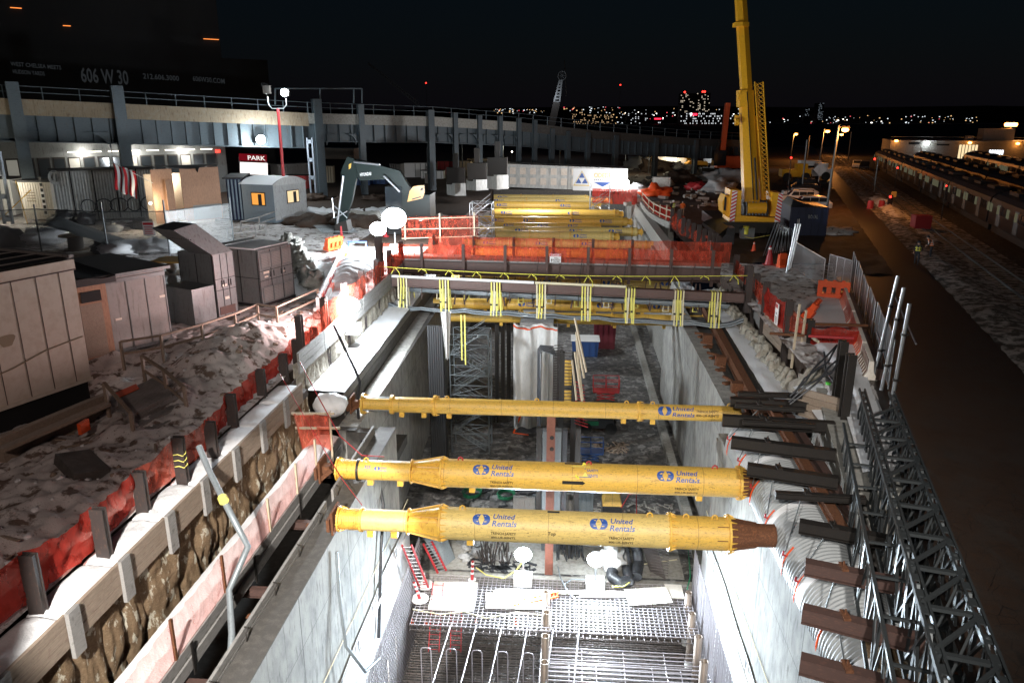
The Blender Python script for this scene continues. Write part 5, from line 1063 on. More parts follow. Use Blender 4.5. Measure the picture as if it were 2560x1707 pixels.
# black guide posts with sling cables
for k,(bx,by,ty,lab) in enumerate(((2090,1005,852,'tall black post behind the sling cables'),(2108,1048,885,'second tall black post with pale timber beside it'))):
 p=G(bx,by,-.2);b=MB();b.hbeam((p.x,p.y,-.6),(p.x,p.y,top(p,ty)),.32,.34,.04,(0,1,0));b.solo('soldier_post',M['black'],lab,'post')
p=G(2113,1010,0);b=MB();b.bar((p.x,p.y,-.5),(p.x,p.y,1.8),.12,.16);b.solo('prop',M['lumber'],'pale timber standing against the second tall black post','prop')
for k,pts in enumerate(([(2093,862,1.7),(2062,895,1.5),(2035,920,1.3),(2015,952,.9),(1975,990,.3)],[(2093,862,1.7),(2070,905,1.3),(2040,925,1.2),(2012,945,.9),(1985,985,.3)],[(2104,890,1.6),(2070,920,1.4),(2050,950,1.1),(2020,975,.7),(1975,1010,.1)],[(2104,890,1.6),(2080,930,1.3),(2050,945,1.1),(2015,965,.8),(1972,1005,.1)],[(2060,880,.9),(2065,930,.5),(2095,968,.3)])):
 b=MB();b.tube([G(*q[:2],q[2]) for q in pts],.045,6);b.solo('wire_sling',M['cable'],['outer strand of the upper wire sling','inner strand of the upper wire sling','outer strand of the lower wire sling','inner strand of the lower wire sling','loose dark hose drooping behind the sling cables'][k],'sling','wire slings on the black posts')
p=G(2068,975,-.2);b=MB();b.cbox((p.x,p.y,p.z+.2),(.16,.16,.3));b.solo('bottle',M['green'] if False else mat('green_plastic',(.1,.65,.08),.5),'small bright green can on the snow behind the slings','can')
# concrete block wall with snow cap
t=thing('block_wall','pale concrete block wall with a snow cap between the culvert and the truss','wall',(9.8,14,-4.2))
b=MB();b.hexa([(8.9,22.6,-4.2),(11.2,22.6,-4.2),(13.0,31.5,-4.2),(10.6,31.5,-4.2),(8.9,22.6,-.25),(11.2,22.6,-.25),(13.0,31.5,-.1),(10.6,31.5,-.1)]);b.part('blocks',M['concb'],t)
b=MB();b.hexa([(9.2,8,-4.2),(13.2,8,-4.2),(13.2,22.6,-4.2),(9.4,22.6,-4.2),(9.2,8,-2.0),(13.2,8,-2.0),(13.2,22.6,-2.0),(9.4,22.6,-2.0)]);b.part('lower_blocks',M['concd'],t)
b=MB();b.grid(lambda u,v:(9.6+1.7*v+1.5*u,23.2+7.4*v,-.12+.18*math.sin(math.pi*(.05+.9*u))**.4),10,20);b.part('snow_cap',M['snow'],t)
for k in range(4):
 a=RB(3.3,30.6,.25-.3*k);c=RB(1.6,31.5,.25-.3*k);b=MB();b.bar(a,c,.08,.28);b.part('board',M['wood'],t)
for k in range(5):
 b=MB();b.bar((9.4+.1*k,22.4-2.1*k,-3.9),(9.4+.1*k,22.4-2.1*k,-1.1),.3,.3,(0,1,0));b.part('pilaster',M['concb'] if k<3 else M['rust'],t)
# grey panel truss
t=thing('truss_bridge','long grey steel panel truss stretching from the bottom right corner','truss',RB(4.1,29,-.8))
def tb(n,d,z):return RB(n,d,z)
NL,NR,D0,D1,ZT,ZB=3.72,4.72,8.0,29.6,1.2,-.75
for n in (NL,NR):
 for z in (ZT,ZB):
  for o in (-.09,.09):b=MB();b.bar(tb(n+o,D0,z),tb(n+o,D1,z),.055,.12);b.part('chord',M['truss'],t)
 b=MB();L=1.55
 for z in (ZT,ZB):
  k=D0
  while k<D1:b.bar(tb(n,k,z),tb(n,k+.28,z),.14,.03);k+=.62
 k=D0
 while k+L<=D1+.2:
  m_=(ZT+ZB)/2;b.bar(tb(n,k,ZB),tb(n,k,ZT),.09,.09,(1,0,0))
  for (a0,z0,a1,z1) in ((0,m_,.5,ZT),(.5,ZT,1,m_),(0,m_,.5,ZB),(.5,ZB,1,m_)):b.bar(tb(n,k+a0*L,z0),tb(n,k+a1*L,z1),.07,.07)
  b.bar(tb(n,k+L/2,ZB),tb(n,k+L/2,ZT),.06,.06,(1,0,0));k+=L
 b.part('web_bars',M['truss'],t)
b=MB();k=D0;i=0
while k+3.1<=D1+.2:
 b.bar(tb(NL,k,ZT-.02),tb(NR,k,ZT-.02),.12,.08);b.bar(tb(NL,k+.1,ZT+.02),tb(NR,k+1.45,ZT+.02),.09,.07)
 b.bar(tb(NL,k,ZB),tb(NR,k,ZB),.14,.12);b.bar(tb(NL,k,ZB),tb(NR,k+1.5,ZT),.05,.05);k+=1.55
b.part('cross_braces',M['truss'],t)
# second truss plane lower left
b=MB()
for z in (ZT-.6,ZB-.5):
 b.bar(tb(3.0,D0,z),tb(3.0,27.4,z),.08,.1)
k=D0
while k<26:b.bar(tb(3.0,k,ZB-.5),tb(3.0,k+.8,ZT-.6),.06,.06);b.bar(tb(3.0,k+.8,ZT-.6),tb(3.0,k+1.6,ZB-.5),.06,.06);b.bar(tb(3.0,k,ZB-.5),tb(3.0,k,ZT-.6),.07,.07,(1,0,0));b.bar(tb(3.0,k,ZT-.6),tb(NL,k,ZT-.6),.06,.06);k+=1.6
b.part('inner_truss_plane',M['truss'],t)
# striped barrier line
for k in range(5):
 d0=34.6+3.15*k;t=thing('concrete_barrier',['striped barrier nearest the truss, its stripes worn','second striped barrier from the truss','middle striped barrier of the right line','fourth striped barrier from the truss','striped barrier that meets the orange plastic one'][k],'barrier',RB(4.6,d0,0),'striped concrete barriers on the right')
 prof=[(-.30,0),(-.30,.08),(-.12,.35),(-.08,.85),(.08,.85),(.12,.35),(.30,.08),(.30,0)]
 b=MB();ra=[RB(4.6+p,d0+.05,z) for p,z in prof];rb=[RB(4.6+p,d0+3.05,z) for p,z in prof];b.loft([ra,rb],True,False);b.part('barrier_body',M['paleply'],t)
 b=MB();j=0
 while j*.42<2.7:
  a0=d0+.1+j*.42;b.face([RB(4.6-.305,a0,.12),RB(4.6-.305,a0+.20,.12),RB(4.6-.14,a0+.32,.37),RB(4.6-.14,a0+.12,.37)]);b.face([RB(4.6-.14,a0+.12,.37),RB(4.6-.14,a0+.32,.37),RB(4.6-.10,a0+.50,.84),RB(4.6-.10,a0+.30,.84)]);j+=1
 b.part('orange_stripes',M['orange'] if k else M['rust'],t)
 b=MB();b.bar(RB(4.95,d0,.3),RB(4.95,d0+3.1,.3),.25,.5);b.part('rear_ballast',M['brown'],t)
# orange plastic barriers
def plastic_barrier(label,c,rz,tip=0,L=1.9):
 t=thing('plastic_barrier',label,'barrier',c);M4=Matrix.Translation(c) @ Matrix.Rotation(rz,4,'Z') @ Matrix.Rotation(tip,4,'X')
 def bx(b,a0,a1):
  x0,y0,z0=a0;x1,y1,z1=a1;b.hexa([M4 @ Vector(v) for v in ((x0,y0,z0),(x1,y0,z0),(x1,y1,z0),(x0,y1,z0),(x0,y0,z1),(x1,y0,z1),(x1,y1,z1),(x0,y1,z1))])
 b=MB();bx(b,(-L/2,-.28,0),(L/2,.28,.22));bx(b,(-L/2,-.15,.62),(L/2,.15,1.0))
 for k in range(4):x=-L/2+.15+k*(L-.3)/3;bx(b,(x-.15,-.2,.2),(x+.15,.2,.65))
 b.part('body',M['orange'],t);b=MB()
 for k in range(3):x=-L/2+.15+(k+.5)*(L-.3)/3;bx(b,(x-.1,-.05,.98),(x+.1,.05,1.08))
 b.part('lugs',M['orange'],t);return t
plastic_barrier('orange plastic barrier standing across the path end below the wire gate',G(2082,742,0),-.35,0,1.9)
plastic_barrier('tipped orange plastic barrier leaning on the fence beside the path',G(2018,790,.25),1.1,.5,1.6)
plastic_barrier('small orange barrier foot by the shiny leaning pipes',G(1955,668,0),.3,0,.7)
# chain link fences
def link_panel(label,a,c,h_,posts=2,mt='link',frame='galv',curve=True,arch=False):
 a=Vector(a);c=Vector(c);t=thing('mesh_fence',label,'fence',a,'wire mesh fence panels');b=MB()
 b.tube([a,a+Vector((0,0,h_))],.03,6);b.tube([c,c+Vector((0,0,h_))],.03,6);b.tube([a+Vector((0,0,h_)),c+Vector((0,0,h_))],.028,6);b.tube([a+Vector((0,0,.12)),c+Vector((0,0,.12))],.025,6)
 for k in range(posts):q=a.lerp(c,(k+1)/(posts+1));b.tube([q,q+Vector((0,0,h_+.02))],.025,6)
 b.part('frame',M[frame],t);b=MB();b.grid(lambda u,v:a.lerp(c,u)+Vector((.03*nz(u*9,v*3),.02,.12+(h_-.14)*v)),10,4);b.part('mesh',M[mt],t);return t
link_panel('silver mesh gate with three uprights above the orange barrier',G(2066,715,.1),G(2122,735,.1),2.15,2)
link_panel('wire panel with diagonal rails by the dark blue skip',G(1978,668,0),G(2055,722,0),2.0,0)
FD=[54.8,51.2,47.6,44.0,40.4,36.8,33.2]
for k in range(len(FD)-1):link_panel(['grey mesh panel farthest along the right barriers','second grey mesh panel beyond the bent joint','third grey mesh panel, fabric bulging','grey mesh panel behind the middle striped barrier','grey mesh panel behind the shiny raking poles','grey mesh panel nearest the truss end'][k],RB(5.25,FD[k],.15),RB(5.15,FD[k+1],.15),2.25 if k<2 else 2.1,1,'linkf')
for k,((bx,by),(tx,ty)) in enumerate((((2186,935),(2245,690)),((2203,975),(2260,719)),((2228,1010),(2274,759)))):
 a=G(bx,by,.2);c=AY(tx,ty,a.y);b=MB();b.cyl(a,c,.075,n=12);o=b.solo('raking_pole',M['galv'],['leftmost tall shiny raking pole on the mesh fence','middle tall shiny raking pole on the mesh fence','rightmost and lowest shiny raking pole on the mesh fence'][k],'pole','shiny raking poles')
 b=MB()
 for s in (.25,.7):q=a.lerp(c,s);b.cyl(q-(c-a).normalized()*.05,q+(c-a).normalized()*.05,.12,n=10);b.cbox(q+Vector((.12,0,0)),(.2,.06,.05))
 b.part('clamp',M['black'],o)
b=MB();b.cyl(G(2235,735,2),G(2290,860,1.2),.04,n=8);b.cyl(G(2193,830,1.5),G(2225,930,.8),.04,n=8);b.solo('brace',M['galv'],'thin diagonal scaffold tube behind the raking poles','brace')
# bundle of leaning shiny pipes
for k in range(14):
 bx=1908+5.5*k+3*nz(k,2);tx=1942+2.6*k+(3 if k % 2 else -3);a=G(bx,640-1.2*k+8*nz(k,5),0);c=AY(tx,556+1.2*k,a.y+1.2);b=MB();b.cyl(a,c,.045,n=6)
 b.solo('scaffold_tube',M['galv'],f'shiny scaffold tube leaning right of the crane, {ORD[k]} from the left of its bundle','tube','leaning scaffold tubes by the crane')
for k in range(3):
 a=G(1966+5*k,682-6*k,0);c=AY(1990+6*k,560,a.y+.3);b=MB();b.cyl(a,c,.07,n=8);b.solo('raking_pole',M['galv'],['thick shiny pole standing left of the diagonal wire panel','second thick pole beside the diagonal wire panel','third thick pole beside the diagonal wire panel'][k],'pole','shiny poles beside the wire panel')
def cone(label,p,h_,m='orange',r=.3,dark=False):
 t=thing('traffic_cone',label,'cone',p);b=MB();b.lathe(p,p+Vector((0,0,h_)),[(.03,r*.8),(h_*.75,r*.32),(h_*.8,r*.3),(h_,r*.12)],14);b.part('body',M[m],t)
 b=MB();b.cbox(p+Vector((0,0,.02)),(r*2,r*2,.05));b.part('base',M[m],t);b=MB();b.lathe(p+Vector((0,0,h_*.8)),p+Vector((0,0,h_)),[(0,r*.34),(h_*.1,r*.28)],14);b.part('white_collar',M['white'],t)
cone('large dark red bollard cone in front of the leaning scaffold tubes',G(1922,662,0),1.5,'red',.42);cone('small orange traffic cone near the crane undercarriage',G(1884,628,0),.8,'orange',.26)
# far right fence of posts + net near crane
fr=[(1592,520,487),(1612,540,497),(1632,552,505),(1648,562,511),(1664,570,512),(1678,575,522),(1695,590,524),(1706,600,545),(1718,604,548),(1731,610,558),(1745,622,562),(1758,628,572),(1772,636,575),(1786,645,583),(1800,655,590)]
fps=[]
for k,(px,by,ty) in enumerate(fr):
 p=G(px,by,-.4);p.x=max(9.2,min(12.0,p.x));h_=max(1.5,min(2.8,top(p,ty)));fps.append((p,h_));b=MB()
 if k<5:b.bar((p.x,p.y,-.6),(p.x,p.y,h_),.12,.14,(0,1,0))
 else:b.hbeam((p.x,p.y,-.6),(p.x,p.y,h_),.34,.34,.04,(0,1,0))
 b.solo('soldier_post' if k>=5 else 'fence_post',M['darkpost'] if k>=5 else M['lumber'],(f'dark upright post of the packed row left of the crane, {ORD[k - 5]} from its far end' if k>=5 else f'pale timber post on the far block wall, {ORD[k]} from the bridge wall side'),'post','posts of the far right edge')
netrun([(p.x+.08,p.y,h-.1) for p,h in fps[:6]],[(p.x+.08,p.y,.45) for p,h in fps[:6]],M['netd'],'dark red net on the far right block wall',.02,3)
netrun([(p.x+.2,p.y,h-.5) for p,h in fps[5:]],[(p.x-.1,p.y,.0) for p,h in fps[5:]],M['net'],'crumpled orange net woven between the dark posts left of the crane',.25,4,flare=.3)
b=MB()
for dz in (.9,1.6):
 for (p,h),(q,g) in zip(fps[:5],fps[1:6]):b.bar((p.x-.1,p.y,dz),(q.x-.1,q.y,dz),.05,.12)
b.solo('rail',M['lumber'],'pale double rail on the far right block wall','rail')
b=MB()
for (p,h),(q,g) in zip(fps[:5],fps[1:6]):b.hexa([(p.x-.3,p.y,-3.4),(q.x-.3,q.y,-3.4),(q.x+.3,q.y,-3.4),(p.x+.3,p.y,-3.4),(p.x-.3,p.y,.45),(q.x-.3,q.y,.45),(q.x+.3,q.y,.45),(p.x+.3,p.y,.45)])
b.solo('block_wall',M['concb'],'pale concrete block wall with lumber rails at the far right edge of the trench','wall')
b=MB();b.grid(lambda u,v:(8.3+.2*v+1.1*u,56+45*v,-1.45+.1*fbm(u*3,v*45,.8)),6,80);b.solo('snowy_ground',M['snow'],kind='structure')
b=MB();b.box((8.2,55.5,-1.6),(9.5,101,-3.5));S('terrain',b,M['concb'])
# workers beyond
# ================================================================ LEFT YARD
def prism(b,A,B_,dep,h,z0=0,slope=0):
 """box on the base edge A-B (world, seen face), running 'dep' metres away from the camera side"""
 A=Vector((A[0],A[1],z0));B_=Vector((B_[0],B_[1],z0));d=(B_-A).normalized();n=Vector((-d.y,d.x,0))*dep;U=Vector((0,0,h))
 b.hexa([A,B_,B_+n,A+n,A+U,B_+U,B_+n+U*(1+slope),A+n+U*(1+slope)]);return d,n.normalized() if dep else n
def onface(A,d,nrm,x,z,o=.02):return Vector((A[0],A[1],0))+d*x-nrm*o+Vector((0,0,z))
def quadbox(b,A,d,nrm,x0,x1,z0,z1,o=.03,th=.03):
 p=[onface(A,d,nrm,x,z,oo) for oo in (o,o-th) for x,z in ((x0,z0),(x1,z0),(x1,z1),(x0,z1))];b.hexa(p)
# big cream cabin in the left foreground
A=G(238,1003,0);A0=G(0,1092,0);dd=(A0-A).normalized();B1=A+dd*13;HW=top(A,651)
t=thing('site_cabin','large cream panelled cabin with a stained wall in the left foreground','cabin',A)
b=MB();d,n=prism(b,B1,A,7.5,HW-.95,.95);b.part('wall',M['cream'],t)
L=(A-B1).length
b=MB();prism(b,B1+n*.25,A+n*.25,7,.97,0);b.part('skirt',M['dark'],t)
b=MB()
for k in range(14):quadbox(b,A,-d,n,.62+1.0*k*.92,.645+1.0*k*.92,1.0,HW-.35,.012,.012)
b.part('panel_joints',M['brown'],t)
b=MB();quadbox(b,A,-d,n,-.04,L,HW-.32,HW+.05,.07,.07);quadbox(b,A,-d,n,-.04,L,.92,1.05,.05,.06);b.part('fascia',M['cream'],t)
b=MB();quadbox(b,A,-d,n,-.05,L,HW-.36,HW-.31,.08,.06);b.part('fascia_line',M['brown'],t)
b=MB();prism(b,B1+n*.05,A+n*.05,7.6,.12,HW+.0);b.part('roof',M['roof'],t)
b=MB()
for k in range(6):q=B1+n*(.7+1.2*k);b.bar(q+Vector((0,0,HW+.14)),q+d*L+Vector((0,0,HW+.14)),.05,.06)
b.bar(A+Vector((0,0,HW+.16)),A+n*7.5+Vector((0,0,HW+.16)),.2,.12);b.part('roof_seams',M['grey2'],t)
b=MB();c=onface(A,-d,n,3.0,3.35,.015);rg=[c+(-d)*(.30*(1+.25*math.sin(3*a))*math.cos(a))+Vector((0,0,.26*math.sin(a)*(1+.2*math.cos(2*a)))) for a in [k*.35 for k in range(18)]];b.face(rg);b.part('stain',M['beige'],t)
b=MB();b.tube([onface(A,-d,n,8,1.9,.02),onface(A,-d,n,4.4,2.15,.02),onface(A,-d,n,3,2.3,.02),onface(A,-d,n,1.6,2.62,.02),onface(A,-d,n,.1,2.75,.02)],.025,4);b.part('scrape',M['beige'],t)
b=MB();q=G(275,990,0);b.bar(G(0,1125,.9),G(268,1010,.9),.35,.12);b.bar(G(0,1125,.4),G(268,1010,.4),.25,.9);b.solo('timber_kerb',M['wood'],'long brown timber retaining kerb below the cream cabin','kerb')
b=MB();c_=G(200,1063,.75) ; b.cbox(c_+Vector((.2,-.1,0)),(.12,.5,.4));b.solo('orange_box',M['orange'],'small worn orange box on the kerb below the cabin','box')
# grey sheds behind
A=G(286,885,0);B1=G(432,850,0);t=thing('shed','grey panel shed with a canvas roof behind the cream cabin','shed',A);hh=top(B1,662)
b=MB();d,n=prism(b,A,B1,5.5,hh-.2,0,-.02);b.part('wall',M['grey2'],t)
b=MB();prism(b,A-d*.3-n*.3 if n.length else A,B1+d*.2-n*.3,6,.14,hh-.16,.0);b.part('roof',M['grey'],t)
b=MB();quadbox(b,A,d,n,.3,.6,1.6,1.7,.02);quadbox(b,A,d,n,2.6,2.9,2.3,2.42,.02);b.part('label_plates',M['cream'],t)
b=MB()
for x_ in (.02,.34,.66,.985):quadbox(b,A,d,n,(B1-A).length*x_-.02,(B1-A).length*x_+.02,.05,hh-.3,.03)
quadbox(b,A,d,n,0,(B1-A).length,.0,.16,.04);quadbox(b,A,d,n,0,(B1-A).length,hh-.5,hh-.3,.05);b.part('panel_joints',M['grey'],t)
A=G(205,905,0);B1=G(290,885,0);t=thing('shed','dark weathered plywood shed with a sagging felt roof','shed',A);h2=top(B1,690)
b=MB();d,n=prism(b,A,B1,5,h2,0);b.part('wall',M['ply'],t)
b=MB();quadbox(b,A,d,n,.3,(B1-A).length-.3,.1,h2-1.2,.03);b.part('door',M['wood'],t)
b=MB();quadbox(b,A,d,n,.4,1.3,h2-1.1,h2-.6,.04);b.part('opening',M['dark'],t)
b=MB();b.grid(lambda u,v:Vector((A.x,A.y,0))-n*.6+d*(-.6+((B1-A).length+.9)*u)+n*6.5*v+Vector((0,0,h2+.1+.25*v+.08*math.sin(6*u))),10,8);prism(b,A-d*.5-n*.5,B1+d*.3-n*.5,.15,.35,h2-.25);b.part('roof',M['roof'],t)
# yellow shelf rack
p=G(445,775,0);t=thing('shelf_rack','yellow steel rack with a flat top beside the grey shed','rack',p);b=MB();zt=top(p,655)
for x in (-1,1):
 for y in (0,1.5):b.bar((p.x+x,p.y+y,0),(p.x+x,p.y+y,zt),.09,.09,(0,1,0))
b.part('posts',M['yellow'],t);b=MB();b.cbox((p.x,p.y+.75,zt),(2.6,1.9,.08));b.part('top',M['yellow'],t)
for k in range(3):b=MB();b.cbox((p.x,p.y+.75,.6+.75*k),(2,1.5,.05));b.ball((p.x-.4,p.y+.6,.95+.75*k),.35,8,6);b.part('shelf',M['woodg'],t)
# grey HVAC cabinets
def cabinet(label,Apx,Bpx,typ,dep,m='grey',vents=(),hood=False):
 A=G(*Apx,0);B1=G(*Bpx,0);h_=top(B1,typ);t=thing('generator_cabinet',label,'cabinet',A);b=MB();d,n=prism(b,A,B1,dep,h_-.15,.15);b.part('casing',M[m],t);L=(B1-A).length
 b=MB();prism(b,A-d*.03-n*.03,B1+d*.03-n*.03,dep+.06,.16,0);b.part('plinth',M['dark'],t)
 b=MB();Lq=(B1-A).length
 for x_ in (.0,.335,.66,.985):quadbox(b,A,d,n,Lq*x_,Lq*x_+.035,.2,h_-.05,.02)
 for z_ in (.62,.45):quadbox(b,A,d,n,0,Lq,h_*z_,h_*z_+.025,.02)
 for x_ in (.29,.40,.62,.73):quadbox(b,A,d,n,Lq*x_,Lq*x_+.05,h_*.50,h_*.60,.05)
 b.part('door_seams',M['dark'],t);b=MB();A2=A+n*dep;e2=-n;f2=-d
 for x_ in (.0,.5,.97):quadbox(b,A2,e2,f2*-1,dep*x_,dep*x_+.04,.2,h_-.05,.02)
 quadbox(b,A2,e2,f2*-1,0,dep,h_*.5,h_*.5+.03,.02);b.part('side_seams',M['dark'],t)
 for (x0,x1,z0,z1) in vents:
  f=MB();quadbox(f,A,d,n,L*x0-.06,L*x1+.06,h_*z0-.06,h_*z1+.06,.05,.05);fr_=f.part('vent_frame',M['grey'],t);s=MB()
  for k in range(9):z=h_*z0+(h_*(z1-z0))*(k+.3)/9;quadbox(s,A,d,n,L*x0,L*x1,z,z+h_*(z1-z0)/9*.5,.07,.03)
  s.part('louvres',M['grey2'],fr_)
 return t,A,B1,d,n,h_,L
vs=[(x,x+.24,z,z+.24) for z in (.08,.68) for x in (.08,.38,.69)]
t,A,B1,d,n,h_,L=cabinet('grey generator cabinet with louvred vents and snow on its lid',(656,768),(738,742),608,3.0,'grey',vs)
b=MB();prism(b,A+n*.2,B1+n*.2,2.4,.09,h_);b.part('snow_lid',M['snow'],t);b=MB();b.bar(A+n*3+Vector((0,0,h_+.15)),B1+n*3+Vector((0,0,h_+.15)),.12,.12);b.part('lid_edge',M['grey'],t)
b=MB();quadbox(b,A,d,n,L*.12,L*.28,h_*.57,h_*.61,.03);quadbox(b,A,d,n,L*.14,L*.24,h_*.50,h_*.53,.03);quadbox(b,A,d,n,L*.70,L*.76,h_*.52,h_*.55,.03);b.part('label_plates',M['cream'],t)
t,A,B1,d,n,h_,L=cabinet('tall grey air handler with a slanted open hood',(548,802),(598,788),628,2.8,'grey')
b=MB();dx=-d;P_=lambda x,y,z:Vector((A.x,A.y,0))+d*x+n*y+Vector((0,0,z))
b.hexa([P_(0,0,h_),P_(L,0,h_),P_(L,1.9,h_),P_(0,1.9,h_),P_(-1.6,.8,h_+1.5),P_(-.2,.8,h_+1.7),P_(-.2,2.6,h_+1.7),P_(-1.6,2.6,h_+1.5)]);b.part('hood',M['grey'],t)
b=MB()
for k in range(10):q=P_(-.02-.12*k*0,.15+.18*k,h_+.12);b.ball(q,.035,5,4);q=P_(-1.0,.3+.18*k,h_+.95);b.ball(q,.035,5,4)
b.part('rivets',M['dark'],t);b=MB();prism(b,A-d*1.5+n*.1,A-d*.02+n*.1,2.4,h_*.55,0);b.part('side_box',M['grey'],t)
b=MB();quadbox(b,A,d,n,L*.3,L*.55,h_*.5,h_*.53,.03);quadbox(b,A,d,n,L*.4,L*.6,h_*.3,h_*.34,.03);b.part('label_plates',M['cream'],t)
b=MB();quadbox(b,A,d,n,L*.1,L*.85,h_*.08,h_*.2,.04);b.part('grille',M['brown'],t)
# handrails
def handrail(label,pts,zt,m='wood',n=None,z0=0,mid=True,w=.11):
 t=thing('handrail',label,'railing',pts[0],'timber handrails');b=MB()
 for a,c in zip(pts,pts[1:]):
  b.bar(Vector(a)+Vector((0,0,zt)),Vector(c)+Vector((0,0,zt)),w,w*.8)
  if mid:b.bar(Vector(a)+Vector((0,0,zt*.5)),Vector(c)+Vector((0,0,zt*.5)),w*.4,w)
 b.part('rails',M[m],t)
 for a in pts:b=MB();b.bar(Vector(a)-Vector((0,0,.2)),Vector(a)+Vector((0,0,zt)),w,w,(0,1,0));b.part('post',M[m],t)
 return t
handrail('long timber handrail running from the cream cabin to the snow bank',[G(x,y,.15) for x,y in ((310,915),(410,898),(510,868),(592,838),(648,812),(695,820),(797,770))],1.15)
handrail('timber handrail of the steps beside the cream cabin',[G(365,962,.5),G(420,1000,.3),G(470,1045,0)],1.25)
handrail('near timber handrail of the steps',[G(272,1030,.5),G(338,1108,0)],1.15,mid=False)
handrail('grey timber rail in front of the blue container',[G(605,588,0),G(650,575,0),G(700,556,0)],1.3,'woodg');handrail('low grey rail end beside the air handler',[G(570,600,0),G(640,592,0),G(665,590,0)],1.1,'woodg')
# timber steps
t=thing('timber_steps','wide snow-dusted timber steps beside the cream cabin','steps',G(400,1050,0))
P1=G(290,960,.8);
for k in range(5):
 a=G(300+18*k,1060+18*k-30,.75-.16*k);c=G(432+12*k,1000+16*k-25,.75-.16*k);b=MB();b.bar(a,c,.36,.07);b.part('tread',M['woodg'],t)
b=MB();a,c,e,f=G(290,985,.8),G(395,940,.8),G(430,985,.8),G(318,1040,.8);b.hexa([v-Vector((0,0,.9)) for v in (a,c,e,f)]+[a,c,e,f]);b.part('landing',M['woodg'],t)
b=MB();b.hexa([G(283,985,.82),G(340,960,.82),G(348,972,.82),G(290,998,.82)]+[v+Vector((0,0,.02)) for v in (G(283,985,.82),G(340,960,.82),G(348,972,.82),G(290,998,.82))]);b.part('orange_edge',M['orange'],t)
# broken slabs and debris at the snow
for k,(px,py,w_,lab) in enumerate(((600,880,2.4,'tilted broken concrete slab in the snow by the handrail'),(545,905,1.6,'dark broken slab lower in the snow'),(205,1165,1.5,'flat dark stone half buried in the pink snow'))):
 p=G(px,py,.5);b=MB();b.cbox(p,(w_,w_*.7,.35),.5+k,.2,-.15);b.solo('concrete_slab',M['concd'] if k!=0 else M['concb'],lab,'slab')
# junction: chunks along retaining edge near snow bank
for k in range(12):
 p=G(735+6*k,640+14*k*.7-30,.1);b=MB();b.ball((p.x-.4,p.y,.35),.75+.2*nz(k,3),14,10,(1,.9,.9),1.0);b.solo('rubble_block',M['concb'],f'rough block of the low wall beside the snow bank, {ORD[k]} from its far end','block','rough wall blocks')
# corrugated shipping containers
def corrwall(b,A,d,nrm,L,z0,z1,pitch=.28,dep=.05):
 k=int(L/pitch);pts=[]
 for i in range(k):
  x=i*pitch
  for xx,o in ((0,0),(pitch*.35,0),(pitch*.5,dep),(pitch*.85,dep)):pts.append((x+xx,o))
 pts.append((k*pitch,0));
 for (x0,o0),(x1,o1) in zip(pts,pts[1:]):b.face([onface(A,d,nrm,x0,z0,o0),onface(A,d,nrm,x1,z0,o1),onface(A,d,nrm,x1,z1,o1),onface(A,d,nrm,x0,z1,o0)])
def container(label,Apx,Bpx,typ,m,dep=2.5,z0=.2,name='shipping_container',roofm='roof'):
 A=G(*Apx,0);B1=G(*Bpx,0);h_=top(A.lerp(B1,.5),typ);t=thing(name,label,'container',A);b=MB();d,n=prism(b,A,B1,dep,h_-z0,z0);L=(B1-A).length;corrwall(b,A,d,n,L,z0,h_-.1);b.part('walls',M[m],t)
 b=MB();prism(b,A-d*.3-n*.4,B1+d*.3-n*.4,dep+.9,.15,h_);b.part('roof',M[roofm],t);return t,A,B1,d,n,h_,L
t,A,B1,d,n,h_,L=container('long white corrugated container with cables hung below it',(150,560),(395,545),425,'corr')
b=MB()
for k in range(5):quadbox(b,A,d,n,L*(.17+.22*k)-.06,L*(.17+.22*k)+.06,.3,h_,.09,.05)
b.part('door_posts',M['dark'],t)
q=onface(A,d,n,.2,h_-.6,.3);b=MB()
for k in range(4):b.tube([q+d*(r_*math.cos(a))+Vector((0,0,r_*math.sin(a)*1.3))+n*(-.03*k) for r_ in [.35+.07*k] for a in [j*.45 for j in range(15)]],.04,5)
b.solo('cable_coil',M['corr'],'white cable coil hanging on the left corner of the white container','coil')
for k in range(6):
 c=onface(A,d,n,L*.3+k*1.5,1.7,.35);b=MB();b.tube([c+d*((.7+.1*(k % 3))*math.cos(a))+Vector((0,0,(.75)*math.sin(a))) for a in [j*.42 for j in range(16)]] ,.06,5);b.solo('cable_coil',M['cable'],f'black cable loop hanging on the white container, {ORD[k]} from the left','coil','black cable loops')
# plywood huts with lit doorway
A=G(395,575,0);B1=G(560,560,0);hh=top(B1,432);t=thing('plywood_hut','plywood hut with a bright open doorway and ragged black roof sheet','hut',A)
b=MB();L=(B1-A).length;d=(B1-A).normalized();n=Vector((-d.y,d.x,0));x0,x1=L*.30,L*.42
for a0,a1,m in ((0,x0,'ply'),(x1,L,'ply')):
 b=MB();prism(b,A+d*a0,A+d*a1,.1,hh,.6);b.part('wall',M[m],t)
b=MB();prism(b,A+n*2.4,B1+n*2.4,.1,hh,.0);b.part('back_wall',M['paleply'],t)
b=MB();prism(b,A+d*(x0-.9)-n*.5,A+d*(x0),.06,hh-1,.6);b.part('open_door',M['ply'],t)
b=MB();b.grid(lambda u,v:A-n*.9+d*(-1.2+(L+2.0)*u)+n*4*v+Vector((0,0,hh+.75+.18*math.sin(9*u)*(1-v)-.5*(1 if abs(u-.62)<.02 and v<.05 else 0))),40,6);b.part('roof_sheet',M['roof'],t)
b=MB();prism(b,A+d*x0-n*.6,A+d*x1-n*.6,2.8,.12,.62);b.part('floor',M['paleply'],t)
for k in range(4):b=MB();prism(b,A+d*(x0-.2)-n*(.9+.35*k),A+d*(x1+.2)-n*(.9+.35*k),.36,.14,.46-.15*k);b.part('step',M['woodg'],t)
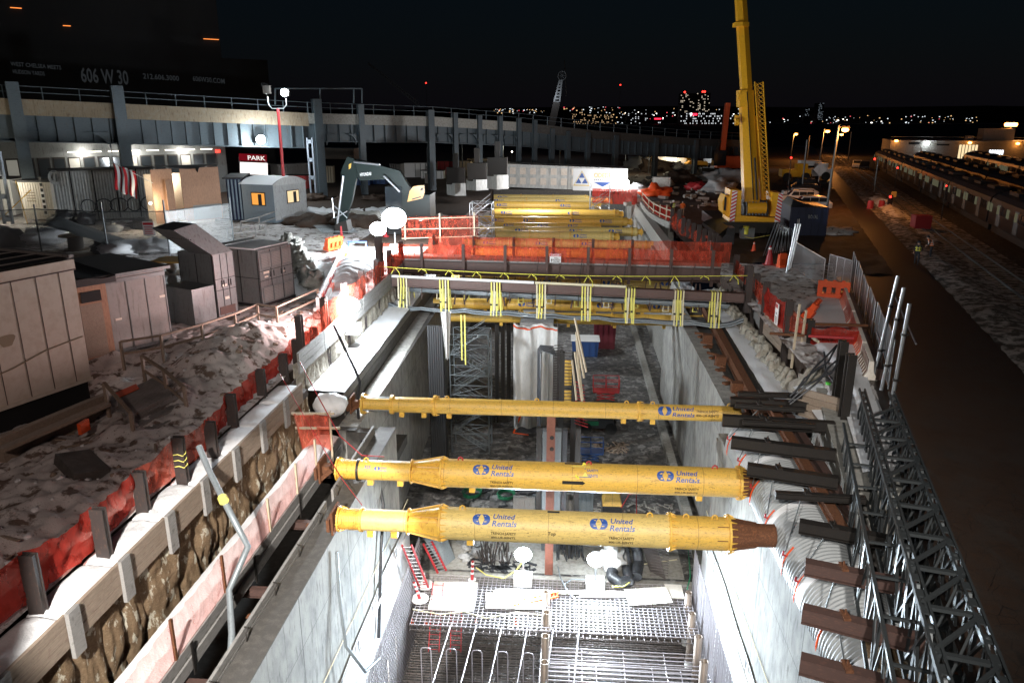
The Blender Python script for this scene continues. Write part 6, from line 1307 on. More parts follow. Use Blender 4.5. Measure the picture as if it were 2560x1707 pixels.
b=MB();q=A+d*((x0+x1)/2)+n*1.6;b.cbox(q+Vector((0,0,hh-.1)),(.9,.1,.06));b.part('tube_light',M['tubel'],t);pt_light('doorway_light',q+Vector((0,0,hh-.5)),260,(1,.85,.62),.15,parent=t)
q=onface(A,d,n,-L*.08,2.75,.5);t=thing('wall_lamp','small warm lamp on the wall below the flag','lamp',q);b=MB();b.ball(q,.14,10,8);b.part('lens',M['ledw'],t);b=MB();b.cbox(q+n*.2,(.2,.2,.25));b.part('bracket',M['black'],t);pt_light('wall_lamp_light',q-n*.35,420,(1,.86,.6),.12,parent=t)
b=MB();quadbox(b,A,d,n,L*.55,L*.98,.7,2.2,.12)
b.solo('board',M['woodg'],'grey board skirting on the front of the plywood hut','boards')
# flag
q=G(325,470,4.6);q=Vector((A.x-1.6,A.y-.9,0));zf=top(q,408);t=thing('flag','striped red and white flag drooping from a slanted pole','flag',(q.x,q.y,zf))
W_,H_=2.1,2.6
for k in range(9):
 b=MB();b.grid(lambda u,v:Vector((q.x-1.6+(k+u)/9*W_+.10*math.sin(v*5),q.y-.08*math.sin((k+u)*1.9+v*2),zf-.8*((k+u)/9)-H_*v+.10*math.sin((k+u)*1.3)*v)),3,8);b.part('stripe',M['signred'] if k % 2==0 else M['signw'],t)
b=MB();b.cyl((q.x+2.2,q.y,zf-1.9),(q.x-1.8,q.y,zf+.15),.035,n=6);b.part('pole',M['white'],t)
# blue ribbed container and trailer
t,A,B1,d,n,h_,L=container('dark blue ribbed container end between the hut and the trailer',(575,556),(612,555),447,'dkblue',6)
b=MB()
for k in range(4):quadbox(b,A,d,n,L*(.1+.24*k),L*(.1+.24*k)+.18,.3,h_-.1,.14,.05)
b.part('ribs',M['bluegrey'],t)
A=G(612,556,0);B1=G(690,560,0);C1=G(770,546,0);hw=top(B1,463);t=thing('office_trailer','grey office trailer with two lit windows and a snowy arched roof','trailer',A)
d=(B1-A).normalized();d2=(C1-B1).normalized();D4=A+(C1-B1)
b=MB();b.hexa([A+Vector((0,0,.1)),B1+Vector((0,0,.1)),C1+Vector((0,0,.1)),D4+Vector((0,0,.1))]+[v+Vector((0,0,hw)) for v in (A,B1,C1,D4)]);b.part('body',M['bluegrey'],t)
b=MB();n2=Vector((-d2.y,d2.x,0));corrwall(b,B1,d2,n2,(C1-B1).length,.3,hw,.16,.03);b.part('ribbed_end',M['corr'],t)
b=MB();b.grid(lambda u,v:A.lerp(B1,-.06+1.08*v)+(C1-B1)*(-.03+1.06*u)+Vector((0,0,hw+.02+.75*math.sin(math.pi*u)**.8)),14,8);prism_l=None;b.part('snowy_roof',M['snow'],t)
b=MB();b.grid(lambda u,v:B1+(C1-B1)*u+d*.03+Vector((0,0,hw-.1+v*(.1+.75*math.sin(math.pi*u)**.8))),14,2);b.part('gable',M['corr'],t)
n1=Vector((-d.y,d.x,0));L1=(B1-A).length
for (P0_,dv,nv,x0,x1,z0,z1) in ((A,d,n1,L1*.32,L1*.72,hw*.48,hw*.78),(B1,d2,n2,(C1-B1).length*.40,(C1-B1).length*.74,hw*.50,hw*.80)):
 b=MB();quadbox(b,P0_,dv,nv,x0-.1,x1+.1,z0-.1,z1+.1,.07,.05);w_=b.part('window',M['black'],t);b=MB();quadbox(b,P0_,dv,nv,x0,x1,z0,z1,.09,.02);b.part('pane',M['wino'] if P0_ is A else M['win'],w_)
 b=MB();quadbox(b,P0_,dv,nv,x0+(x1-x0)*.5,x0+(x1-x0)*.78,z0,z1-.1,.1,.01);b.part('silhouette',M['dark'],w_)
# red pole with lamp
p=G(718,553,0);t=thing('lamp_post','tall dark red lamp pole with a bright twin floodlight head','lamp post',p);zt=top(p,272)
b=MB();b.cyl(p,(p.x,p.y,zt),.20,.14,10);b.part('pole',M['red'],t);b=MB();b.tube([(p.x-1.0,p.y,zt+1.2),(p.x-.95,p.y,zt+.35),(p.x-.6,p.y,zt),(p.x+.6,p.y,zt),(p.x+.95,p.y,zt+.35),(p.x+1.0,p.y,zt+1.0)],.06,6);b.part('yoke',M['galv'],t)
b=MB();b.cbox((p.x-1.0,p.y,zt+1.9),(.7,.5,.8));b.part('lamp_head',M['black'],t);b=MB();b.cbox((p.x+1.0,p.y,zt+1.6),(.7,.5,.7));hd=b.part('lamp_head',M['black'],t)
b=MB();b.ball((p.x+1.0,p.y-.35,zt+1.6),.42,12,8,(1,.5,.9));b.part('lit_lens',M['led'],hd)
pt_light('floodlight',(p.x+1,p.y-1.0,zt+1.5),2600,(.85,.95,1),.25,parent=t)
# second lamp under the viaduct edge
# chain link fence of the left yard
fp=[(-60,640),(105,630),(272,640),(425,638),(585,610)];pts=[G(x,y,0) for x,y in fp]
t=thing('fence','chain link fence on grey posts across the left yard','fence',pts[1])
for p,ty in zip(pts,(505,511,506,500,494)):
 b=MB();b.cyl(p,(p.x,p.y,top(p,ty)),.07,n=8);b.part('post',M['galvd'],t)
b=MB();zz=3.6
for a,c in zip(pts,pts[1:]):b.cyl(a+Vector((0,0,zz)),c+Vector((0,0,zz)),.045,n=6)
b.part('top_rail',M['galvd'],t);b=MB()
for a,c in zip(pts,pts[1:]):b.grid(lambda u,v:a.lerp(c,u)+Vector((0,0,.1+3.45*v)),4,2)
b.part('mesh',M['link'],t)
a=G(372,588,0);a=pts[2].lerp(pts[3],.72);b=MB();d=(pts[3]-pts[2]).normalized();n=Vector((-d.y,d.x,0));z0=top(a,586);b.cbox(a-n*.1+Vector((0,0,z0+.5)),(.95,.03,1.15),.1);sg=b.solo('notice',M['signw'],'white notice board hung on the left chain link fence','sign')
b=MB();c=a-n*.13+Vector((0,-.02,z0+.5));b.cbox(c+Vector((0,-.02,.38)),(.8,.02,.18),.1)
for k in range(5):b.cbox(c+Vector((0,-.02,.15-.14*k)),(.7-.1*(k % 2),.02,.05),.1)
b.part('lettering',M['signred'],sg)
# spool, tarp, junk
p=G(192,625,0);t=thing('cable_spool','large wooden cable spool standing on end in the snow','spool',p);b=MB();b.cyl(p,p+Vector((0,0,.12)),.95,n=18);b.part('flange',M['wood'],t);b=MB();b.cyl(p+Vector((0,0,1.2)),p+Vector((0,0,1.32)),1.25,n=18);b.part('flange',M['wood'],t);b=MB();b.cyl(p+Vector((0,0,.12)),p+Vector((0,0,1.2)),.62,n=14);b.part('core',M['woodg'],t)
A,C=G(85,580,1.6),G(185,600,1.9);t=thing('tarpaulin','dark tarpaulin stretched over junk in the left yard','tarpaulin',A);b=MB();b.grid(lambda u,v:Vector((A.x+7.5*u,A.y-1+3.0*v-1*u,1.0+1.9*(1-abs(u-.28)*1.5)*(1-.5*abs(v-.5))+.15*fbm(u*4,v*4))),20,10);b.part('sheet',M['grey'],t)
for k,(px,py,r_,m,lab) in enumerate(((262,632,.9,'cable','black plastic bag heap by the second fence post'),(160,560,1.2,'cable','dark junk heap left of the container cables'),(212,560,1.0,'cable','dark bundle of hoses in front of the container'),(283,580,.8,'bag','pale oval board leaning in the yard'),(22,615,1.4,'dark','dark bin at the far left edge of the yard'),(350,570,.9,'cable','dark hose heap below the wall lamp'),(470,622,.7,'snow','rounded lump of snow on the low deck'),(300,635,1.6,'snow','trampled snow heap along the left fence'),(390,632,1.5,'snow','snow heap at the third fence post'),(120,610,1.8,'snow','snow heap behind the first fence post'))):
 p=G(px,py,0);b=MB();b.ball((p.x,p.y,r_*.35),r_,16,10,(1.2,.9,.75 if m != 'snow' else .4),.7)
 b.solo({'snow': 'snow_heap'}.get(m,'junk_heap'),M[m],lab,'heap')
p=G(20,560,0);b=MB();b.bar((p.x-1,p.y,.3),(p.x+2.5,p.y+1,3.5),.1,.1);b.bar((p.x+2.2,p.y,0),(p.x+1.0,p.y+1,4.5),.1,.1);b.solo('pole',M['yellow'],'yellow frame poles at the far left edge','pole')
A=G(-60,545,0);B1=G(45,540,0);t,*_=container('brightly lit white container wall at the far left edge',(-90,542),(40,542),448,'white')
t,A,B1,d,n,h_,L=container('cream container with a vertical grid label left of the white one',(60,552),(140,552),455,'paleply')
b=MB();quadbox(b,A,d,n,L*.68,L*.80,.6,h_-.7,.1)
b.part('label_strip',M['signw'],t);b=MB()
for k in range(7):quadbox(b,A,d,n,L*.70,L*.78,.75+k*.6,1.1+k*.6,.12,.02)
b.part('label_marks',M['black2'],t)
b=MB()
for k in range(4):quadbox(b,A,d,n,L*.22,L*.5,h_-1.2-k*.3,h_-1.1-k*.3,.1)
b.part('vent_slots',M['beige'],t);q=onface(A,d,n,-L*.3,h_+.6,2.2);t2=thing('wall_lamp','work lamp lighting the containers at the far left','lamp',q);b=MB();b.ball(q,.2,8,6);b.part('lens',M['ledw'],t2);b=MB();b.cbox(q+Vector((0,.25,.1)),(.4,.2,.4));b.part('housing',M['black'],t2);pt_light('work_lamp_light',q-Vector((0,.5,.2)),900,(1,.93,.75),.2,parent=t2)
# ================================================================ VIADUCT
H0_,H2_=Vector((-63.8,83.7,0)),Vector((-35.5,107.5,0));hd_=(H2_-H0_).normalized();hn_=Vector((-hd_.y,hd_.x,0))
def HL(px,py,off=0.):
 d=ray(px,py);o=H0_+hn_*off;k=o.dot(hn_)/d.dot(hn_);p=d*k;return Vector((p.x,p.y,CAMH+p.z))
DP=[(-260,232),(10,246),(290,259),(770,283),(1083,292),(1297,306),(1500,328),(1720,345),(1880,352)]
t=thing('viaduct','long elevated railway viaduct of grey riveted steel with a stained concrete edge','viaduct',(H0_.x,H0_.y,0))
edge=[HL(*q) for q in DP]
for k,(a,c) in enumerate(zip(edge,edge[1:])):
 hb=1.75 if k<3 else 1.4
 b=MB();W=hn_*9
 b.hexa([a-Vector((0,0,hb)),c-Vector((0,0,hb)),c+W-Vector((0,0,hb)),a+W-Vector((0,0,hb)),a,c,c+W,a+W]);b.part('concrete_edge',M['hlconc'] if k<3 else M['concb'] if k<5 else M['concd'],t)  # dark concrete on the far stretch stands in for its lack of light
 b=MB();g0,g1=(2.9,3.0) if k<3 else (2.4,2.4);o=hn_*.35;lo=Vector((0,0,hb+g0));up_=Vector((0,0,hb+.002))
 b.hexa([a+o-lo,c+o-lo,c+o*2-lo,a+o*2-lo,a+o-up_,c+o-up_,c+o*2-up_,a+o*2-up_]);b.part('girder_web',M['hl'],t)
 b=MB();m_=int((c-a).length/1.65)
 for i in range(m_):q=a.lerp(c,(i+.5)/m_)+hn_*.2;b.cbox(q-Vector((0,0,hb+g0/2)),(.09,.34,g0-.05),math.atan2(hn_.y,hn_.x)-math.pi/2)
 b.bar(a+hn_*.1-lo,c+hn_*.1-lo,.6,.12);b.part('web_stiffeners',M['hl'],t)
 b=MB();m_=max(2,int((c-a).length/3.0))
 for z in (.75,1.4):b.bar(a+Vector((0,0,z)),c+Vector((0,0,z)),.07,.07)
 for i in range(m_):q=a.lerp(c,i/m_);b.bar(q,q+Vector((0,0,1.45)),.10,.10,(0,1,0))
 b.part('railing',M['hl'],t)
cols=[(28,205,1.25),(290,215,1.3),(790,248,1.15),(900,261,.85),(1075,275,1.0),(1137,282,.75),(1198,288,.75),(1250,290,.7),(1297,296,.7),(1337,300,.7),(1380,322,.8),(1420,328,.8),(1470,332,.8),(1540,338,.9),(1640,345,.9),(1740,350,.9)]
for k,(px,ty,w_) in enumerate(cols):
 q=HL(px,ty,-.25);b=MB();b.hbeam((q.x,q.y,0),(q.x,q.y,q.z),w_,w_*.85,.06,tuple(hn_));b.bar((q.x,q.y,0),(q.x,q.y,q.z),w_*.5,w_*.75,tuple(hn_));b.part('column',M['hl'],t)
# arched braces between columns
for (pa,pb,yt) in ((48,272,330),(815,888,335),(1090,1128,336),(1146,1190,336),(1206,1243,338),(1257,1290,340)):
 a=HL(pa,yt);c=HL(pb,yt);r_=min(2.6,(c-a).length*.35)
 for s,o in ((a,1),(c,-1)):
  b=MB()
  pr=[s+hd_*o*0,s+hd_*o*r_]+[s+hd_*o*r_*(1-math.sin(q))-Vector((0,0,r_*(1-math.cos(q)))) for q in [j*math.pi/12 for j in range(7)]]
  b.loft([[v-hn_*.3 for v in pr],[v+hn_*.1 for v in pr]],True,False);b.part('arched_bracket',M['hl'],t)
# clutter in the dark bays
rnd=random.Random(21)
cl=[('parked_van','van','white'),('crate','crate','woodg'),('container','container','bluep'),('tank','tank','grey2'),('crate','crate','lumber'),('cabinet','cabinet','red')]
adj=['beside the laced post','behind the excavator stick','under the excavator boom','right of the orange panel','left of the first pier box','behind the nearest pier box','under the raised frame','behind the plank stack','in the darkest bay','below the small arches','next to the low pale wall','far under the deck','past the lamp column','between the last arches']
cn={'white': 'white','woodg': 'grey timber','bluep': 'blue','grey2': 'grey','lumber': 'pale timber','red': 'red'}
for k in range(14):
 nm,ct_,m=cl[(k*5+k // 3) % 6];q=G(700+42*k+rnd.uniform(-10,10),468-2.6*k+rnd.uniform(-8,8),0);w_,h2_,e_=rnd.uniform(2,5),rnd.uniform(1.2,2.8),rnd.uniform(-.3,.3)
 t2=thing(nm if nm != 'parked_van' else 'storage_box',f'{cn[m]} {ct_ if nm != "parked_van" else "box body"} {adj[k]} under the viaduct',ct_ if nm != 'parked_van' else 'box',q,'clutter under the viaduct');b=MB();b.cbox(q+Vector((0,0,h2_/2)),(w_,2.0,h2_),e_);b.part('body',M[m],t2);b=MB()
 for j in range(5):b.cbox(q+Vector((-w_*.4+w_*.2*j,-1.03,h2_/2)),(.08,.08,h2_*.92),e_)
 b.cbox(q+Vector((0,0,h2_+.05)),(w_*1.04,2.1,.1),e_);b.part('ribs',M['dark'],t2)
for k in range(12):
 q=G(780+26*k,500+9*math.sin(k*2.1)+30*(k % 3),0);b=MB();b.ball((q.x,q.y,.1),rnd.uniform(.7,1.7),18,11,(1.4,1,.5),1.1);b.solo('rubble_heap',M[('mud','snow','concb')[k % 3]],['dark earth','snowy','pale rubble'][k % 3]+' heap ' + ['at the foot of the laced post','left of the excavator bucket','behind the bucket','below the stick','under the boom arch','left of the cab','in front of the tracks','beside the tracks','under the orange panel','right of the excavator','by the small work light','left of the pale scaffold'][k],'heap','heaps round the excavator')
# lattice tower in front of the second big column and at the far left
def lattice(label,px,py,ty,w_=.7):
 p=G(px,py,0);zt=top(p,ty);t=thing('lattice_post',label,'post',p);b=MB()
 for s in (-1,1):b.bar((p.x+s*w_/2,p.y,0),(p.x+s*w_/2,p.y,zt),.2,.3,(0,1,0))
 z=.5
 while z<zt:b.cbox((p.x,p.y,z),(w_,.3,.5));z+=2.4
 b.part('laced_section',M['lattice'],t)
lattice('blue-grey laced steel post in front of the big viaduct column',785,497,345);lattice('pale laced steel post at the left edge of the picture',22,560,378,.9)
# upper platform frame
b=MB();a,c=HL(688,222,0),HL(905,222,0);a2,c2=HL(688,262,0),HL(905,258,0)
for u,v in ((a,c),(a,a2),(c,c2),(a.lerp(c,.9),a2.lerp(c2,.9)),(a.lerp(c,.5),a2.lerp(c2,.5))):b.bar(u,v,.16,.16)
b.solo('platform_railing',M['hl'],'raised grey steel frame on top of the viaduct beside the lamp','frame')
# floodlight hung on the viaduct girder
q=HL(652,350,-1.2);t=thing('floodlight','bright floodlight hung under the viaduct edge','lamp',q);b=MB();b.cbox(q+hn_*.4,(.9,.6,.9));b.part('housing',M['black'],t);b=MB();b.ball(q,.62,14,10,(1,.6,1));b.part('lens',M['led'],t);pt_light('flood_and_fill_light',q-hn_*1.2+Vector((0,0,-.4)),3600,(.86,.96,1),.4,parent=t)
# dark street block beyond, with lit ground floor, garage sign
def FP(off):return lambda px,py:HL(px,py,off)
f=FP(16);A,B1=f(-80,480),f(570,440);A.z=B1.z=0
zs_=HL(400,377,15.2).z;t=thing('street_building','street building with a lit glazed ground floor seen under the viaduct','building',A);zt=HL(400,330,16).z
b=MB();d=(B1-A).normalized();b.hexa([A,B1,B1+hn_*10,A+hn_*10]+[v+Vector((0,0,zt)) for v in (A,B1,B1+hn_*10,A+hn_*10)]);b.part('facade',M['grey'],t)
L=(B1-A).length;nn=Vector((-d.y,d.x,0))
for k in range(15):
 x=L*(.14+.055*k);b=MB();quadbox(b,A,d,nn,x,x+L*.045,.4,zs_-.6,.08,.06);w_=b.part('shop_window',M['black'],t);b=MB();quadbox(b,A,d,nn,x+.12,x+L*.045-.12,.6,zs_-.8,.1,.02);b.part('pane',M['glass'] if k % 4 else mat('dim_interior',(.3,.3,.28),.6,emit=((.9,.88,.75),.16)),w_)
for k in range(8):
 x=L*(.36+.075*k);b=MB();quadbox(b,A,d,nn,x,x+L*.05,zs_,zs_+.13,.9,.1);b.part('strip_light',M['tubel'],t)
for k in range(3):pt_light('shop_strip_light',onface(A,d,nn,L*(.42+.2*k),zs_-.3,1.6),700,(1,.93,.82),.4,parent=t)
b=MB();quadbox(b,A,d,nn,L*.955,L*.975,zs_-.5,zs_-.1,.15,.05);b.part('exit_light',M['redl'],t)
f=FP(9);t=thing('garage_sign','garage sign with red PARK band over a glowing white panel','sign',f(632,415))
a,c=f(598,393),f(666,396);u=(c-a).normalized();W=(c-a).length
b=MB();b.bar(a+u*0,c,.3,1.0);b.part('red_band',M['parkred'],t);b=MB();a2=a-Vector((0,0,1.55));b.bar(a2,a2+u*W,.3,1.7);b.part('white_panel',M['parkw'],t)
b=MB();lettering(b,'PARK',plane_fn(a-hn_*.2-Vector((0,0,.32)),u,(0,0,1)),.85,W*.28,0,0,2.6);b.part('lettering',emat('lit_letters',(1,.95,.9),1.0),t)
for s in (.02,.98):b=MB();q=a+u*W*s;b.bar(q+hn_*.2,(q.x+hn_.x*.2,q.y+hn_.y*.2,0),.2,.2,(0,1,0));b.part('post',M['galvd'],t)
# billboard building
f=FP(32);a,c=f(-300,560),f(672,470);a.z=c.z=0
t=thing('tower_building','large dark building with faint pale leasing letters above the viaduct','building',a)
b=MB();s=f(560,100)
def hexw(p,q,z0,z1,dep=14):b.hexa([Vector((v.x,v.y,z))+w_ for z in (z0,z1) for v,w_ in ((p,Vector((0,0,0))),(q,Vector((0,0,0))),(q,hn_*dep),(p,hn_*dep))])
m1=f(560,200);m2=f(672,200)
hexw(a,m1,0,95);hexw(m1,m2,0,f(600,148).z);b.part('facade',M['dark'],t)
fw=plane_fn(f(0,170)-hn_*.3,(hd_.x,hd_.y,0),(0,0,1));o0=f(0,170)-hn_*.3
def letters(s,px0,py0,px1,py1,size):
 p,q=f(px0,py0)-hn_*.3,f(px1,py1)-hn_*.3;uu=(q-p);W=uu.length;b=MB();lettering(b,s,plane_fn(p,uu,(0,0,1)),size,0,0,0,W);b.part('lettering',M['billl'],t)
k_=120/1900
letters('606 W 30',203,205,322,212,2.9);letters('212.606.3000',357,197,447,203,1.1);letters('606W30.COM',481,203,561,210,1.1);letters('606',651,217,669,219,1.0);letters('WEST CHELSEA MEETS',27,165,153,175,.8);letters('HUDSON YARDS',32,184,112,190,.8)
for k,(px,py,L_,m) in enumerate(((508,98,2.4,'sod'),(157,65,1.0,'sod'),(25,20,1.4,'sod'))):b=MB();p=f(px,py)-hn_*.2;b.bar(p,p+hd_*L_,.12,.10);b.part('amber_strip',emat('amber_strip_glow',(1,.28,.06),1.6),t)
# things under and beyond the viaduct
b_under=[('blue_container','white and yellow truck body glimpsed under the viaduct',(802,398),(886,400),372,'cream'),('container','dull grey containers in the dark bay under the viaduct',(700,470),(780,465),412,'grey2'),('container','pale low wall under the far viaduct arches',(1090,425),(1230,420),407,'concb')]
for nm,lab,pa,pb,ty,m in b_under:container(lab,pa,pb,ty,m,3,.1,'truck_body' if 'truck' in lab else ('shipping_container' if 'containers' in lab else 'low_wall'),m)
p=G(1180,470,0)
for k,(px,py) in enumerate(((1155,355),(1258,358),(1400,362),(1565,365),(1625,362),(1280,380))):
 Yq=145+3*k;q=AY(px,py,Yq);t=thing('yard_lamp',['small lamp between the first far arches','lamp glowing beside the pale wrapped column','faint lamp under the dark middle bay','lamp behind the yellow excavator boom','lamp over the white trailer','low lamp under the pale far column'][k],'lamp',(q.x,q.y,0),'small yard lamps under the viaduct');b=MB();b.cyl((q.x,q.y,0),q,.06,n=6);b.part('pole',M['galvd'],t)
 b=MB();b.ball(q,.26 if k in (1,3) else .14,8,6);b.part('bulb',M['ledw'],t)
 if k in (1,3,4):pt_light('yard_lamp_light',q-Vector((0,.5,0)),500,(1,.9,.65),.2,parent=t)
# wrapped pale pier boxes
for k,(x0,x1,y0,y1) in enumerate(((1062,1088,434,458),(1117,1165,456,490),(1166,1221,447,475),(1218,1271,435,472))):
 a=G(x0,y1+12,0);a=AY(x0,y1,118-5*k+(6 if k==0 else 0));c=AY(x1,y1,a.y-1.5);zt=AY(x0,y0,a.y).z;b=MB();b.hexa([a,(x_ := a.lerp(c,.5))*1+Vector((0,-1.2,0)),c,x_+Vector((0,1.6,0))]+[Vector((v[0],v[1],zt)) for v in (a,x_+Vector((0,-1.2,0)),c,x_+Vector((0,1.6,0)))])
 o=b.solo('pier_box',M['concf'],['small white wrapped box at the foot of the first far column','nearest white pier box beside the pale scaffold','middle white pier box left of the bridge wall','white pier box touching the bridge wall'][k],'box','white pier boxes')
 b=MB();b.bar((x_.x,x_.y,zt),(x_.x,x_.y,zt+4.2),.7,.6,(0,1,0));b.cbox((x_.x,x_.y,zt+1.0),(2.6 if k else 0.8,1.2,2.4 if k else .5));b.part('jacking_bracket',M['black'],o)
# bridge wall with two logos
a=G(1235,468,-.5);c=G(1568,482,-.5);a=Vector((-13.2,124.5,0));c=AY(1568,470,120.5);c.z=0;aa=AY(1200,470,124.5);aa.z=0
zt0,zt1=AY(1240,408,124).z,AY(1568,422,120.5).z;zb0,zb1=AY(1240,466,124).z,AY(1568,480,120.5).z
t=thing('bridge_wall','long floodlit pale concrete bridge parapet across the far trench','wall',aa)
W=Vector((0,5.5,0));b=MB();b.hexa([Vector((aa.x,aa.y,zb0)),Vector((c.x,c.y,zb1)),Vector((c.x,c.y,zb1))+W,Vector((aa.x,aa.y,zb0))+W,Vector((aa.x,aa.y,zt0)),Vector((c.x,c.y,zt1)),Vector((c.x,c.y,zt1))+W,Vector((aa.x,aa.y,zt0))+W]);b.part('concrete_face',M['concf'],t)
b=MB();
for k in range(9):
 for z in (.25,.68):
  p=aa.lerp(c,.10+.07*k);zz=zb0+(zt0-zb0)*z;b.cbox((p.x,p.y-.02,zz),(1.35,.05,1.05))
b.part('cast_panels',M['cream'],t)
u=(c-aa).normalized();pA=AY(1432,475,121.9);pB=AY(1562,478,120.6);hB=3.55
b=MB();b.hexa([Vector((pA.x,pA.y-.1,zb1+.05)),Vector((pB.x,pB.y-.1,zb1+.05)),Vector((pB.x,pB.y,zb1+.05)),Vector((pA.x,pA.y,zb1+.05)),Vector((pA.x,pA.y-.1,zt1-.1)),Vector((pB.x,pB.y-.1,zt1-.1)),Vector((pB.x,pB.y,zt1-.1)),Vector((pA.x,pA.y,zt1-.1))]);bn=b.solo('banner',M['signw'],'white company banner with triangle and arrow logos on the bridge parapet','banner')
fn=plane_fn(Vector((pA.x,pA.y-.13,zb1)),(pB-pA),(0,0,1));H3=zt1-zb1;W3=(pB-pA).length
def tri(b,x,y,s,o=0):b.face([fn(x-s/2,y)-Vector((0,o,0)),fn(x+s/2,y)-Vector((0,o,0)),fn(x,y+s*.87)-Vector((0,o,0))])
b=MB();tri(b,W3*.17,H3*.22,2.7);b.part('logo',M['yellow2'],bn);b=MB();tri(b,W3*.17,H3*.27,2.3,.01);b.part('logo',M['signw'],bn)
b=MB();tri(b,W3*.17-.5,H3*.33,.95,.02);tri(b,W3*.17+.5,H3*.33,.95,.02);tri(b,W3*.17,H3*.33+.85,.95,.02);b.part('logo',M['blue'],bn)
b=MB();b.face([fn(W3*.40,H3*.40),fn(W3*.74,H3*.40),fn(W3*.57,H3*.20)]);b.part('logo',M['blue'],bn);b=MB();lettering(b,'ODEDE',lambda x,y:fn(x,y)-Vector((0,.02,0)),1.0,W3*.40,H3*.60,0,W3*.33);b.part('lettering',M['yellow2'],bn)
b=MB();
for k in range(9):b.face([fn(W3*(.41+.035*k),H3*.47),fn(W3*(.43+.035*k),H3*.47),fn(W3*(.43+.035*k),H3*.52),fn(W3*(.41+.035*k),H3*.52)])
b.part('small_lettering',M['grey2'],bn)
q=AY(1567,455,118.8);t=thing('floodlight','small fierce floodlight at the right end of the bridge parapet','lamp',q);b=MB();b.ball(q,.34,10,8);b.part('lens',M['led'],t);b=MB();b.cbox(q+Vector((.3,.3,-.1)),(.3,.4,.5));b.cyl(q+Vector((.3,.3,-.3)),q+Vector((.3,.3,-3)),.06,n=6);b.part('mount',M['black'],t);pt_light('flood_and_fill_light',q+Vector((-1.2,-2.4,.3)),1500,(.95,.97,1),.3,parent=t)
pt_light('flood_and_fill_light',q+Vector((-13,-17,1.5)),6500,(.95,.97,1),.3,parent=t)  # second source has no lamp; added to brighten the pier boxes
# red net under bridge right
a,c=G(1480,512,-.6),G(1592,516,-.4);b=MB();b.grid(lambda u,v:a.lerp(c,u)+Vector((0,.1*math.sin(12*u),.2+2.0*v)),12,4);b.solo('safety_net',M['netd'],'red net panel between the bridge parapet and the right block wall','safety net')
# ---------------------------------------------------------------- excavator
e0=G(985,585,0);EY=e0.y;E=lambda px,py,dy=0:AY(px,py,EY+dy)
t=thing('excavator','dark excavator with orange side panel working beside the upper floodlights','excavator',e0)
def strip(b,outl,dy,th):
 ra=[E(x,y,dy) for x,y in outl];rb=[v+Vector((0,th,0)) for v in ra];b.loft([ra,rb],True,False)
b=MB();strip(b,[(880,398),(897,400),(1000,428),(1025,470),(1040,520),(1018,520),(990,465),(975,448),(900,452),(884,430)],0,.7);b.part('boom',M['exc'],t)
b=MB();strip(b,[(868,392),(886,398),(892,440),(880,500),(862,560),(838,572),(836,560),(852,480),(852,430)],-.2,.55);b.part('stick',M['exc'],t)
b=MB();strip(b,[(838,560),(866,552),(872,590),(850,606),(832,590)],-.5,1.5);b.part('bucket',M['black'],t)
b=MB();b.cyl(E(858,440,-.4),E(843,560,-.4),.12,n=8);b.cyl(E(1000,480,-.3),E(960,440,-.3),.14,n=8);b.cyl(E(885,405,-.3),E(950,412,-.3),.12,n=8);b.part('hydraulic_rams',M['galv'],t)
b=MB();b.cbox((E(1022,520).x,EY+1.4,2.6),(4.2,3.0,2.4));b.part('house',M['exc'],t);b=MB();b.cbox((E(985,490).x,EY+.5,3.2),(1.6,1.5,2.7));b.part('cab',M['glass'],t)
b=MB();strip(b,[(1018,505),(1024,478),(1034,466),(1060,463),(1061,483),(1056,496)],-.25,.12);b.part('orange_panel',M['excy'],t);b=MB();strip(b,[(1052,470),(1059,469),(1057,476),(1050,477)],-.3,.05);strip(b,[(1030,497),(1052,491),(1052,494),(1030,500)],-.3,.05);b.part('panel_vents',M['black'],t)
for s in (0,2.6):b=MB();x=E(1010,560).x;b.cbox((x,EY+s,.5),(5.2,.6,.95));b.part('track',M['tyre'],t)
q=E(900,441,-.06);b=MB();lettering(b,'HYUNDAI',plane_fn(q,(1,0,.10),(0,0,1)),.42,0,0,0,1.1);b.part('lettering',M['signw'],t)
b=MB();strip(b,[(872,412),(878,408),(877,420),(872,424)],-.3,.03);b.part('yellow_decal',M['yellow'],t)
for k in range(6):b=MB();q=G(770+30*k,560+6*(k % 2),0);b.ball((q.x,q.y,.2),1.5,12,8,(1.5,1,.5),.8);b.solo('rubble_heap',M['mud'],['dirty rubble heap right of the grey trailer','rubble heap below the excavator stick','snow-dusted rubble heap left of the floodlights','rubble under the excavator boom','low rubble heap in front of the excavator','rubble heap beside the excavator track'][k],'heap','rubble heaps round the excavator')
for k,(px,py) in enumerate(((957,590),(975,592),(864,595))):q=G(px-10,py,0);b=MB();b.cyl(q,q+Vector((0,0,1.1)),.12,.08,8);b.cyl(q,q+Vector((0,0,.1)),.3,n=8);b.solo('delineator',M['red'],['red delineator left of the upper floodlights','second red delineator under the floodlights','red delineator below the excavator bucket'][k],'post')
b=MB();A_=G(770,600,.05);
for k in range(16):b.bar(G(760+3*k,545+2.4*k,.3),G(850+3*k,540+2.6*k,.3),.12,.06)
b.solo('lumber_stack',M['galvd'],'stack of snow-dusted planks right of the trailer','planks')
for k,pts in enumerate((((830,495),(835,545)),((836,515),(868,545)),((838,545),(868,528)))):b=MB();b.cyl(AY(*pts[0],EY-6),AY(*pts[1],EY-6),.05,n=6);b.solo('tube',M['galv'],['upright silver tube by the plank stack','slanting silver tube by the plank stack','crossing silver tube by the plank stack'][k],'tube')
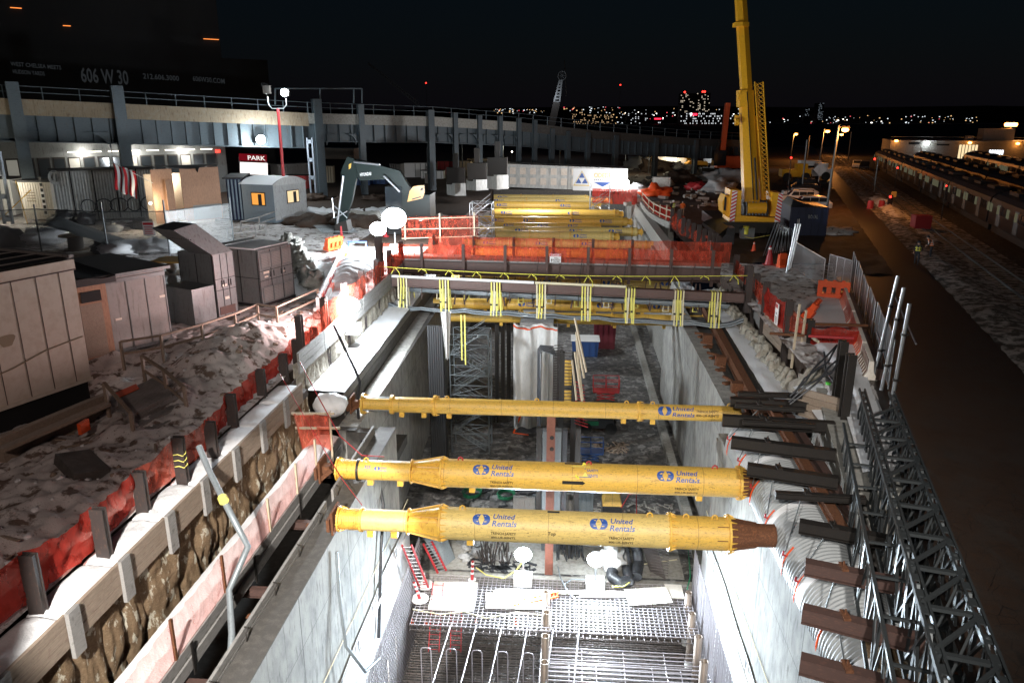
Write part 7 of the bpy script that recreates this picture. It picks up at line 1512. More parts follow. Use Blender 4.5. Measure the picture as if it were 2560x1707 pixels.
# red plastic barriers in the snow on the left
plastic_barrier('red plastic barrier half buried in the snow bank',G(833,622,.2),1.2,.2,2.0);
b=MB();a=G(895,635,0)
t=thing('sawhorse','blue folding sawhorse standing in the snow','trestle',a);b.bar(a+Vector((-.8,0,1.0)),a+Vector((.8,0,1.0)),.12,.12)
for s in (-.7,.7):
 for y in (-.4,.4):b.bar(a+Vector((s,0,1.0)),a+Vector((s*1.2,y,0)),.06,.06)
b.part('frame',M['bluep'],t)
for k in range(11):
 p,q=G(862-6*k,640+13*k,0),G(862-6*(k+1),640+13*(k+1),0);d=(q-p)*.94;t=thing('plastic_barrier',f'snow-covered white and orange barrier of the left row, {ORD[k]} from the far end','barrier',p,'snow-covered barriers on the left')
 b=MB();b.bar(p+Vector((0,0,.15)),p+d+Vector((0,0,.15)),.55,.3);b.bar(p+Vector((0,0,.6)),p+d+Vector((0,0,.6)),.22,.65);b.part('body',M['white'] if k % 3 else M['orange'],t)
 b=MB();b.grid(lambda u,v:p+d*v+Vector((-.16+.32*u,0,.92+.14*math.sin(math.pi*u)+.05*nz(v*3,k,1.7))),6,8);b.part('snow_cover',M['snow'],t)
 b=MB()
 for j in range(3):b.cbox(p+d*(.2+.3*j)+Vector((.12,0,.55)),(.06,.12,.2))
 b.part('slots',M['red'],t)
# ================================================================ CRANE
c0=G(1850,600,0);CY=c0.y+1.5;K=lambda px,py,dy=0:AY(px,py,CY+dy)
t=thing('mobile_crane','big yellow mobile crane with striped counterweights and a raised telescopic boom','crane',(c0.x,CY,0))
def pane(b,pts,dy,th):
 ra=[K(x,y,dy) for x,y in pts];b.loft([ra,[v+Vector((0,th,0)) for v in ra]],True,False)
b=MB();pane(b,[(1815,577),(1935,580),(1938,545),(1834,538),(1824,545)],0,3.2);b.part('counterweight_base',M['craney'],t)
b=MB();pane(b,[(1823,541),(1852,539),(1854,477),(1826,474)],0,2.6);b.part('counterweight',M['craney'],t);b=MB();pane(b,[(1927,541),(1942,542),(1958,484),(1932,481)],0,2.6);b.part('counterweight',M['craney'],t)
def stripes(x0t,x1t,yt,x0b,x1b,yb,n,sgn):
 w=MB();pane(w,[(x0b,yb),(x1b,yb),(x1t,yt),(x0t,yt)],-.03,.02);o=w.part('warning_panel',M['signw'],t);r=MB()
 for k in range(n):
  f0,f1=k/n,(k+.5)/n;L=lambda f:(x0b+(x0t-x0b)*f,yb+(yt-yb)*f);Rr=lambda f:(x1b+(x1t-x1b)*f,yb+(yt-yb)*f);sh=.8/n
  q=[L(f0),L(f1),Rr(min(1,f1+sh)),Rr(min(1,f0+sh))] if sgn>0 else [L(min(1,f0+sh)),L(min(1,f1+sh)),Rr(f1),Rr(f0)]
  pane(r,[q[0],q[3],q[2],q[1]],-.05,.015)
 r.part('red_stripes',M['signred'],o)
stripes(1831,1844,477,1822,1834,574,11,1);stripes(1947,1958,483,1936,1950,555,9,-1)
b=MB();pane(b,[(1808,532),(1822,545),(1826,495),(1814,488),(1806,505)],.3,2.4);b.part('cab',M['craney'],t);b=MB();pane(b,[(1809,525),(1814,528),(1817,494),(1812,492)],.25,.1);b.part('cab_window',M['glass'],t)
b=MB();pane(b,[(1856,540),(1924,541),(1918,502),(1860,500)],.9,2.5);b.part('engine_deck',M['black'],t)
b=MB();pane(b,[(1877,534),(1906,534),(1909,518),(1880,512)],.2,.9);b.part('winch_box',M['yellow'],t)
b=MB();b.cyl(K(1868,520,.3),K(1914,520,.3),.55,n=16);b.part('winch_drum',M['craney'],t)
b=MB()
for k in range(8):b.tube([K(1858+8*k,538,.1),K(1860+8*k,520,-.1+.1*(k % 3)),K(1857+8.5*k,505,.2)],.07,5)
b.part('hoses',M['galvd'],t)
# boom: three telescoping box sections, leaning back
def boxsec(pts0,pts1,dy0,dy1,th,nm,m='craney'):
 (xa,xb,y0),(xc,xd,y1)=pts0,pts1;b=MB();lo=[K(xa,y0,dy0),K(xb,y0,dy0)];hi=[K(xc,y1,dy1),K(xd,y1,dy1)];T=Vector((0,th,0))
 mid=lambda p,q:(p+q)/2+Vector((0,-.22,0))
 b.loft([[lo[0],mid(*lo),lo[1],lo[1]+T,lo[0]+T],[hi[0],mid(*hi),hi[1],hi[1]+T,hi[0]+T]],True,False);b.part(nm,M[m],t)
boxsec((1862,1900,505),(1853,1884,226),.6,4.2,1.3,'boom_section');boxsec((1856,1881,226),(1841,1866,-20),4.4,8.0,1.1,'boom_section')
boxsec((1850,1886,268),(1849,1885,226),3.5,4.1,1.6,'boom_collar');boxsec((1838,1873,66),(1838,1873,56),6.5,6.6,1.3,'boom_collar')
b=MB();pane(b,[(1838,302),(1850,306),(1852,290),(1840,288)],3.4,.6);pane(b,[(1845,250),(1853,250),(1853,228),(1848,232)],3.9,.6);b.cyl(K(1838,305,3.2),K(1846,305,3.2),.35,n=12);b.part('boom_sheave',M['craney'],t)
b=MB()
for y0,y1,x0,x1 in ((500,230,1884,1868),):b.cyl(K(x0,y0,.4),K(x1,y1,3.8),.05,n=5)
b.cyl(K(1893,500,.3),K(1887,395,1.5),.09,n=8);b.part('lift_cable',M['black'],t)
boxsec((1903,1915,500),(1889,1900,290),1.0,3.4,.6,'side_jib_base')
b=MB();corners=[((1908,496),(1887,205)),((1924,492),(1908,205)),((1916,494),(1897,208))]
cc=[[K(*a,.9),K(*c,4.0)] for a,c in corners]
for k,(a,c) in enumerate(cc):dv=Vector((0,.8 if k==2 else 0,0));b.cyl(a+dv,c+dv,.07,n=5)
for k in range(26):
 f0,f1=k/26,(k+1)/26
 for i,j in ((0,1),(1,2),(2,0)):b.cyl(cc[i][0].lerp(cc[i][1],f0),cc[j][0].lerp(cc[j][1],f1),.035,n=4)
b.part('lattice_jib',M['craney'],t)
b=MB();x0,x1=K(1790,600).x,K(1935,600).x;b.box((x0,CY-.5,.5),(x1,CY+9,1.5));b.part('carrier',M['black'],t)
for k in range(5):
 for x in (x0+.6,x1-.9):b=MB();b.cyl((x,CY+.3+1.8*k,.65),(x+.6,CY+.3+1.8*k,.65),.65,n=16);b.part('wheel',M['tyre'],t)
b=MB();b.cbox((K(1860,600).x,CY-1.0,.6),(1.2,.8,1.0));b.part('rear_box',M['grey'],t);b=MB();q=K(1863,595,-1.2);b.cyl((q.x,q.y,.5),(q.x,q.y,1.25),.28,n=12);b.part('yellow_bucket',M['tape'],t)
b=MB();a,c=G(1752,568,1.3),G(1818,590,1.3);b.hexa([G(1754,562,1.0),G(1782,548,1.0),G(1822,578,1.0),G(1800,600,1.0),G(1756,556,1.6),G(1782,544,1.6),G(1822,566,1.6),G(1798,585,1.6)]);b.part('outrigger',M['black'],t)
q=G(1812,610,0);b=MB();b.cbox((q.x,q.y,.8),(1.3,1.3,1.5));b.part('outrigger_jack',M['cable'],t)
b=MB();b.tube([K(1862,592,-1.5),K(1880,596,-1.5),K(1925,588,-1.2)],.03,5);b.part('rope',M['strap'],t)
# sheets and rubble round the crane
for k,(px,py,r_,m,lab) in enumerate(((1805,482,2.2,'bag','grey plastic-covered heap behind the crane cab'),(1590,482,1.6,'tarp','pale wrapped bundle right of the bridge parapet'),(1640,490,1.8,'orange','orange heap beside the pale bundle'),(1700,455,2.4,'mud','dark rubble heap in the middle yard'),(1640,430,2.8,'mud','rubble heap in front of the yellow excavator'),(1690,428,2.2,'conc','pale rubble heap under the excavator boom'),(1780,452,2.2,'bag','grey tarpaulin heap left of the crane boom'),(1830,455,2.6,'bag','grey heap hard against the crane boom'),(1655,465,1.5,'concb','block stack in the dark yard'),(1600,420,2.8,'bag','wrapped pile at the left of the yard'),(1560,415,2.0,'mud','dark pile behind the bridge parapet'),(1860,430,3.0,'mud','dark heap beyond the crane'),(1745,475,1.4,'red','red box heap in the dark yard'))):
 p=G(px,py,0);b=MB();b.ball((p.x,p.y,r_*.2),r_,18,10,(1.2,1,.6),.9);b.solo('rubble_heap',M[m],lab,'heap','heaps in the dark yard')
rnd=random.Random(5);b=MB()
for k in range(160):
 p=G(rnd.uniform(1560,1830),rnd.uniform(405,520),.1);b.cbox((p.x,p.y,.15),(rnd.uniform(.2,1.8),rnd.uniform(.1,.8),rnd.uniform(.1,.6)),rnd.uniform(0,3))
b.solo('debris',M['concb'],'scattered blocks and timber over the dark yard','debris',kind='stuff')
b=MB();a=G(1652,475,0);b.cbox((a.x,a.y,1.0),(2.6,1.6,2));b.cbox((a.x,a.y-.85,1.5),(1.8,.1,.7));b.solo('crate',M['concb'],'grey open-sided crate in the dark yard','crate')
# orange drill rig, yellow excavator, white trailer
RY=G(1800,432,0).y;Q=lambda px,py,dy=0:AY(px,py,RY+dy)
t=thing('drill_rig','orange-red drill rig with a tall mast left of the crane','drill rig',Q(1800,430));b=MB();b.bar(Q(1803,408),Q(1819,258,.5),1.0,1.0,(0,1,0));b.part('mast',M['orange'],t)
b=MB();b.bar(Q(1784,395),Q(1800,352),.5,.5,(0,1,0));b.part('strut',M['black'],t);b=MB();q=Q(1822,418);b.cbox((q.x,q.y,2.0),(5.2,3,2.6));b.part('house',M['orange'],t);b=MB();q=Q(1795,410);b.cbox((q.x,q.y-.4,3.0),(2.4,2.6,3.0));b.part('cab',M['glass'],t);b=MB();q=Q(1806,430);b.cbox((q.x,q.y,.5),(9,3.5,1));b.part('tracks',M['tyre'],t)
EYY=G(1720,425,0).y;Q2=lambda px,py,dy=0:AY(px,py,EYY+dy)
t=thing('excavator','yellow excavator with a long arched boom in the far yard','excavator',Q2(1730,425));b=MB()
def st2(b,outl,th):ra=[Q2(x,y) for x,y in outl];b.loft([ra,[v+Vector((0,th,0)) for v in ra]],True,False)
st2(b,[(1722,402),(1700,380),(1668,374),(1632,384),(1630,378),(1665,366),(1704,370),(1730,394)],1.0);b.part('boom',M['craney'],t)
b=MB();st2(b,[(1630,376),(1640,380),(1646,412),(1637,414),(1629,395)],.8);b.part('stick',M['craney'],t);b=MB();st2(b,[(1634,410),(1648,408),(1650,422),(1636,424)],1.2);b.part('bucket',M['black'],t)
b=MB();st2(b,[(1705,418),(1768,423),(1770,405),(1728,402)],3.2);b.part('house',M['craney'],t);b=MB();q=Q2(1728,425);b.cbox((q.x,q.y+1.5,.5),(8,3,1));b.part('tracks',M['tyre'],t)
A=G(1758,414,0);B1=G(1858,420,0);h_=top(A,376);t=thing('site_trailer','long white site trailer lit at night behind the drill rig','trailer',A);b=MB();d,n=prism(b,A,B1,3.5,h_-.6,.6);b.part('body',M['white'],t);L=(B1-A).length
for k in range(4):f=MB();quadbox(f,A,d,n,L*(.12+.22*k),L*(.2+.22*k),1.9,3.1,.05);w_=f.part('window',M['glass'],t)
q=onface(A,d,n,L*.5,h_+.4,1.6);lp=thing('yard_lamp','lamp washing the white site trailer','lamp',q);b=MB();b.ball(q,.22,8,6);b.part('bulb',M['led'],lp);b=MB();b.cbox(q+Vector((0,.6,0)),(.1,1.2,.1));b.part('bracket',M['black'],lp);pt_light('yard_lamp_light',q-Vector((0,1.2,.2)),1400,(.9,.96,1),.2,parent=lp)
q=Q2(1680,395,4);lp=thing('site_hut','small hut with a bright doorway under the yellow excavator boom','hut',(q.x,q.y,0));b=MB();b.cbox((q.x,q.y+2,1.8),(6.5,3,3.6));b.part('body',M['paleply'],lp);b=MB();b.cbox((q.x,q.y+.48,1.7),(2.2,.06,2.4));b.part('doorway',emat('lit_doorway',(1,.9,.65),1.6),lp);pt_light('doorway_light',(q.x,q.y-1.5,2.6),600,(1,.9,.7),.2,parent=lp)
# distant grey drilling tower with a sheave wheel
t=thing('drilling_tower','faint grey leaning lattice tower topped by a spoked wheel','tower',AY(1385,300,230));T_=lambda x,y,dy=0:AY(x,y,230+dy);b=MB()
for s in (-4.5,4.5):b.bar(T_(1392+s*1.5,255),T_(1402+s*.6,200),.45,.45,(0,1,0))
for k in range(7):f=k/7;p=T_(1392-6.7+f*12,255-55*f);b.bar(p,T_(1392+6.7+f*8,255-55*f),.4,.5,(0,1,0))
b.part('lattice',M['conduit'],t);b=MB();c=T_(1405,190);b.tube([c+Vector((1.15*math.cos(a),0,1.25*math.sin(a))) for a in [k*2*math.pi/20 for k in range(21)]],.14,6)
for k in range(4):a=k*math.pi/4;b.cyl(c-Vector((1.1*math.cos(a),0,1.2*math.sin(a))),c+Vector((1.1*math.cos(a),0,1.2*math.sin(a))),.06,n=4)
b.part('sheave_wheel',M['galvd'],t);b=MB();b.bar(T_(1392,256),T_(1375,330),2.0,1.2,(0,1,0));b.part('leg',M['black'],t);b=MB();b.cyl(T_(1411,150,1),T_(1416,240,1),.12,n=4);b.part('cable',M['black'],t)
pt_light('tower_wash',T_(1380,240,-9),900,(.9,.93,1),.5,parent=t)
t=thing('crane_jib','thin dark crane jib reaching across the sky above the viaduct','crane',AY(1045,270,260));b=MB();a,c=AY(1048,268,260),AY(920,160,260);b.bar(a,c,.25,.25);b.bar(a+Vector((0,0,1.4)),c+Vector((0,0,.5)),.2,.2)
for k in range(30):b.bar(a.lerp(c,k/30),(a+Vector((0,0,1.4))).lerp(c+Vector((0,0,.5)),(k+.5)/30),.12,.12)
b.part('lattice',M['galvd'],t)
for k,(px,py,lab) in enumerate(((1065,208,'small red beacon above the viaduct'),(1551,213,'small red beacon high over the far shore'))):b=MB();q=AY(px,py,260);b.ball(q,.22,8,6);o=thing('beacon',lab,'beacon',q);b.part('lens',M['redl'],o);m_=MB();m_.cyl(q-Vector((0,-.1,20)),q,.05,n=4);m_.part('mast',M['black'],o)
# ================================================================ RIGHT YARD: skip, cars, lamps, people
A=G(1970,590,0);B1=G(2064,592,0);h_=top(A,518);t=thing('skip','dark blue rubbish skip with pale letters beside the wire panel','skip',A);b=MB();d,n=prism(b,A,B1,4.5,h_,0);b.part('body',M['dkblue'],t);L=(B1-A).length
b=MB();q=A+n*2.25+Vector((0,0,h_));b.hexa([A+Vector((0,0,h_+.005)),B1+Vector((0,0,h_+.005)),B1+n*4.5+Vector((0,0,h_+.005)),A+n*4.5+Vector((0,0,h_+.005)),A+n*.8+d*.3+Vector((0,0,h_+.7)),B1+n*.8-d*2+Vector((0,0,h_+.25)),B1+n*3.7-d*2+Vector((0,0,h_+.25)),A+n*3.7+d*.3+Vector((0,0,h_+.7))]);b.part('sheet_cover',M['cable'],t)
b=MB();lettering(b,'ROYAL',plane_fn(onface(A,d,n,L*.48,h_*.62,.05),d,(0,0,1)),.5,0,0,0,L*.26);b.part('lettering',M['galv'],t);b=MB();quadbox(b,A,d,n,L*.2,L*.26,h_*.4,h_*.6,.05);b.part('notice',M['signw'],t)
for k in range(6):b=MB();quadbox(b,A,d,n,L*(.02+.19*k),L*(.045+.19*k),.1,h_,.1,.08);b.part('rib',M['dkblue'],t)
p=G(2080,585,0);b=MB();b.ball((p.x,p.y,.1),1.5,14,9,(1.6,1,.4),.8);b.solo('snow_heap',M['snowd'],'dirty snow heap lit orange beside the skip','heap')
def car(label,px,py,m,L=4.8,rz=.15,suv=True,group='parked cars'):
 p=G(px,py,0);t=thing('parked_car',label,'car',p,group);rot=Matrix.Translation(p) @ Matrix.Rotation(rz,4,'Z');W=1.9;H=1.75 if suv else 1.45
 prof=[(-L/2,.35),(-L/2,.85),(-L/2+.12,1.02),(-L*.30,1.10),(-L*.18,H-.08),(L*.02,H),(L*.34,H-.06),(L*.47,1.08),(L/2,.98),(L/2,.35)]
 b=MB();rings=[]
 for y,s,zt in ((-W/2,.97,.0),(-W/2+.04,1,0),(-W/2+.16,1,1),(W/2-.16,1,1),(W/2-.04,1,0),(W/2,.97,0)):rings.append([rot @ Vector((x*s,y if z<1.05 or abs(y)<.8 else y*.93,z)) for x,z in prof])
 b.loft(rings,True,False);b.part('body',M[m],t)
 b=MB()
 for sy in (-1,1):
  yy=sy*(W/2+.008)
  for x0,x1 in ((-L*.21,-L*.03),(-L*.015,L*.17),(L*.185,L*.36)):b.hexa([rot @ Vector(v) for v in ((x0-.12*(x0<-L*.2),yy-.01,1.1),(x1,yy-.01,1.1),(x1,yy+.01,1.1),(x0-.12*(x0<-L*.2),yy+.01,1.1),(x0+.14*(x0<-L*.2),yy-.01,H-.16),(x1,yy-.01,H-.16),(x1,yy+.01,H-.16),(x0+.14*(x0<-L*.2),yy+.01,H-.16))])
 b.part('side_windows',M['glass'],t);b=MB();b.face([rot @ Vector(v) for v in ((-L*.302,-.8,1.12),(-L*.302,.8,1.12),(-L*.19,.72,H-.12),(-L*.19,-.72,H-.12))]);b.face([rot @ Vector(v) for v in ((L*.475,.8,1.12),(L*.475,-.8,1.12),(L*.352,-.72,H-.14),(L*.352,.72,H-.14))]);b.part('windscreen',M['glass'],t)
 for sx in (-L*.32,L*.31):
  for sy in (-1,1):
   b=MB();a=rot @ Vector((sx,sy*(W/2-.1),.36));c=rot @ Vector((sx,sy*(W/2+.03),.36));b.cyl(a,c,.36,n=16);w_=b.part('wheel',M['tyre'],t);b=MB();b.cyl(c,c+(c-a)*.1,.22,n=12);b.part('rim',M['galv'],w_)
 for sy in (-.7,.7):b=MB();b.cbox(rot @ Vector((L/2+.005,sy,.85)),(.04,.3,.2),rz);b.part('tail_light',M['signred'],t)
 return t
car('white estate car nearest the skip',2022,525,'carw',5.0,-.12);car('white car second behind the skip',1995,508,'carw',4.7,-.1);car('white car third behind the skip',1998,496,'carw',4.7,-.1,False);car('black car behind the white ones',2010,484,'card',4.9,-.1,False);car('dark car at the back of the parked row',2005,474,'card',4.8,-.1)
car('white pickup at the far end of the road',2142,420,'carw',5.2,1.2);car('dark car beside the far pickup',2160,424,'card',4.8,1.2)
for k,(px,py,lab) in enumerate(((1985,452,'yellow wheeled machine parked beyond the cars'),(2035,450,'pale pickup body beyond the cars'))):
 p=G(px,py,0);t=thing('loader',lab,'machine',p);b=MB();b.cbox((p.x,p.y,1.4),(5,2.4,1.3));b.cbox((p.x+1,p.y,2.4),(1.8,2,1.2));b.part('body',M['craney'] if not k else M['white'],t)
 for s in (-1.6,1.6):b=MB();b.cyl((p.x+s,p.y-1.4,.75),(p.x+s,p.y-1.0,.75),.75,n=14);b.part('wheel',M['tyre'],t)
p=G(2020,440,0);t=thing('guard_hut','raised pale guard hut with one dark window above the parked cars','hut',p);zt=top(p,400);b=MB();b.cbox((p.x,p.y,zt-1.9),(3.6,3,3.6));b.part('body',M['white'],t);b=MB();b.cbox((p.x+.2,p.y-1.52,zt-1.6),(1.7,.06,1.2));b.part('window',M['glass'],t);b=MB()
for sx in (-1.5,1.5):b.bar((p.x+sx,p.y,0),(p.x+sx,p.y,zt-3.6),.3,.3,(0,1,0))
b.part('legs',M['craney'],t)
p=G(2046,455,0);b=MB();q=Vector((p.x,p.y-.2,top(p,424)));b.hexa([q+Vector(v) for v in ((-1.2,0,0),(0,0,-1.2),(0,.06,-1.2),(-1.2,.06,0),(0,0,1.2),(1.2,0,0),(1.2,.06,0),(0,.06,1.2))]);b.cyl(p,q,.06,n=6);b.solo('road_sign',M['signw'],'pale diamond road sign at the foot of the left street lamp','sign')
def lamp(label,base,tpx,head,W=900,grp='sodium street lamps',r=.35,real=True):
 p=G(*base,0);zt=top(p,tpx[1]);t=thing('street_lamp',label,'street lamp',p,grp);a=AY(*tpx,p.y);b=MB();b.cyl(p,a,.16,.10,8);b.part('pole',M['galvd'],t)
 h=AY(*head,p.y);b=MB();b.bar(a-Vector((0,0,.2)),h+Vector((0,0,.35)),.1,.1);b.part('arm',M['galvd'],t);b=MB();b.cbox(h+Vector((0,0,.3)),(.9,.4,.2));b.part('head',M['black'],t);b=MB();b.ball(h,r,10,7,(1.2,.8,.7));b.part('bulb',M['sod'],t)
 if real:pt_light('street_lamp_light',h-Vector((0,.6,.5)),W*.9,(1,.36,.08),.3,parent=t)
lamp('nearest tall orange street lamp beside the white car',(2066,530),(2097,314),(2113,325),2600);lamp('orange street lamp left of the nearest tall one',(2046,420),(2061,323),(2069,329),2600,r=.4);lamp('small orange lamp just right of the nearest tall pole',(2085,392),(2098,333),(2104,337),1800,r=.4);lamp('small orange lamp between the crane and the left street lamp',(1975,400),(1985,335),(1990,336),1800,r=.35)
p=G(2515,400,0);t=thing('high_mast_lamp','tall mast at the far right carrying a cluster of orange floodlights','lamp post',p);q=AY(2527,318,p.y);b=MB();b.cyl(p,q,.3,.2,8);b.part('mast',M['galvd'],t)
for k in range(6):b=MB();b.ball(AY(2516+4.6*k,312,p.y),.5,8,6);b.part('lamp_head',M['sod'],t)
pt_light('high_mast_light',q-Vector((0,4,1)),1800,(1,.38,.1),.8,parent=t)
for k,(px,yb,yt,lab) in enumerate(((2018,400,340,'dark pole left of the orange lamps'),(2120,400,330,'unlit dark pole right of the nearest lamp'),(2185,480,400,'slim pole beside the train'),(2004,480,350,'dark pole behind the crane'))):p=G(px,yb,0);b=MB();b.cyl(p,(p.x,p.y,top(p,yt)),.12,n=6);b.solo('pole',M['galvd'],lab,'pole')
for k,(px,py,lab) in enumerate(((2187,398,'red marker light on the front of the long train'),(2244,420,'red marker light over the near train roof'),(1978,395,'red light on the dark pole'),(2366,465,'red marker light between the near train cars'))):
 q=AY(px,py,(165,128,105,88)[k]);b=MB();b.ball(q,(.2,.15,.13,.09)[k],8,6);o=thing('signal_light',lab,'light',(q.x,q.y,0));b.part('lens',M['redl'],o);b=MB();b.cyl((q.x,q.y,0),q,.05,n=5);b.part('post',M['black'],o)
p=G(2222,525,0);t=thing('track_signal','low track signal with a red light and a yellow plate','signal',p);b=MB();b.cbox((p.x,p.y,.9),(.5,.3,1.8));b.part('case',M['black'],t);b=MB();b.ball((p.x-.1,p.y-.2,1.6),.14,8,6);b.part('red_lens',M['redl'],t);b=MB();b.cbox((p.x+.3,p.y-.1,1.9),(.6,.06,.7));b.part('plate',M['yellow'],t)
for k,(px,py,lab) in enumerate(((2175,522,'left dull red drum beside the track signal'),(2203,522,'right dull red drum beside the track signal'),(2300,572,'dull red box beside the rails'))):p=G(px,py,0);b=MB();b.cyl(p,p+Vector((0,0,1.0)),.4,.34,12) if k<2 else b.cbox((p.x,p.y,.7),(1.6,1.2,1.4));b.solo('drum' if k<2 else 'box',M['red'],lab,'drum' if k<2 else 'box')
# rails and sleepers
for k,n_ in enumerate((15.2,16.64)):b=MB();b.bar(RB(n_,20,.12),RB(n_,300,.12),.09,.16);b.solo('rail',M['galvd'],['left rail of the snowy track','right rail of the snowy track'][k],'rail','rails of the snowy track')
b=MB()
for k in range(230):d_=22+.9*k;b.bar(RB(14.7,d_,.0),RB(17.2,d_,.0),.22,.09)
b.solo('sleepers',M['wood'],'timber sleepers of the snowy track','sleepers',kind='stuff')
# trains
def train_car(t0,n0,d0,L,lit,m='train',H=3.9,W=3.1):
 t=thing('train_car',t0,'train car',RB(n0,d0,0),'parked commuter train cars');prof=[(0,.9),(0,2.6),(.12,3.3),(.5,3.7),(1.2,H),(W-1.2,H),(W-.5,3.7),(W-.12,3.3),(W,2.6),(W,.9)]
 b=MB();b.loft([[RB(n0+x,d0+L,z) for x,z in prof],[RB(n0+x,d0,z) for x,z in prof]],True,False);b.part('body',M[m],t);b=MB()
 b.loft([[RB(n0+x,d,z+.02) for x,z in prof[3:7]] for d in (d0+L-.1,d0+.1)],False,False,False);b.part('roof',M['traind'],t)
 fb=MB();pb=MB();k=0;d=d0+1.2
 for i,wd in enumerate([1.1,1.1,0,1.1,1.1,1.1,1.1,1.1,1.1,0,1.1,1.1,1.1,1.1,0,1.1,1.1]):
  if wd==0:d+=1.6;continue
  (fb if lit and random.random()<.55 else pb).hexa([RB(n0+o,dd_,z) for o in (-.03,.0) for dd_,z in ((d,2.05),(d+.85,2.05),(d+.85,2.85),(d,2.85))]);d+=1.12
 pb.part('windows',M['glass'],t);fb.part('lit_windows',M['trainw'],t) if fb.v else None
 for dd_ in (d0+3.5,d0+L*.5,d0+L-4.2):b=MB();b.hexa([RB(n0+o,q,z) for o in (-.02,.0) for q,z in ((dd_,1.0),(dd_+1.3,1.0),(dd_+1.3,3.0),(dd_,3.0))]);b.part('door',M['galvd'],t)
 b=MB();b.bar(RB(n0+W/2,d0+.3,.5),RB(n0+W/2,d0+L-.3,.5),2.4,.8);b.part('underframe',M['tyre'],t)
 b=MB()
 for q in (.2,.5,.8):b.cbox(RB(n0+W/2,d0+L*q,H+.15),(1.4,3,.3),-RA)
 b.part('roof_units',M['traind'],t)
for k in range(7):train_car(['parked train car cut by the right edge of the picture','second car of the near train with pale lit windows','third car of the near train, left of the bright window group','fourth car of the near train','fifth car of the near train','sixth car of the near train','far leading car of the near train'][k],20.2,46+21*k,20.4,True)
for k in range(5):train_car(['dark car at the right of the second train','second dark car of the second train','third dark car of the second train','fourth dark car of the second train','farthest dark car of the second train'][k],26.5,78+21*k,20.4,False)
for k in range(4):train_car(['nearest silver car of the third train below the white building','second silver car of the third train','third silver car of the third train','last silver car of the third train'][k],37,105+21*k,20.4,k==2)
# long white shed
A,B1=RB(27.3,228.6),RB(64,228.6);zt=AY(2225,351,A.y).z;t=thing('depot_building','long low white depot building with orange wall lamps','building',A);d=(B1-A).normalized();n=Vector((-d.y,d.x,0));L=(B1-A).length
b=MB();b.hexa([A,B1,B1+n*18,A+n*18]+[Vector((v.x,v.y,zt)) for v in (A,B1,B1+n*18,A+n*18)]);b.part('walls',M['concb'],t);b=MB();q0,q1=A.lerp(B1,.61),A.lerp(B1,.80);b.hexa([Vector((v.x,v.y,z)) for z in (zt,zt+3.0) for v in (q0+n*5,q1+n*5,q1+n*12,q0+n*12)]);b.part('roof_box',M['grey2'],t)
b=MB();q0,q1=A.lerp(B1,.50),A.lerp(B1,.54);b.hexa([Vector((v.x,v.y,z)) for z in (zt,zt+1.2) for v in (q0+n*3,q1+n*3,q1+n*6,q0+n*6)]);b.bar(A+Vector((0,0,zt+.9)),B1+Vector((0,0,zt+.9)),.06,.06);b.part('roof_unit',M['grey2'],t)
for x0,x1,z0,z1,m in ((.44,.56,.5,4.2,'win'),(.63,.72,1.6,3.0,'winw'),(.88,.965,1.4,2.3,'winw'),(.12,.19,4.0,4.6,'glass'),(.30,.38,3.8,4.2,'glass')):
 f=MB();quadbox(f,A,d,n,L*x0,L*x1,z0,z1,.05,.05);w_=f.part('window',M['black'],t);g=MB();kk=6 if x1-x0>.06 else 3
 for k in range(kk):quadbox(g,A,d,n,L*(x0+(x1-x0)*(k+.12)/kk),L*(x0+(x1-x0)*(k+.88)/kk),z0+.12,z1-.12,.08,.02)
 g.part('panes',M[m],w_)
for x,z,m,cc,W in ((.035,4.9,'sod',(1,.4,.1),700),(.235,4.4,'led',(.9,.95,1),700),(.50,4.6,'sod',(1,.4,.1),900),(.79,4.5,'sod',(1,.4,.1),900)):
 q=onface(A,d,n,L*x,z,.9);lp=thing('wall_lamp',{.035: 'orange lamp at the left corner of the depot',.235: 'white lamp on the depot wall',.50: 'orange lamp over the depot door',.79: 'orange lamp on the right half of the depot wall'}[x],'lamp',q,'depot wall lamps');b=MB();b.ball(q,.38,8,6,(1.3,.6,.7));b.part('bulb',M[m],lp);b=MB();b.bar(q+Vector((0,.3,0)),onface(A,d,n,L*x,z,0),.15,.15);b.part('bracket',M['black'],lp);pt_light('wall_lamp_light',q-n*1.4+Vector((0,0,-.2)),W*.10,cc,.3,parent=lp)
# ================================================================ FAR SHORE
SY=1750.
b=MB();prof=[(-2600,10),(-1200,12),(-600,26),(-200,30),(200,34),(600,30),(900,34),(1400,24),(2600,12)]
b.loft([[Vector((x,SY+60+500*k,(-3.4,z,z*.5,-3.4)[k])) for k in range(1)]+[Vector((x,SY+60,z)),Vector((x,SY+600,z)),Vector((x,SY+700,-3.4))] for x,z in prof],True,False);S('far_shore',b,M['hill'])
rnd=random.Random(11)
def lights(name,label,boxes,m,n,s0,s1,Y,stuff=True):
 b=MB()
 for k in range(n):
  x0,x1,y0,y1=rnd.choice(boxes);p=AY(rnd.uniform(x0,x1),rnd.uniform(y0,y1),Y-rnd.uniform(0,20));s=rnd.uniform(s0,s1);b.cbox(p,(s*rnd.uniform(.8,1.8),1,s))
 return b.solo(name,m,label,'lights',kind='stuff')
low=[(1235,1360,272,284),(1410,1560,268,283),(1560,1850,272,300),(1430,1640,283,318),(1915,2300,288,312),(2250,2450,290,308),(1915,2150,318,335),(2150,2420,312,345),(1990,2150,290,330),(2000,2540,330,350)]
lights('city_lights','white specks of city light along the far shore',low,emat('city_white_glow',(.85,.93,1),1.5),200,.6,1.7,SY)
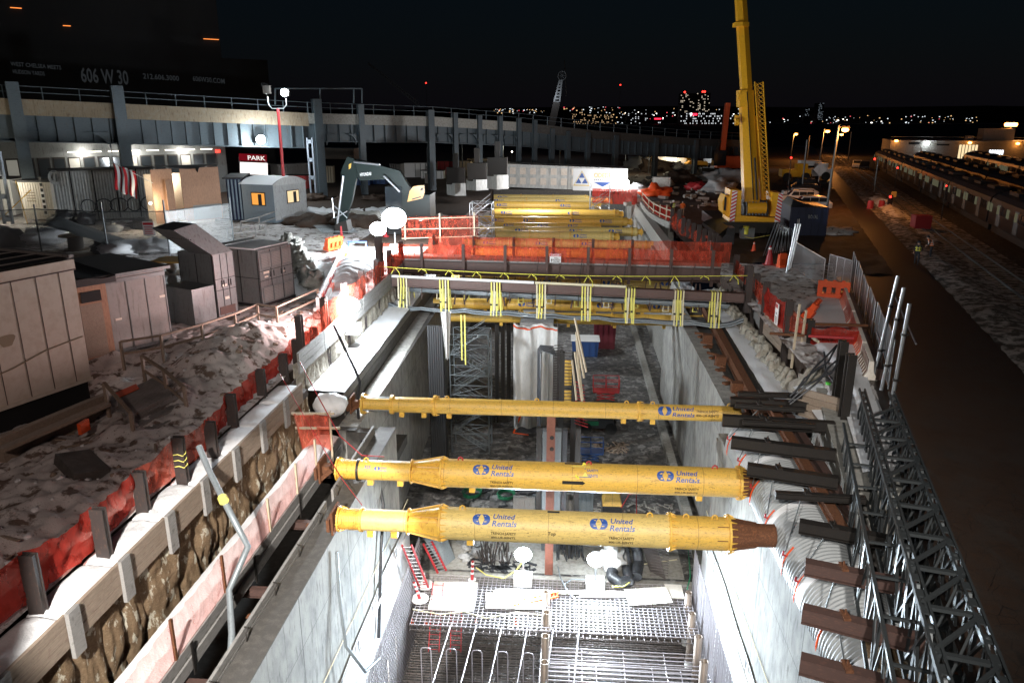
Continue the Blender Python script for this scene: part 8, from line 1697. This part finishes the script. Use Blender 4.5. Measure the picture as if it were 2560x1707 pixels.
lights('city_lights','amber specks of city light along the far shore',low,emat('city_amber_glow',(1,.62,.28),1.5),150,.6,1.7,SY)
lights('city_lights','few red and pink specks of city light along the far shore',low,emat('city_red_glow',(1,.12,.15),1.6),40,.7,1.5,SY)
lights('city_lights','brightest large specks on the far shore',low[2:],emat('city_bright_glow',(1,.95,.85),5),26,1.0,2.0,SY)
def tower(label,x0,x1,yt,rows,cols_,frac,m,Y=SY-40,beac=(),yb=300,grp=None):
 A=AY(x0,yb,Y);C=AY(x1,yb,Y);zt=AY(x0,yt,Y).z;t=thing('building',label,'building',(A.x,Y,-3.3),grp);b=MB();b.box((A.x,Y,-3.3),(C.x,Y+30,zt));b.part('tower_body',M['dark'],t);b=MB();w_=(C.x-A.x)/cols_;h_=(zt-A.z)/rows
 for i in range(cols_):
  for j in range(rows):
   if rnd.random()<frac*.7:b.box((A.x+w_*(i+.2),Y-.4,A.z+h_*(j+.25)),(A.x+w_*(i+.8),Y-.1,A.z+h_*(j+.75)))
 b.part('lit_windows',m,t,kind='stuff')
 for px in beac:g=MB();g.ball(AY(px,yt-3,Y),2.0,8,6);g.part('beacon',M['redl'],t)
m1,m2,m3=emat('tower_window_glow',(1,.85,.65),.8),emat('office_window_glow',(.9,.95,1),.9),emat('warm_window_glow',(1,.65,.35),.7)
tower('tall apartment tower on the far shore, left of a close pair',1698,1733,234,20,9,.22,m1,beac=(1712,));tower('tall apartment tower on the far shore, right of a close pair',1738,1772,233,20,9,.34,m1,beac=(1757,1762));tower('wide low office with bright window rows under the two towers',1700,1800,282,6,30,.5,m2,yb=318,Y=SY-90);tower('warm-lit apartment block left of centre on the far shore',1430,1465,280,7,12,.5,m3,yb=312,Y=SY-90);tower('lower warm-lit apartment block beside it',1468,1532,287,6,20,.4,m3,yb=312,Y=SY-80)
tower('dim slab block in the middle of the far shore',1565,1622,283,9,16,.22,m2,yb=318,Y=SY-85);tower('slim faint high-rise right of the crane',2043,2056,258,22,6,.5,emat('faint_window_glow',(.6,.7,.8),.35),yb=300);tower('short faint high-rise beside the slim one',2012,2022,272,9,4,.4,emat('faint_window_glow2',(.6,.7,.8),.4),yb=292);tower('dark block with a red lit sign on its edge',1636,1655,294,6,5,.2,m2,yb=325,Y=SY-95);tower('block with lit strips right of the crane boom',1795,1850,287,6,14,.4,m2,yb=325,Y=SY-90)
for k,(x0,x1,y0,y1,lab) in enumerate(((1636,1653,296,299,'thin red roof sign on the dark far block'),(1731,1743,284,289,'red lit roof sign in front of the two towers'))):A=AY(x0,y1,SY-130);C=AY(x1,y0,SY-130);b=MB();b.box(A,(C.x,C.y+1,C.z));b.solo('lit_sign',emat('red_sign_glow',(1,.02,.05),4),lab,'sign')
A=AY(1726,289,SY-131);C=AY(1730,283,SY-131);b=MB();b.box(A,(C.x,C.y+1,C.z));b.solo('lit_sign',emat('white_sign_glow',(.9,1,1),4),'small white lit sign left of the red one','sign')
# ================================================================ PEOPLE
def person(label,p,face,top_m,leg_m,hat_m,pose=(0,0,0,0),H=1.78,vest=None,bend=0,armr=(.2,.25),arml=(-.2,.25),hair='cloth'):
 """face: heading angle; the body grown as one skinned surface"""
 t=thing('person',label,'person',p);s=H/1.78;c,sn=math.cos(face),math.sin(face)
 def W(x,y,z):return Vector((p.x+(x*c-y*sn)*s,p.y+(x*sn+y*c)*s,p.z+z*s))
 by=bend
 V=[(0,0,.95),(0,.02+by*.3,1.15),(0,.03+by*.75,1.38),(0,.05+by,1.5),(0,.08+by*1.2,1.62),
         (-.10,0,.88),(-.12,.06+pose[0],.48),(-.13,.0+pose[1],.07),(-.13,.14+pose[1],.03),(.10,0,.88),(.12,.06+pose[2],.48),(.13,.0+pose[3],.07),(.13,.14+pose[3],.03),
         (-.20,.03+by*.75,1.42),(-.26,.02+by*.75,1.15),(-.24-arml[0]*0,arml[1]+by*.8,.98),(.20,.03+by*.75,1.42),(.26,.02+by*.75,1.15),(.24,armr[1]+by*.8,.98)]
 rad=[.15,.145,.16,.06,.10,.10,.075,.05,.045,.10,.075,.05,.045,.075,.055,.04,.075,.055,.04]
 E_=[(0,1),(1,2),(2,3),(3,4),(0,5),(5,6),(6,7),(7,8),(0,9),(9,10),(10,11),(11,12),(2,13),(13,14),(14,15),(2,16),(16,17),(17,18)]
 me=bpy.data.meshes.new('body');me.from_pydata([tuple(W(*v)-Vector(p)) for v in V],E_,[]);o=bpy.data.objects.new('tmp',me);COL.objects.link(o)
 sk=o.modifiers.new('skin','SKIN');
 for i,r_ in enumerate(rad):me.skin_vertices[0].data[i].radius=(r_*s,r_*s*.8);me.skin_vertices[0].data[i].use_root=(i==0)
 sb=o.modifiers.new('sub','SUBSURF');sb.levels=2;sb.render_levels=2
 dg=bpy.context.evaluated_depsgraph_get();m2_=bpy.data.meshes.new_from_object(o.evaluated_get(dg));bpy.data.objects.remove(o)
 m2_.materials.clear();[m2_.materials.append(M[q]) for q in (top_m,leg_m,'skin','tyre')]
 for f in m2_.polygons:
  z=f.center.z/s;y=f.center;lx=abs((y.x*c+y.y*sn)/s);f.use_smooth=True
  f.material_index=3 if z<.12 else 1 if z<.93 and lx<.2 else 2 if z>1.5 or (z<1.03 and lx>.2) else 0
 bo=bpy.data.objects.new('body',m2_);COL.objects.link(bo);bo.parent=t
 hc=W(0,.09+by*1.2,1.66);b=MB();b.ball(hc,.115*s,12,9,(.85,.95,1.15));b.part('head',M['skin'],t)
 b=MB();b.cbox(hc+Vector((-sn*.11*s,c*.11*s,-.01)),(.03,.04,.05),face);b.part('nose',M['skin'],t)
 b=MB();b.ball(hc+Vector((0,0,.055*s)),.135*s,12,8,(1,1.1,.72));b.part('helmet' if hat_m != 'cloth' else 'hood',M[hat_m],t)
 for sx,ar in ((-.24,arml),(.24,armr)):
  hw=W(sx,ar[1]+by*.8,.98);fl=MB()
  for k in range(4):a=hw+Vector((c*(-.025+.017*k)*s,sn*(-.025+.017*k)*s,-.03));fl.tube([a,a+Vector((-sn*.03,c*.03,-.05-.008*(1.5-abs(k-1.5))))*s,a+Vector((-sn*.05,c*.05,-.075))*s],.010*s,5)
  a=hw+Vector((c*.03*(-1 if sx>0 else 1),sn*.03,-.01));fl.tube([a,a+Vector((-sn*.03,c*.03,-.035))*s],.011*s,5);fl.part('hand',M['skin'],t)
 if vest:
  b=MB();prof=[]
  for z,rx,ry,yo in ((1.0,.20,.15,by*.1),(1.12,.19,.145,by*.25),(1.3,.215,.155,by*.6),(1.45,.19,.13,by*.85),(1.5,.11,.09,by)):prof.append([W(rx*math.cos(a),.02+yo+ry*math.sin(a),z) for a in [2*math.pi*k/16 for k in range(16)]])
  b.loft(prof,False);v_=b.part('safety_vest',M[vest],t);b=MB()
  for z,yo in ((1.08,by*.2),(1.25,by*.5)):b.loft([[W(.222*math.cos(a),.02+yo+.168*math.sin(a),z+dz) for a in [2*math.pi*k/16 for k in range(16)]] for dz in (0,.05)],False)
  for sx in (-.1,.1):b.tube([W(sx,-.15+by*.3,1.05),W(sx,-.14+by*.7,1.42)],.022,4);b.tube([W(sx,.19+by*.3,1.05),W(sx,.17+by*.7,1.42)],.022,4)
  b.part('reflective_band',M['tape'] if vest=='cloth' else M['signw'],v_)
 return t
person('worker in a bright orange sweatshirt standing with his back turned beyond the fence posts',G(1705,541,0),3.0,'hio','beige','cloth',H=1.8)
person('worker in a white helmet and lime vest beside the orange one',G(1683,541,0),.6,'cloth','beige','white',H=1.8,vest='hiv',armr=(.2,.35))
person('worker in dark clothes with yellow reflective bands walking by the track',G(2290,662,0),2.6,'cloth','cloth','cloth',(.1,.15,-.1,-.15),1.85,vest='cloth')
person('worker in an orange vest bending forward beside the track',G(2326,645,0),1.2,'cloth','cloth','cloth',(.05,0,-.05,0),1.78,vest='hio',bend=.25)
person('worker in dark red standing on the dark trench floor beside the stair tower',G(1240,1055,-11),3.2,'maroon','jean','red',H=1.8)
# ================================================================ WORK LIGHTS
def work_light(label,p,foot,r=.42,W=6000,m='led',extra=(),col=(.86,.94,1),off=(0,0,.0),name='floodlight',aim=None):
 t=thing(name,label,'work light',(p.x,p.y,foot),'site work lights');b=MB();b.cyl((p.x,p.y,foot),(p.x,p.y,p.z-r),.05,n=8);b.part('mast',M['galv'],t)
 b=MB();b.cbox((p.x,p.y,foot+.25),(.9,.7,.5));b.part('base',M['white'],t);dv=Vector((-p.x,-p.y,CAMH-p.z)).normalized()
 for k,(ox,oz) in enumerate(((0,0),)):
  c=p+Vector((ox*r,0,oz*r));yw=math.atan2(-dv.x,dv.y)+math.pi ; b=MB();b.cbox(c,(r*1.12,r*.26,r*.74),yw);hd=b.part('lamp_head',M['black'],t)
  f=MB();fd=Vector((-math.sin(yw),math.cos(yw),.1)) if False else Vector((dv.x,dv.y,0)).normalized();f.ball(c+fd*r*.12,r*.8,24,16,(1.05,.8,.88));f.part('lit_lens',M[m],hd)
 q=Vector(p)+Vector(off);l=pt_light('work_light_source',q,W,col,r*1.05,165 if aim else None,aim,.5,parent=t);return t
work_light('left blazing floodlight on the slab edge of the trench',G(1308,1384,-9.35),-11.0,.5,11000,off=(0,-.45,.3),col=(.74,.88,1),aim=(-2.5,22,-13));work_light('right blazing floodlight beside the white plastic hood',G(1490,1396,-9.35),-11.0,.5,12000,off=(0,-.45,.3),col=(.74,.88,1),aim=(3.5,22,-13))
work_light('lower blazing work light on the left edge of the trench',G(876,762,1.2),-.4,.6,9500,off=(.4,-.7,.3));work_light('nearer of the two blazing upper work lights',G(945,572,2.2),-.2,.8,14000,off=(.3,-.9,.3));work_light('farther of the two blazing upper work lights',G(985,545,2.6),-.2,1.25,6000,off=(.3,-.9,.3));work_light('small work light right of the blazing pair',G(1049,529,1.2),-.2,.35,900,off=(0,-.6,0))
# unseen light tower behind the viewer, inferred from the front-lit struts
t=thing('light_tower','light tower with floodlights behind the viewpoint','light tower',(-3,-6,0));b=MB();b.cyl((-3,-6,-2.5),(-3,-6,15.5),.12,n=8);b.cyl((-3,-6,15.3),(3.5,-6,15.3),.07,n=8);b.part('mast',M['galvd'],t)
for k,(x,aim,W,sp) in enumerate(((-3.2,(-.5,26,-3),30000,50),(3.4,(3,42,0),30000,58),(-4.4,(-9.2,19.5,-2.5),90000,18),(-3.8,(-17.5,22,2.4),6500,34))):  # fourth spot is a fill added to brighten and warm cabin and bank
 b=MB();b.cbox((x,-6,15.3),(.8,.4,.6));h_=b.part('lamp_head',M['black'],t);pt_light('tower_spot',(x,-5.5,15.3),W,(1,.95,.88) if k<3 else (1,.78,.68),.25,sp,aim,(1.0,.6,.12,.5)[k],parent=t)
